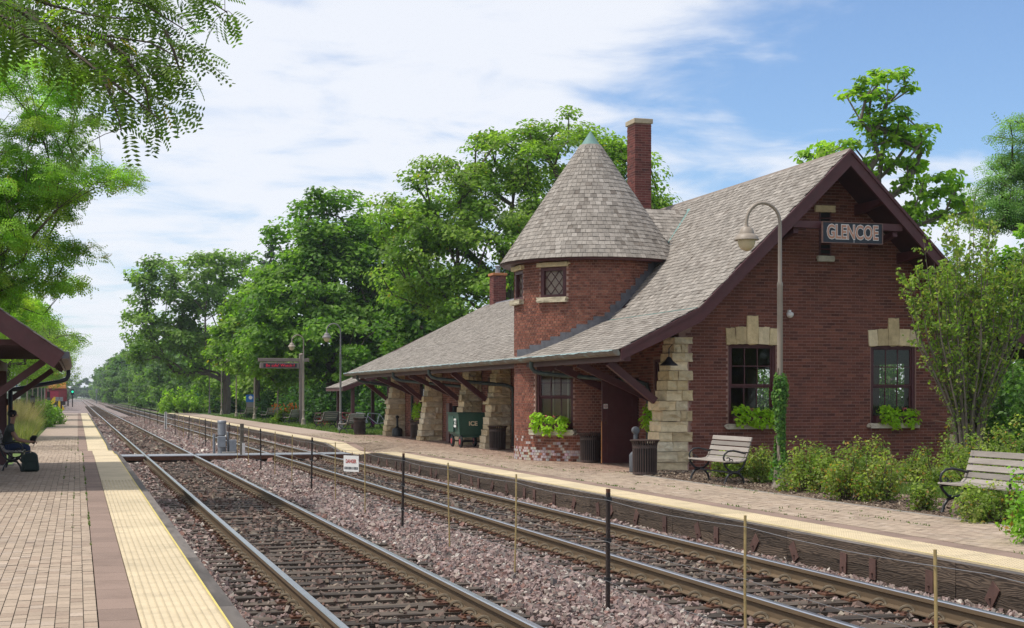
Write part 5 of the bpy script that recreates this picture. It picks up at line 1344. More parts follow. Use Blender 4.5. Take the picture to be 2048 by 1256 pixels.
# ---- seated man
skin = mat('skin', (.36, .19, .125), .55, var=.08); shirt = mat('grey_green_shirt', (.055, .062, .058), .85, var=.15); jeans = mat('blue_jeans', (.022, .035, .085), .85, var=.2); hair = mat('black_hair', (.012, .010, .009), .7)
def skinned(name, chains, m, parent, lev=2):
    vs = []; es = []; rs = []; idx = {}
    for ch_ in chains:
        prev = None
        for (p, r_) in ch_:
            key = tuple(round(q, 4) for q in p)
            if key not in idx: idx[key] = len(vs); vs.append(p); rs.append(r_)
            if prev is not None and prev != idx[key]: es.append((prev, idx[key]))
            prev = idx[key]
    me = bpy.data.meshes.new(name); me.from_pydata(vs, es, []); o = bpy.data.objects.new(name, me); COL.objects.link(o)
    md = o.modifiers.new('skin', 'SKIN'); md.use_smooth_shade = True
    for i, r_ in enumerate(rs): me.skin_vertices[0].data[i].radius = (r_ if isinstance(r_, tuple) else (r_, r_))
    me.skin_vertices[0].data[0].use_root = True
    sd = o.modifiers.new('sub', 'SUBSURF'); sd.levels = lev; sd.render_levels = lev
    dg = bpy.context.evaluated_depsgraph_get(); dg.update()
    nm = bpy.data.meshes.new_from_object(o.evaluated_get(dg)); nm.materials.clear(); nm.materials.append(m)
    nm.polygons.foreach_set('use_smooth', [True] * len(nm.polygons))
    bpy.data.objects.remove(o); return link(name, nm, parent)
# local frame: x forward (towards the tracks), y left, z up; origin on the ground under the seat
man = empty('person', (MX, MY, 0), label='seated man in dark shirt and jeans holding a cap, turned towards the tracks', cat='person')
H = Vector((-.12, 0, .50))
body = [[((-.12, 0, .50), (.15, .13)), ((-.13, 0, .62), (.16, .12)), ((-.10, 0, .80), (.175, .12)), ((-.06, 0, .95), (.19, .11)), ((-.04, 0, 1.02), (.12, .09)), ((-.01, 0, 1.09), .055), ((.01, 0, 1.15), .055)]]
skinned('body', [[((.01, 0, 1.11), .052), ((.0, 0, 1.17), .062), ((.012, 0, 1.235), (.082, .092)), ((.005, 0, 1.29), (.08, .088)), ((.0, 0, 1.325), (.05, .055))],
                 [((.01, 0, 1.11), .052), ((-.02, 0, 1.03), .055)]], skin, man)
skinned('shirt', [[((-.12, 0, .50), (.15, .12)), ((-.13, 0, .62), (.15, .115)), ((-.10, 0, .80), (.165, .115)), ((-.06, 0, .96), (.16, .10)), ((-.035, 0, 1.04), (.085, .075))],
                  [((-.06, 0, .96), (.16, .10)), ((-.05, .19, .97), .065), ((-.01, .24, .84), .062)], [((-.06, 0, .96), (.16, .10)), ((-.05, -.19, .97), .065), ((-.01, -.24, .84), .062)]], shirt, man)
skinned('jeans', [[((-.12, 0, .50), (.15, .12)), ((-.05, .10, .50), .10), ((.14, .12, .52), .085), ((.34, .13, .50), .07), ((.30, .13, .28), .062), ((.24, .13, .10), .055)],
                  [((-.12, 0, .50), (.15, .12)), ((-.05, -.10, .50), .10), ((.14, -.12, .52), .085), ((.34, -.13, .50), .07), ((.31, -.13, .28), .062), ((.28, -.13, .10), .055)]], jeans, man)
for s in (1, -1):
    hx_, hy_, hz_ = .43, s * .10, .62
    fing = [[((hx_, hy_, hz_), .022), ((hx_ + .05, hy_ + q * .4, hz_ + .01), .010), ((hx_ + .085, hy_ + q * .5 - s * .005, hz_ - .012), .009), ((hx_ + .09, hy_ + q * .5, hz_ - .045), .008)] for q in (-.05, -.018, .016, .048)]
    skinned('forearm', [[((-.01, s * .24, .86), .048), ((.05, s * .25, .74), .044), ((.10, s * .245, .675), .042), ((.25, s * .18, .64), .036), ((.37, s * .12, .625), .026), ((hx_, hy_, hz_), .026)]] + fing + [[((.38, s * .12, .625), .026), ((.41, s * .07, .60), .012), ((.45, s * .05, .585), .010)]], skin, man)
    skinned('shoe', [[((.20, s * .13, .055), .05), ((.27, s * .13, .05), .052), ((.40, s * .13, .04), .045), ((.46, s * .13, .038), .03)], [((.20, s * .13, .055), .05), ((.22, s * .13, .12), .05)]], M['iron'], man)
b = MB(); b.lathe([(.0, 1.355), (.06, 1.35), (.098, 1.315), (.106, 1.26), (.095, 1.22), (.07, 1.19)], (-.018, 0, 0), 16); b.build('hair', hair, man, smooth=True)
MB().lathe([(0, 0), (.012, .0), (.015, .03), (.006, .05)], (.105, 0, 1.20), 8).build('nose', skin, man, smooth=True)
for s in (1, -1):
    MB().lathe([(.0, -.03), (.012, -.02), (.014, .015), (.0, .03)], (.005, s * .088, 1.235), 8).build('ear', skin, man, smooth=True); MB().lathe([(0, -.008), (.008, 0), (0, .008)], (.088, s * .034, 1.245), 8).build('eye', hair, man)
MB().box(.084, .094, -.022, .022, 1.165, 1.171).build('mouth', mat('lips', (.25, .09, .08), .5), man)
for n_ in ('body', 'hair', 'nose', 'ear', 'eye', 'mouth'): pass
cap = empty('baseball_cap', (MX + .49, MY, .66), label='black cap held in the seated man\'s hands', cat='cap')
MB(Matrix.Rotation(R(-70), 4, 'Y')).lathe([(.10, 0), (.10, .05), (.08, .10), (.03, .125), (0, .13)], n=16).build('crown', hair, cap, smooth=True); MB(Matrix.Rotation(R(-70), 4, 'Y')).lathe([(.10, -.004), (.13, -.01), (.15, -.012), (.15, -.006), (.10, .004)], n=16).build('brim', M['iron'], cap)
bp = empty('backpack', (*ground(59, 943), 0), label='dark green backpack standing on the pavers by the seated man', cat='bag')
bm_ = mat('dark_green_nylon', (.012, .024, .020), .7, var=.3, scale=8)
b = MB(); b.prism([(-.20, .0), (.20, .0), (.205, .08), (.17, .36), (.10, .44), (-.06, .40), (-.17, .36), (-.185, .28), (-.15, .2)], 'y', -.12, .12); b.build('bag_body', bm_, bp, bevel=.03)
b = MB(); b.prism([(-.12, .03), (.14, .03), (.13, .22), (-.10, .22)], 'y', -.17, -.121); b.build('front_pocket', bm_, bp, bevel=.02); MB().tube([(-.10, -.05, .37), (-.14, -.05, .42), (-.0, -.05, .46), (.08, -.05, .42)], .012, 6).build('strap', mat('khaki_webbing', (.16, .14, .09), .8), bp)
# ---- left background: cone, signs, barrels, works train
x, y = -3.3, 70.0
tc_ = empty('traffic_cone', (-3.15, -3.15 / ray(21), .0), label='orange and white traffic drum among the tall grass', cat='traffic cone')
orange = mat('orange_plastic', (.62, .10, .02), .5)
prof = [(.33, 0), (.33, .08), (.26, .09), (.22, .40), (.21, .60), (.19, .80), (.17, 1.05), (.12, 1.25), (.05, 1.5), (.0, 1.52)]
MB().lathe(prof, n=20).build('drum', orange, tc_, smooth=True)
for z, r_ in ((.42, .226), (.78, .20)): MB().lathe([(r_, z), (r_ - .005, z + .14)], n=20, cap=False).build('white_band', M['white'], tc_)
for i, (px, Yd, h) in enumerate(((21, 92, 3.1), (30, 96, 2.75))):
    X_ = ray(px) * Yd; s = empty('parking_sign', (X_, Yd, 0), label=('white parking sign on a pole nearest the shelter post', 'white and blue parking sign right of the other parking sign')[i], cat='sign')
    MB().tube([(0, 0, -.1), (0, 0, h)], .04, 8).build('pole', M['fence_post'], s)
    MB().box(-.33, .33, -.06, -.045, h - .75, h).build('plate', M['white'], s); MB().box(-.33, .33, -.06, -.045, h - 1.25, h - .80).build('lower_plate', M['white'], s)
    if i: MB().box(-.14, .14, -.066, -.061, h - .55, h - .12).build('blue_square', M['blue'], s)
for i, px in enumerate((76, 82, 87)):
    Yd = 98 + i * 2.2; X_ = ray(px) * Yd; s = empty('steel_barrel', (X_, Yd, -.05), label='%s of three galvanised bins beside the far left platform' % ('left', 'middle', 'right')[i], cat='barrel', group='galvanised bins')
    MB().lathe([(.38, 0), (.40, .02), (.42, .5), (.40, .52), (.42, .54), (.43, 1.0), (.46, 1.02), (.46, 1.08), (.40, 1.10), (.1, 1.2), (0, 1.2)], n=20).build('body', M['steel'], s, smooth=True)
for i, (px, Yd) in enumerate(((65.5, 83), (97, 104))):
    X_ = ray(px) * Yd; s = empty('dark_post', (X_, Yd, 0), label=('dark slim parking meter post in the tall grass', 'dark short post at the platform edge by the bins')[i], cat='post')
    MB().box(-.10, .10, -.1, .1, -.1, 1.7 + .3 * i).build('post', M['fence_post'], s); MB().box(-.12, .12, -.12, .12, 1.35, 1.6).build('collar', M['grey_plastic'], s)
bs_ = empty('bumping_post', (ray(111) * 205, 205, -.4), label='yellow A-shaped bumping post at the end of the siding', cat='buffer stop')
ym = mat('bright_yellow', (.75, .52, .02), .5)
for s in (-1, 1): MB().bar((s * .12, 0, 1.75), (s * .95, 0, .25), .35, .5).build('leg', ym, bs_)
MB().box(-.25, .25, -.2, .2, 1.6, 2.0).build('head', ym, bs_)
for i, px in enumerate((114.5, 122.5)):
    s = empty('siding_marker', (ray(px) * 185, 185, -.4), label='%s small square marker post before the works train' % ('left', 'right')[i], cat='post'); MB().box(-.1, .1, -.1, .1, 0, 1.6).build('post', M['fence_post'], s); MB().box(-.2, .2, -.13, -.101, 1.5, 2.0).build('plate', M['steel'], s)
ca = empty('works_car', (-3.15, 236, -.1), label='maroon rail car with orange crane body on the left siding', cat='rail car')
dkred = mat('maroon_car', (.20, .025, .032), .6, var=.3, scale=1); oy = mat('orange_machine', (.75, .36, .09), .5, var=.2, scale=1); brt = mat('red_panel', (.34, .02, .05), .5)
MB().box(-1.55, 1.55, 0, 12, 1.0, 2.85).build('car_body', dkred, ca, bevel=.05); MB().box(-1.1, .35, -.05, -.005, 1.55, 2.6).build('end_panel', brt, ca); MB().box(-1.65, 1.65, -.15, .4, 2.86, 3.0).build('deck_edge', dkred, ca)
MB().box(-1.35, 1.45, .4, 10, 3.0, 3.55).build('machine_base', oy, ca, bevel=.05)
w = MB(Matrix.Translation((-1.4, 1.2, 3.85)) @ Matrix.Rotation(R(90), 4, 'Y')); w.lathe([(.42, 0), (.45, .05), (.45, 2.8), (.42, 2.85)], n=18); w.build('orange_tank', oy, ca, smooth=True)
MB().lathe([(.5, 4.25), (.45, 4.45), (.2, 4.55), (.0, 4.56)], (.05, 2, 0), 16).build('turret_dome', M['steel'], ca); MB().bar((-.2, 2, 4.45), (-.1, 2, 5.3), .14, .14).bar((.3, 2, 4.45), (.2, 2, 5.3), .14, .14).box(-.15, .25, 1.9, 2.1, 5.2, 5.35).build('crane_head', oy, ca)
for x_ in (-.75, .75):
    for y_ in (1.0, 3.0, 9.0, 11.0):
        w = MB(Matrix.Translation((x_, y_, .40)) @ Matrix.Rotation(R(90), 4, 'Y')); w.lathe([(.45, -.06), (.48, 0), (.45, .06)], n=20); w.build('wheel', M['fence_post'], ca)
MB().box(-1.3, 1.3, -.1, 12, .45, 1.0).build('bogie_frame', M['fence_post'], ca)
for i, (px, Yd, h, gl) in enumerate(((145, 300, 2.6, True), (193, 421, 3.2, False))):
    s = empty('track_signal', (ray(px) * Yd, Yd, -.4), label=('slim signal mast showing green left of the far tracks', 'silver signal mast right of the far tracks')[i], cat='signal')
    MB().tube([(0, 0, 0), (0, 0, h)], .1, 8).build('mast', M['steel'] if i else M['fence_post'], s); MB().box(-.3, .3, -.2, .2, h - .2, h + .9).build('head', M['steel'] if i else M['iron'], s, bevel=.05)
    if gl: MB(Matrix.Translation((0, -.21, h + .4)) @ FACE_NY).lathe([(.22, 0), (.22, .01)], n=14).build('green_light', emit_mat('green_lamp', (.02, .9, .5), .7), s)
lc = empty('level_crossing_barrier', (0, 0, 0), label='distant white level crossing barrier across the road', cat='barrier')
MB().box(-2, 1.0, 330, 330.2, .6, .8).build('arm', M['white'], lc); MB().box(-2.1, -1.8, 330, 330.3, -.4, 1.0).build('post', M['fence_post'], lc)

# ================================================================== TREES, SHRUBS, FLOWERS
def quat_frames(n_dir, rng, spin=True):
    """orthonormal frames (x,y,z) whose z is n_dir, random spin"""
    n = len(n_dir); z = n_dir / (np.linalg.norm(n_dir, axis=1)[:, None] + 1e-9)
    r = rng.normal(size=(n, 3)); x = r - z * np.sum(r * z, 1)[:, None]; x /= np.linalg.norm(x, axis=1)[:, None] + 1e-9
    return x, np.cross(z, x), z
LEAF = np.array([(-.5, 0, 0), (-.05, -.32, .06), (.5, 0, -.03), (-.05, .32, .06)])
LF = np.array([(0, 1, 2, 3)])
def leaf_mesh(name, P, Nn, size, K, rng, shape=LEAF, faces=LF, m='leaf', gain=1.75):
    K = K * (gain if m == 'leaf' else 1.0)
    x, y, z = quat_frames(Nn, rng); n = len(P); s = size[:, None, None]
    V = P[:, None, :] + s * (shape[None, :, 0:1] * x[:, None] + shape[None, :, 1:2] * y[:, None] + shape[None, :, 2:3] * z[:, None])
    k = len(shape); F = (faces[None] + (np.arange(n) * k)[:, None, None]).reshape(-1, faces.shape[1])
    return np_mesh(name, V.reshape(-1, 3), F, M[m], np.repeat(K, k, axis=0))
def skeleton(base, top, targets, r0, rng, trunk_pts=8, fork=.35, wig=.04, bend=None, minr=.012):
    """connect every cluster centre to the nearest node lower on the tree; pipe-model radii"""
    base = np.array(base, float); top = np.array(top, float); H = np.linalg.norm(top - base)
    nodes_ = [base]; par = [-1]
    for i in range(1, trunk_pts + 1):
        t = i / trunk_pts; p = base + (top - base) * t
        if bend is not None: p = p + np.array(bend) * math.sin(t * math.pi)
        p[:2] += rng.normal(0, wig * H * .35, 2) * min(1, t * 2) * (t < 1)
        nodes_.append(p); par.append(i - 1)
    i_fork = max(1, int(fork * trunk_pts)); ends = []
    T = targets[np.argsort(np.linalg.norm(targets - (base + (top - base) * .5), axis=1))]
    for c in T:
        A = np.array(nodes_[i_fork:]); d = np.linalg.norm(A - c, axis=1) + np.where(A[:, 2] > c[2] - .02 * H, 1.0, 0) * H * .3
        j = int(np.argmin(d)) + i_fork; p0 = nodes_[j]; L_ = np.linalg.norm(c - p0); k = max(1, int(L_ / (H * .07))); prev = j
        for q in range(1, k + 1):
            t = q / k; p = p0 + (c - p0) * t; p = p + rng.normal(0, wig * L_ * .5, 3) * (t < 1) + np.array((0, 0, .12 * L_ * math.sin(t * math.pi)))
            nodes_.append(p); par.append(prev); prev = len(nodes_) - 1
        ends.append(prev)
    n = len(nodes_); w = np.zeros(n)
    for e in ends: w[e] += 1
    for i in range(n - 1, 0, -1):
        w[i] = max(w[i], .6); w[par[i]] += w[i]
    rad = np.maximum(minr, r0 * (w / w[0]) ** .5)
    kids = {}
    for i in range(1, n): kids.setdefault(par[i], []).append(i)
    return nodes_, par, rad
def skel_mesh(name, sk, m, parent, sides=6):
    nodes_, par, rad = sk; b = MB()
    n = len(nodes_); done = [False] * n; kids = {}
    for i in range(1, n): kids.setdefault(par[i], []).append(i)
    stack = [0]
    starts = [(None, 0)]
    while starts:
        p, i = starts.pop(); path = ([p] if p is not None else []) + [i]
        while True:
            ks = kids.get(path[-1], [])
            if not ks: break
            ks = sorted(ks, key=lambda q: -rad[q]); nx = ks[0]
            for q in ks[1:]: starts.append((path[-1], q))
            path.append(nx)
        if len(path) > 1:
            rr = [rad[q] for q in path]
            if p is not None: rr[0] = rr[1]
            b.tube([nodes_[q] for q in path], rr, sides if rad[path[1]] > .05 else 4, cap=False)
    return b.build(name, m, parent, True, smooth=True)
def crown_points(blobs, n, rng, shell=.5, seed=0):
    w = np.array([float(b[3] * b[5]) for b in blobs]); w /= w.sum(); out = []
    for i, b in enumerate(blobs):
        k = int(round(n * w[i])); d = rng.normal(size=(k, 3)); d /= np.linalg.norm(d, axis=1)[:, None]
        r = (shell ** 3 + (1 - shell ** 3) * rng.random(k)) ** (1 / 3)
        lump = np.array([1 + .22 * noise.noise(Vector(q * 1.7) + Vector((seed, i * 3.1, 0))) * 1.6 for q in d])
        out.append(np.array(b[:3]) + d * (r * lump)[:, None] * np.array(b[3:6]))
    return np.concatenate(out)
def tree(name, base, blobs, label, group=None, cat='tree', n_cl=150, per=120, rc=.8, leaf=.22, pal=((.05, .10, .018),), trunk_r=.3, fork=.3, top=None, seed=1, flat=.55, bark='bark', bend=None, frond=None, up=.8, ygl=.0, limbs=True, wig=.05, droop=0.0, shell=.5, minr=.012):
    rng = np.random.default_rng(seed); base = np.array(base, float); blobs = [tuple(np.array(b[:3]) + base) + tuple(b[3:]) for b in blobs]
    root = empty(name, tuple(base), label=label, cat=cat, group=group)
    C = crown_points(blobs, n_cl, rng, shell, seed)
    zc = np.mean([b[2] for b in blobs]); tp = top if top is not None else (np.mean(C[:, 0]), np.mean(C[:, 1]), np.percentile(C[:, 2], 78))
    if limbs:
        sk = skeleton(base - (0, 0, .1), tp, C, trunk_r, rng, fork=fork, bend=bend, wig=wig, minr=minr); skel_mesh('trunk', sk, M[bark], root)
    n = n_cl * per if len(C) * per == n_cl * per else len(C) * per
    ci = np.repeat(np.arange(len(C)), per); d = rng.normal(size=(len(ci), 3)); d /= np.linalg.norm(d, axis=1)[:, None]
    rr = rng.random(len(ci)) ** .45; scl = rng.uniform(.7, 1.25, len(C))[ci]
    off = d * (rr * rc * scl)[:, None] * np.array((1, 1, flat)); P = C[ci] + off
    P[:, 2] -= droop * (off[:, 0] ** 2 + off[:, 1] ** 2) / max(rc, .01)
    cen = np.array([np.mean(C[:, 0]), np.mean(C[:, 1]), zc]); outw = P - cen; outw /= np.linalg.norm(outw, axis=1)[:, None] + 1e-6
    Nn = np.array((0, 0, up)) + off / rc * .5 + outw * .35 + rng.normal(0, .45, P.shape)
    pal = np.array(pal); ck = pal[rng.integers(0, len(pal), len(C))] * rng.uniform(.78, 1.22, (len(C), 1)); K = ck[ci] * rng.uniform(.75, 1.28, (len(ci), 1))
    if ygl: y_ = rng.random(len(ci)) < ygl; K[y_] = np.array((.22, .17, .02)) * rng.uniform(.7, 1.2, (y_.sum(), 1))
    S = leaf * rng.uniform(.7, 1.3, len(ci))
    if frond is None: me = leaf_mesh('crown', P, Nn, S, K, rng)
    else: me = leaf_mesh('crown', P, Nn, S, K, rng, *frond)
    o = link('crown', me, root, True); return root
def locust_frond(pairs=8):
    vs = []; fs = []
    for i in range(pairs):
        t = (i + .6) / pairs; x = t - .5; z = -.28 * t * t
        for s in (-1, 1):
            l, w = .22 * (1 - .35 * abs(t - .4)), .05; dx = .35
            b = len(vs); a = (x, s * .012, z); e = (x + dx * l, s * (.012 + l), z - .05 * l - .03)
            mx, my, mz = (a[0] + e[0]) / 2, (a[1] + e[1]) / 2, (a[2] + e[2]) / 2
            vs += [a, (mx - w, my + s * .01, mz + .008), e, (mx + w, my - s * .01, mz + .008)]; fs.append((b, b + 1, b + 2, b + 3))
    return np.array(vs), np.array(fs)
FR8 = locust_frond(6); FR5 = locust_frond(5)

G_ELM = ((.092, .15, .020), (.115, .175, .024), (.075, .128, .018), (.132, .19, .030))
G_MAPLE = ((.058, .115, .013), (.076, .14, .016), (.046, .096, .012), (.096, .165, .020))
G_CAT = ((.12, .20, .018), (.15, .23, .022), (.09, .165, .016))
G_LOC = ((.125, .195, .03), (.155, .22, .034), (.10, .165, .028))
G_FAR = ((.045, .085, .022), (.06, .105, .026), (.038, .075, .02))
def at(px, d):   # world x,y at picture column px and depth d
    u = (px - 1024) / 2930.0 * d; return (u * CT + d * ST, d * CT - u * ST)
def zz(py, d): return 1.66 + (793 - py) / 2930.0 * d
def blob(px, py, d, rpx, rpy, base, depth=None):
    x, y = at(px, d); k = d / 2930.0
    return (x - base[0], y - base[1], zz(py, d) - base[2], rpx * k, depth or rpx * k, rpy * k)
GRP = 'trees behind the station'
# elm towering behind the turret
D = 78; bs = (*at(1030, D), -.1)
tree('elm_tree', bs, [blob(1130, 320, D, 150, 85, bs), blob(1010, 330, D, 100, 75, bs), blob(900, 420, D - 3, 115, 100, bs), blob(1240, 380, D, 110, 90, bs), blob(840, 520, D - 4, 90, 95, bs), blob(980, 480, D - 3, 110, 100, bs), blob(1110, 470, D, 120, 80, bs), blob(930, 590, D - 4, 100, 65, bs), blob(810, 430, D - 3, 70, 60, bs)],
     'tall spreading elm rising behind the turret roof', GRP, n_cl=400, per=150, rc=.95, leaf=.23, pal=G_ELM, trunk_r=.55, fork=.25, seed=3, bark='bark', ygl=.01)
# large dark maple left of the station
D = 96; bs = (*at(655, D), -.1)
tree('maple_tree', bs, [blob(660, 470, D, 105, 95, bs), blob(700, 570, D, 130, 110, bs), blob(590, 600, D - 3, 115, 100, bs), blob(700, 690, D - 4, 140, 75, bs), blob(560, 700, D - 4, 90, 65, bs), blob(790, 620, D + 2, 80, 90, bs), blob(760, 470, D + 3, 60, 50, bs)],
     'big dense dark green maple left of the station', GRP, n_cl=500, per=110, rc=1.1, leaf=.33, pal=G_MAPLE, trunk_r=.5, fork=.2, seed=5)
D = 112; bs = (*at(520, D), -.1)
tree('maple_tree', bs, [blob(505, 640, D, 75, 75, bs), blob(470, 710, D, 55, 45, bs), blob(540, 690, D, 70, 60, bs)], 'lighter yellow green young maple with a reddening twig', GRP, n_cl=120, per=80, rc=1.0, leaf=.36, pal=((.10, .17, .018), (.085, .15, .016), (.12, .185, .022)), trunk_r=.2, fork=.25, seed=6, ygl=.015)
D = 140; bs = (*at(452, D), -.2)
tree('elm_tree', bs, [blob(400, 560, D, 90, 65, bs), blob(320, 600, D, 70, 80, bs), blob(470, 560, D + 4, 75, 65, bs), blob(430, 660, D, 90, 80, bs), blob(350, 690, D, 60, 60, bs), blob(280, 680, D - 4, 30, 55, bs)], 'old elm leaning over the far tracks with open crown', GRP, n_cl=230, per=85, rc=1.2, leaf=.40, pal=((.075, .125, .024), (.095, .15, .028), (.06, .105, .02)), trunk_r=.42, fork=.3, seed=8, bark='bark', bend=(1.2, 0, 0))
D = 150; bs = (*at(540, D), -.2)
h = zz(458, D)
tree('spruce_tree', bs, [(0, 0, h * (.30 + .075 * i), (2.9 - .30 * i), (2.9 - .30 * i), .75) for i in range(9)] + [(0, 0, h - .6, .25, .25, .8)], 'dark narrow spruce showing between the elm and the maple', GRP, n_cl=200, per=60, rc=.7, leaf=.35, pal=((.03, .055, .03), (.04, .065, .035)), trunk_r=.3, fork=.15, top=(bs[0], bs[1], h), seed=9, droop=.3)
D = 50; bs = (*at(1772, D), -.1)
tree('catalpa_tree', bs, [blob(1770, 160, D, 65, 40, bs, 1.0), blob(1735, 195, D, 60, 24, bs, .9), blob(1800, 245, D, 75, 45, bs, 1.1), blob(1745, 270, D, 60, 32, bs, 1.0), blob(1830, 280, D, 50, 28, bs, .9), blob(1660, 305, D, 75, 30, bs, 1.0), blob(1790, 330, D, 70, 30, bs, 1.2), blob(1860, 370, D, 75, 40, bs, 1.3), blob(1890, 420, D, 55, 35, bs, 1.0), blob(1800, 420, D, 55, 35, bs, 1)],
     'bright green catalpa with tiers of large leaves behind the gable', GRP, n_cl=125, per=36, rc=.40, leaf=.24, pal=G_CAT, trunk_r=.24, fork=.45, top=(*at(1775, D), zz(170, D)), seed=12, flat=.5, bark='bark_grey', wig=.09, shell=.3)
D = 62; bs = (*at(2075, D), -.1)
tree('locust_tree', bs, [blob(2060, 300, D, 75, 75, bs), blob(1990, 420, D, 70, 45, bs), blob(2070, 420, D, 90, 70, bs), blob(2000, 350, D, 45, 35, bs)], 'feathery pale green tree at the right edge behind the gable', GRP, n_cl=110, per=40, rc=.8, leaf=.5, pal=((.085, .15, .04), (.10, .17, .045)), trunk_r=.25, fork=.3, seed=14, frond=FR5, flat=.4)
# dense greenery right of the station and behind it
for i, (px, py, D, rx, ry, lab) in enumerate(((2010, 620, 60, 80, 120, 'leafy tree behind the young pear tree at the right edge'), (2090, 560, 54, 90, 160, 'dark leafy tree cut off by the right edge'), (1960, 700, 66, 60, 90, 'low dark tree behind the right corner of the station'))):
    bs = (*at(px, D), -.1); tree('linden_tree', bs, [blob(px, py, D, rx, ry, bs), blob(px + 20, py + 80, D, rx, ry * .7, bs)], lab, GRP, n_cl=70, per=80, rc=.75, leaf=.26, pal=G_MAPLE, trunk_r=.2, seed=20 + i)
# understory between the lawn lamps and the station
for i, (px, py, D, rx, ry, lab) in enumerate(((610, 745, 118, 70, 70, 'low tree behind the message board'), (700, 760, 112, 70, 60, 'shady tree behind the bicycle shelter'), (770, 730, 106, 60, 80, 'tree behind the far end of the station roof'), (830, 640, 92, 60, 90, 'leafy tree behind the far chimney'), (540, 770, 128, 60, 45, 'low tree behind the blue information panel'), (890, 680, 98, 80, 70, 'tree behind the wing roof'), (455, 770, 150, 55, 50, 'dark tree at the foot of the old elm'))):
    bs = (*at(px + 12, D), -.1); tree('maple_tree', bs, [blob(px, py, D, rx, ry, bs), blob(px - 20, py - 20, D + 2, rx * .8, ry * .8, bs)], lab, GRP, n_cl=70, per=75, rc=1.1, leaf=.42, pal=G_MAPLE if i % 2 else G_ELM, trunk_r=.28, seed=40 + i)
# shrubs
def shrub(name, x, y, rx, ry, h, label, group, n_cl=60, per=40, leaf=.05, pal=((.055, .095, .02), (.075, .12, .025)), rc=.16, seed=1, dead=.06, stem=.012, cat='shrub', tips=0):
    rng = np.random.default_rng(seed); root = empty(name, (x, y, 0), label=label, cat=cat, group=group)
    d = rng.normal(size=(n_cl, 3)); d /= np.linalg.norm(d, axis=1)[:, None]; d[:, 2] = np.abs(d[:, 2]); r = rng.random(n_cl) ** .4
    hh = h * rng.uniform(.62, 1.28, n_cl); C = np.stack([x + d[:, 0] * r * rx, y + d[:, 1] * r * ry, .12 * h + d[:, 2] * r * hh * .88], 1)
    b = MB()
    for c in C[:: 2]:
        p0 = Vector((x + (c[0] - x) * .35, y + (c[1] - y) * .35, -.02)); c = Vector(c); mid = (p0 + c) / 2 + Vector((rng.normal(0, .04), rng.normal(0, .04), .05)); b.tube([p0, mid, c + (c - mid) * .3], [stem, stem * .8, stem * .4], 4, cap=False)
    b.build('stem', M['bark'], root, True)
    ci = np.repeat(np.arange(n_cl), per); e = rng.normal(size=(len(ci), 3)); e /= np.linalg.norm(e, axis=1)[:, None]; P = C[ci] + e * (rng.random(len(ci)) ** .5 * rc)[:, None] * np.array((1, 1, 1.25)); P[:, 2] = np.maximum(P[:, 2], .02)
    pal = np.array(pal); K = (pal[rng.integers(0, len(pal), n_cl)] * rng.uniform(.75, 1.25, (n_cl, 1)))[ci] * rng.uniform(.7, 1.35, (len(ci), 1))
    y_ = rng.random(len(ci)) < dead; K[y_] = np.array((.20, .115, .03)) * rng.uniform(.6, 1.2, (y_.sum(), 1))
    me = leaf_mesh('foliage', P, np.array((0, 0, .6)) + e * .6 + rng.normal(0, .6, P.shape), leaf * rng.uniform(.65, 1.35, len(ci)), K, rng); link('foliage', me, root, True); return root
SG = 'shrubs along the gable bed'
HP = ((.10, .135, .028), (.12, .155, .035), (.07, .105, .022), (.15, .17, .045))
hedge = [(1452, 955, 30.0, .30, .62, 'small scruffy shrub behind the left bench seat'), (1524, 975, 28.2, .42, .80, 'scruffy shrub between the left bench and ivy lamp'), (1490, 950, 30.2, .4, .7, 'low shrub against the gable behind the left bench'), (1612, 960, 25.6, .55, 1.15, 'leafy shrub right of the ivy covered lamp'), (1665, 965, 25.0, .50, 1.12, 'leafy shrub second right of the ivy covered lamp'), (1700, 990, 23.6, .50, 1.15, 'leafy shrub with bare reddish stems below the right window'), (1752, 990, 23.2, .48, 1.12, 'leafy shrub at the right end of the front hedge'), (1640, 930, 27.8, .6, 1.1, 'shrub close to the wall below the dome camera'), (1740, 925, 28.0, .6, 1.05, 'shrub close to the wall below the right window'), (1830, 930, 28.6, .5, .8, 'shrub row piece left of the young pear tree'), (1900, 910, 27.0, .8, 1.35, 'tall shrub at the foot of the young pear tree'), (1960, 900, 25.6, .8, 1.3, 'tall shrub right of the young pear tree foot'), (2030, 900, 24.8, .9, 1.35, 'tall shrub behind the right bench'), (1845, 985, 21.3, .2, .55, 'small upright shrub standing alone on the lawn'), (2062, 1015, 16.6, .35, .85, 'bright green shrub cut off at the lower right edge'), (1990, 985, 19.4, .55, .5, 'low dark shrub under the right bench')]
for i, (px, py, D, r, h, lab) in enumerate(hedge):
    x, y = at(px, D); h *= .66 if 3 <= i <= 10 else (.85 if i < 14 else 1.0); r *= .9; shrub('hedge_shrub', x, y, r, r, h, lab, SG, n_cl=int(44 * (r / .5) ** 1.2) + 10, per=40, leaf=.058, pal=HP if i != 14 else ((.10, .19, .025), (.13, .22, .03)), rc=.15, seed=100 + i, dead=.05 if i not in (5, 6) else .09)
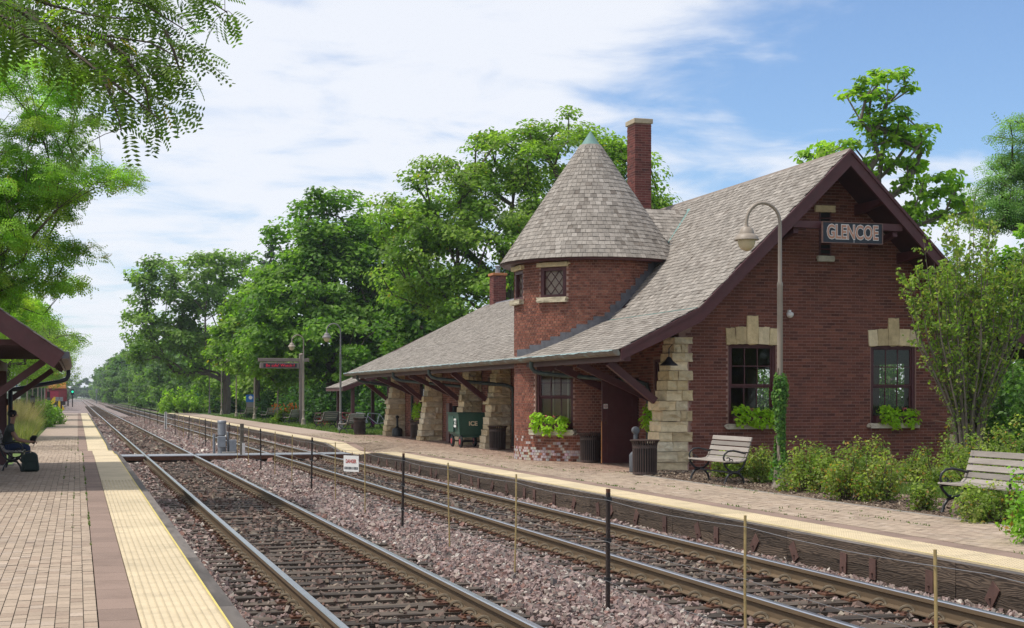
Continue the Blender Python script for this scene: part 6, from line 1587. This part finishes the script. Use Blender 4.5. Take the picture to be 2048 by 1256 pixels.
for i, (px, D, r, h, lab) in enumerate(((2030, 38, 1.6, 2.3, 'dense dark bush behind the far right shrubs'), (1985, 44, 1.6, 2.2, 'dark bush past the right corner of the station'), (2090, 34, 1.5, 2.2, 'dark bush cut off by the right edge'), (2045, 50, 2.2, 3.0, 'tall dark bush deep behind the right bench'), (1516, 51.2, 1.9, 3.6, 'dark bush seen through the left gable window'), (1780, 43.0, 1.7, 3.4, 'dark bush seen through the right gable window'), (1700, 46.0, 1.7, 3.4, 'dark bush behind the station, left of the one in the right window'))):
    x, y = at(px, D); shrub('garden_bush', x, y, r, r, h, lab, 'bushes right of the station', n_cl=110, per=44, leaf=.13, pal=((.04, .085, .018), (.055, .105, .02)), rc=.38, seed=360 + i, dead=0, stem=.02)
# young multi-stem pear tree
x0, y0 = at(1936, 29.0); rng = np.random.default_rng(55)
pear = empty('pear_tree', (x0, y0, 0), label='young multi-stemmed tree with sparse small leaves beside the right window', cat='tree')
b = MB(); LP = []; LN = []
kk = 30.2 / 2930.0
for i in range(58):
    a = rng.uniform(0, 6.283); r = rng.random() ** .55; top = zz(rng.uniform(395, 480), 30.2) * (1 - .20 * r ** 2) * rng.uniform(.80, 1.0); rad = (1.40 * r)
    p0 = np.array((x0 + .16 * math.cos(a) * r, y0 + .16 * math.sin(a) * r, 0.0)); p3 = np.array((x0 + rad * math.cos(a), y0 + rad * math.sin(a) * .7, top)); p1 = p0 + (p3 - p0) * .33 - np.array((math.cos(a), math.sin(a), 0)) * .18 * r; p2 = p0 + (p3 - p0) * .66 + np.array((math.cos(a), math.sin(a), 0)) * .12 * r
    pts = [p0, p1 + rng.normal(0, .03, 3), p2 + rng.normal(0, .04, 3), p3]; rr0 = rng.uniform(.016, .034); b.tube(pts, [rr0, rr0 * .75, rr0 * .45, .004], 5, cap=False)
    for q in range(30):
        t = rng.uniform(.22, 1.0); sgm = min(2, int(t * 3)); f = t * 3 - sgm; p = pts[sgm] * (1 - f) + pts[sgm + 1] * f
        dv = rng.normal(size=3); dv[2] = abs(dv[2]) + .6; dv /= np.linalg.norm(dv); l = rng.uniform(.15, .5) * (1.15 - .5 * t); e = p + dv * l; b.tube([p, p + dv * l * .5 + rng.normal(0, .02, 3), e], [.007, .005, .003], 3, cap=False)
        for w in range(int(2 + 14 * t * t)): LP.append(p + (e - p) * rng.uniform(.2, 1.08) + rng.normal(0, .035, 3)); LN.append(rng.normal(size=3) + np.array((0, 0, .3)))
b.build('trunk', M['bark_grey'], pear, True, smooth=True)
LP = np.array(LP); K = np.array(((.115, .175, .03), (.14, .195, .036), (.09, .145, .026), (.17, .185, .04)))[rng.integers(0, 4, len(LP))] * rng.uniform(.7, 1.25, (len(LP), 1))
link('crown', leaf_mesh('crown', LP, np.array(LN), .082 * rng.uniform(.7, 1.3, len(LP)), K, rng), pear, True)
# ivy on the near lamp post
rng = np.random.default_rng(77); n = 2600; t = rng.random(n); zv = .12 + 1.93 * t ** .9; a = rng.uniform(0, 6.283, n); wd = .05 + .12 * rng.random(n) * (.25 + .75 * np.abs(np.sin(zv * 2.6 + .6 + .8 * np.sin(a)))) * (1.2 - .6 * t)
gap = np.sin(zv * 5.1 + 1.3 * np.sin(a * 2)) + .8 * np.sin(a + zv * 2.3) > -1.15; a, zv, wd, t = a[gap], zv[gap], np.maximum(.07 + .03 * rng.random(int(gap.sum())), wd[gap] * (.85 + .4 * np.sin(zv[gap] * 3.7 + 1))), t[gap]; n = len(a)
LX, LY = 12.32, 24.3; P = np.stack([LX + wd * np.cos(a), LY + wd * np.sin(a), zv + rng.normal(0, .03, n)], 1); K = np.array(((.045, .105, .02), (.06, .13, .025), (.09, .16, .03), (.035, .08, .018)))[rng.integers(0, 4, n)] * rng.uniform(.7, 1.3, (n, 1))
iv = empty('ivy', (LX, LY, 0), label='green ivy climbing the nearest lamp post', cat='ivy'); link('foliage', leaf_mesh('foliage', P, np.stack([np.cos(a), np.sin(a), .4 + 0 * a], 1) + rng.normal(0, .4, (n, 3)), .075 * rng.uniform(.6, 1.3, n), K, rng), iv, True)
b = MB()
for k in range(5): b.tube([(LX + .062 * math.cos(k * 1.3 + z * 2.2), LY + .062 * math.sin(k * 1.3 + z * 2.2), z) for z in np.linspace(.05, 1.7 + .12 * k, 16)], .006, 4)
b.build('vine', M['bark'], iv, True)
# window boxes with trailing lime green leaves and pink flowers
def flower_box(xf, w, label, seed, n=5, hang=.30, flowers=3, box=True, group='planters at the station windows', size=.105, wide=.19, vert=.19):
    rng = np.random.default_rng(seed); o = xf.translation; root = empty('flower_box', tuple(o), label=label, cat='planter', group=group)
    if box: MB(xf).box(-w / 2, w / 2, -.20, -.01, 0, .17).build('box', M['trim'], root, True, bevel=.005)
    P = []; Nn = []; K = []
    for k in range(n):
        cx_ = (k + .5) / n * w - w / 2 + rng.normal(0, .03)
        for q in range(int(440 / n)):
            v = rng.normal(size=3); v /= np.linalg.norm(v); s = rng.random() ** .5
            p = np.array((cx_ + v[0] * wide * s, -.14 + v[1] * .12 * s - .06, .20 + v[2] * vert * s + .06 * math.cos(k * 2.1))); 
            if v[2] < -.1: p[1] -= .08; p[2] -= hang * rng.random() * (.5 + .5 * rng.random())
            P.append(tuple(xf @ Vector(p))); Nn.append(tuple(xf.to_3x3() @ Vector((v[0] * .5, -.7, .6 + v[2] * .3)))); K.append(np.array((.19, .30, .014)) * rng.uniform(.6, 1.25))
    P, Nn, K = map(np.array, (P, Nn, K)); link('foliage', leaf_mesh('foliage', P, Nn + rng.normal(0, .3, P.shape), size * rng.uniform(.7, 1.25, len(P)), K, rng), root, True)
    P = []; Nn = []; K = []
    for k in range(flowers):
        cx_ = rng.uniform(-w * .45, w * .45)
        for q in range(10): P.append(tuple(xf @ Vector((cx_ + rng.normal(0, .025), -.14 + rng.normal(0, .03), .33 + rng.normal(0, .025))))); Nn.append(rng.normal(size=3) + np.array((-.3, -.8, .5))); K.append(np.array((.62, .16, .18)) * rng.uniform(.8, 1.2))
    if P: P, Nn, K = map(np.array, (P, Nn, K)); link('blossom', leaf_mesh('blossom', P, Nn, np.full(len(P), .045), K, rng, m='petal'), root, True)
    # darker filler leaves at the back
    P = np.array([tuple(xf @ Vector((rng.uniform(-w * .48, w * .48), rng.uniform(-.16, -.04), .18 + .2 * rng.random()))) for q in range(140)]); K = np.array((.03, .06, .03)) * rng.uniform(.7, 1.5, (140, 1)); link('filler_leaves', leaf_mesh('filler_leaves', P, rng.normal(size=(140, 3)) + np.array((0, -.3, .6)), np.full(140, .06), K, rng), root, True)
    return root
for i, (a, b_) in enumerate(WINS): flower_box(Matrix.Translation(((a + b_) / 2, YG + .06, WZ0 + .0)), b_ - a - .14, ('window box of lime green leaves under the left gable window', 'window box of lime green leaves under the right gable window')[i], 200 + i, 3, .24, 1, wide=.24, vert=.18, size=.105)
F = Matrix.Translation((*turr(WIN_A[1], TR - .06), .82)) @ Matrix.Rotation(WIN_A[1] + math.pi / 2, 4, 'Z'); flower_box(F, 1.06, 'maroon window box with pink flowers at the turret window', 210, 3, .30, 4, wide=.21, vert=.17, size=.115)
flower_box(Matrix.Translation((WX, 32.22, 1.02)) @ RZ90, 1.0, 'planter with lime leaves at the window beside the door', 211, 4, .35, 3)
flower_box(Matrix.Translation((WX, 57.25, .98)) @ RZ90, 1.2, 'lime green planter at the far window above the bin', 212, 4, .45, 3, wide=.2)
flower_box(Matrix.Translation((WX, 40.4, .98)) @ RZ90, 1.0, 'planter peeping out just behind the turret', 213, 4, .40, 2)
# lilies on the lawn edge
rng = np.random.default_rng(5)
for i, (px, py, lab) in enumerate(((620, 838, 'clump of orange lilies right of the message board'), (580, 838, 'clump of orange lilies behind the lawn bench'))):
    x, y = at(px, 92); r = shrub('lily_clump', x, y, 1.2, .8, .9, lab, 'lily clumps', n_cl=40, per=30, leaf=.22, pal=((.10, .16, .02), (.14, .18, .03)), rc=.3, seed=300 + i, dead=0, cat='flowers')
    P = np.stack([rng.uniform(x - 1.3, x + 1.3, 60), rng.uniform(y - .8, y + .5, 60), rng.uniform(.7, 1.25, 60)], 1); link('blossom', leaf_mesh('blossom', P, rng.normal(size=(60, 3)) + np.array((0, -1, .5)), np.full(60, .17), np.array((.65, .16, .012)) * rng.uniform(.8, 1.2, (60, 1)), rng, m='petal'), r, True)
for i, (px, D, r, h, lab) in enumerate(((370, 150, 3.0, 2.2, 'round bright green bush beside the far right platform'), (660, 90, 1.8, 2.2, 'dark clipped bush behind the lawn bench'), (600, 105, 2.0, 2.0, 'dark bush behind the message board post'), (700, 96, 2.0, 2.2, 'dark bush behind the bicycle shelter'), (540, 112, 2.0, 1.8, 'bush behind the third lawn bench'), (450, 150, 2.0, 2.0, 'dark bush below the old elm'), (770, 88, 2.2, 2.4, 'bush behind the silver bicycle'))):
    x, y = at(px, D); shrub('garden_bush', x, y, r, r, h, lab, 'bushes behind the lawn', n_cl=90, per=40, leaf=.26 if i else .3, pal=((.10, .17, .02), (.13, .20, .025)) if i == 0 else ((.03, .07, .018), (.04, .085, .02)), rc=.5, seed=320 + i, dead=0, stem=.03)
# tall grass beside the left platform
def tall(px0, px1, d0, d1, n, h, w, pal, lab):
    pts = []
    for _ in range(n):
        d = rnd.uniform(d0, d1); f = (d - d0) / (d1 - d0); px = rnd.uniform(px0[0] + (px0[1] - px0[0]) * f, px1[0] + (px1[1] - px1[0]) * f); pts.append((*at(px, d), -.1))
    blades('tall_grass', pts, h, w, pal, lab, 'grass', lean=.5)
tall((20, 42), (60, 78), 52, 80, 9000, .75, .022, ((.22, .24, .05), (.15, .20, .035), (.30, .26, .12)), 'tall yellow green grass beside the left platform')
tall((15, 30), (45, 70), 60, 92, 4500, 1.45, .022, ((.32, .26, .13), (.26, .22, .09)), 'tall straw coloured feather grass behind the seated man')
for i, (px, D) in enumerate(((88, 86), (80, 80), (97, 88))):
    x, y = at(px, D); shrub('garden_bush', x, y, .9, 1.5, 1.25, 'low green bush at the left platform edge, %s of three' % ('middle', 'nearest', 'farthest')[i], 'bushes at the left platform', n_cl=60, per=40, leaf=.14, pal=((.07, .13, .02), (.10, .17, .025)), rc=.3, seed=340 + i, dead=0)
# ---- wooded edges running to the horizon
k = 0; lin_n = {}
def lin_label(y, row, side):
    i = lin_n[(side, row)] = lin_n.get((side, row), -1) + 1
    if i < 10: return 'green tree in the %s row right of the far tracks, %s to the camera' % (('front', 'back')[row], ORD[i]) if side == 'right' else 'green lineside tree left of the far tracks, %s to the camera' % ORD[i]
    return 'distant green tree in the wooded edge %s of the far tracks' % side
GF = 'trees of the far right lineside'
for row in range(2):
    y = 165.0 + row * 9
    while y < 900:
        x = 13.2 + row * 6.5 + rnd.uniform(-.8, 1.2) + (2.5 if y < 190 else 0); h = rnd.uniform(8.5, 11) * (1 + row * .25) * min(1.55, .85 + (y - 165) / 500); r = h * .36
        bs = (x, y, -.3); q = 42 if y < 320 else 26
        tree('lineside_tree', bs, [(0, 0, h * .62, r, r, h * .38), (rnd.uniform(-1, .5), 0, h * .32, r * 1.05, r, h * .3)], lin_label(y, row, 'right'), GF, n_cl=q, per=60, rc=h * .13, leaf=.55 if y < 320 else 1.0, pal=G_FAR if rnd.random() < .75 else ((.07, .12, .02), (.085, .14, .025)), trunk_r=.2, seed=500 + k, limbs=y < 320, up=.5)
        y += rnd.uniform(5.5, 8.5) * (1 if y < 300 else 2.2); k += 1
GF = 'trees of the far left lineside'
y = 262.0
while y < 900:
    x = -8.5 + rnd.uniform(-1, .8); h = rnd.uniform(8, 11); r = h * .36
    tree('lineside_tree', (x, y, -.3), [(0, 0, h * .6, r, r, h * .4), (.8, 0, h * .3, r * .9, r, h * .3)], lin_label(y, 0, 'left'), GF, n_cl=40, per=55, rc=h * .13, leaf=.9, pal=G_FAR, trunk_r=.2, seed=700 + k, limbs=False, up=.5)
    y += rnd.uniform(9, 15); k += 1
for i in range(11):
    X_ = -60 + i * 13; tree('lineside_tree', (X_ + rnd.uniform(-3, 3), 1010 + rnd.uniform(0, 60), -.3), [(0, 0, 8, 8, 6, 7), (2, 0, 5, 8, 6, 5)], 'blue green tree closing the far end of the line', 'trees closing the vista', n_cl=40, per=40, rc=2.2, leaf=2.6, pal=G_FAR, limbs=False, seed=900 + i, up=.4)
GL_ = 'honey locusts along the left platform'
for i, (X_, Y_, h, w) in enumerate(((-5.4, 62, 8.6, 4.0), (-5.2, 84, 8.6, 4.6), (-5.2, 108, 9.0, 4.8), (-5.2, 138, 9.5, 4.6), (-8.6, 172, 9.5, 4.4), (-10.5, 210, 10, 4.0), (-13, 75, 9, 4.5), (-14, 120, 10, 5), (-14, 180, 10, 5))):
    lab = 'honey locust with feathery leaves in the left row, %s beyond the shelter' % ORD[i] if i < 6 else 'honey locust in the second left row, %s' % ('nearest', 'middle', 'farthest')[i - 6]
    tree('locust_tree', (X_, Y_, -.1), [(.4, 0, h * .62, w, w, h * .26), (1.4, 0, h * .45, w * .8, w, h * .16), (0, 0, h * .8, w * .7, w * .7, h * .18)], lab, GL_, n_cl=95, per=44, rc=.95, leaf=.62 if i < 3 else .8, pal=G_LOC, trunk_r=.22, fork=.3, seed=800 + i, frond=FR5, flat=.45, ygl=.012, droop=.2)
# nearer locust whose crown fills the left margin
bs = (-6.4, 26.5, -.1); D = 27
tree('locust_tree', bs, [blob(40, 170, D, 150, 70, bs, 1.6), blob(110, 250, D, 110, 40, bs, 1.4), blob(80, 330, D, 160, 40, bs, 1.5), blob(200, 345, D - 1, 85, 26, bs, .9), blob(30, 400, D, 130, 40, bs, 1.5), blob(20, 460, D, 110, 40, bs, 1.5), blob(150, 495, D, 75, 16, bs, .7), blob(40, 530, D + 1, 110, 36, bs, 1.3), blob(120, 560, D + 1, 70, 20, bs, .8), blob(20, 600, D + 2, 90, 36, bs, 1.3), blob(60, 380, D, 150, 30, bs, 1.2), blob(-90, 300, D, 80, 190, bs, 1.6)],
     'honey locust whose layered crown fills the left margin', GL_, n_cl=330, per=38, rc=.36, leaf=.26, pal=((.125, .215, .03), (.15, .245, .036), (.105, .185, .028), (.17, .23, .034)), minr=.005, trunk_r=.085, fork=.4, seed=830, frond=FR8, flat=.38, ygl=.02, droop=.5, wig=.06, shell=.15)
# nearest locust: dark overhanging sprays at the top left
rng = np.random.default_rng(91); D0 = 9.6
base = np.array((-4.6, 8.2, 0.0)); nl = empty('locust_tree', tuple(base), label='nearest honey locust with dark sprays hanging into the top left corner', cat='tree', group=GL_)
def pt(px, py, d): return np.array((*at(px, d), zz(py, d)))
limbs_ = [[(-60, -20, 9.3), (40, 20, 9.3), (110, 70, 9.3), (150, 110, 9.3)], [(-40, 30, 9.0), (30, 60, 9.0), (100, 100, 9.1)], [(0, -30, 9.6), (100, 10, 9.6), (180, 30, 9.6), (260, 40, 9.6)], [(100, -60, 9.8), (200, -20, 9.8), (290, 10, 9.8), (370, 60, 9.8)], [(200, 70, 9.4), (250, 110, 9.4), (290, 170, 9.4), (300, 225, 9.4)], [(330, 60, 9.7), (350, 110, 9.7), (365, 160, 9.7)], [(-420, -60, 9.4), (-150, -20, 9.5), (60, 20, 9.6), (200, 70, 9.6), (300, 85, 9.6), (375, 125, 9.6)], [(60, 20, 9.6), (130, 90, 9.3), (200, 145, 9.2), (260, 190, 9.2), (320, 240, 9.2)], [(-150, -60, 9.9), (100, -60, 10), (260, -40, 10), (400, -10, 10.0), (455, 25, 10)], [(200, 70, 9.6), (260, 130, 9.8), (300, 190, 9.8), (335, 200, 9.8)], [(260, -40, 10), (300, 40, 10), (345, 70, 10)], [(-60, 0, 9.2), (20, 40, 9), (60, 60, 9)], [(200, 145, 9.2), (215, 175, 9.1), (235, 230, 9.1), (243, 262, 9.1)]]
b = MB(); b.tube([tuple(base), (-4.5, 8.3, 2.2), (-4.2, 8.6, 3.6), tuple(pt(-420, -60, 9.4))], [.17, .14, .11, .07], 8)
P = []; Nn = []; X_ = []
tw = []
for j, l in enumerate(limbs_):
    pts = [pt(*q) for q in l]; b.tube([tuple(q) for q in pts], list(np.linspace(.03 if j == 0 else .014, .004, len(pts))), 5, cap=False)
    for s in range(len(pts) - 1):
        seg = np.linalg.norm(pts[s + 1] - pts[s])
        for q in range(int(seg / .026)):
            p = pts[s] + (pts[s + 1] - pts[s]) * rng.random()
            dv = np.array((rng.normal(.2, .6), rng.normal(0, .6), rng.normal(-.25, .45))); dv /= np.linalg.norm(dv); ln = rng.uniform(.06, .28); e = p + dv * ln
            if rng.random() < .5: tw.append((p, e))
            for f in range(2): P.append(p + (e - p) * rng.uniform(.5, 1.0)); X_.append(dv * .8 + np.array((rng.normal(.1, .5), rng.normal(0, .5), -.5 + rng.normal(0, .25))))
for p, e in tw: b.tube([tuple(p), tuple((p + e) / 2 + np.array((0, 0, .01))), tuple(e)], .0025, 3, cap=False)
b.build('trunk', M['bark'], nl, True)
P = np.array(P); X_ = np.array(X_); X_ /= np.linalg.norm(X_, axis=1)[:, None]; n = len(P); r = rng.normal(size=(n, 3)) * .5 + np.array((0, -.3, .8)); Z = r - X_ * np.sum(r * X_, 1)[:, None]; Z /= np.linalg.norm(Z, axis=1)[:, None]; Yv = np.cross(Z, X_)
shp, fc = locust_frond(7); S = .165 * rng.uniform(.75, 1.3, n)
V = P[:, None] + S[:, None, None] * ((shp[None, :, 0:1] + .5) * X_[:, None] + shp[None, :, 1:2] * 1.35 * Yv[:, None] + shp[None, :, 2:3] * Z[:, None])
K = np.array(((.10, .17, .022), (.13, .20, .028), (.075, .14, .02)))[rng.integers(0, 3, n)] * rng.uniform(.75, 1.3, (n, 1)); yl_ = rng.random(n) < .01; K[yl_] = (.25, .19, .02)
link('crown', np_mesh('crown', V.reshape(-1, 3), (fc[None] + (np.arange(n) * len(shp))[:, None, None]).reshape(-1, 4), M['leaf'], np.repeat(K, len(shp), axis=0)), nl, True)

# ---- summer haze in the air over the line
hm = bpy.data.materials.new('haze_air'); hm.use_nodes = True; t = hm.node_tree; t.nodes.remove(t.nodes['Principled BSDF'])
pv_ = t.nodes.new('ShaderNodeVolumePrincipled'); pv_.inputs['Color'].default_value = (.80, .90, 1.0, 1); pv_.inputs['Density'].default_value = 0.00022; pv_.inputs['Anisotropy'].default_value = 0.3
t.links.new(pv_.outputs[0], t.nodes['Material Output'].inputs['Volume'])
hz = MB().box(-420, 420, -60, 1320, -1.7, 22).build('haze', hm); props(hz, 'thin summer haze over the far tracks and trees', 'haze', None, 'stuff')
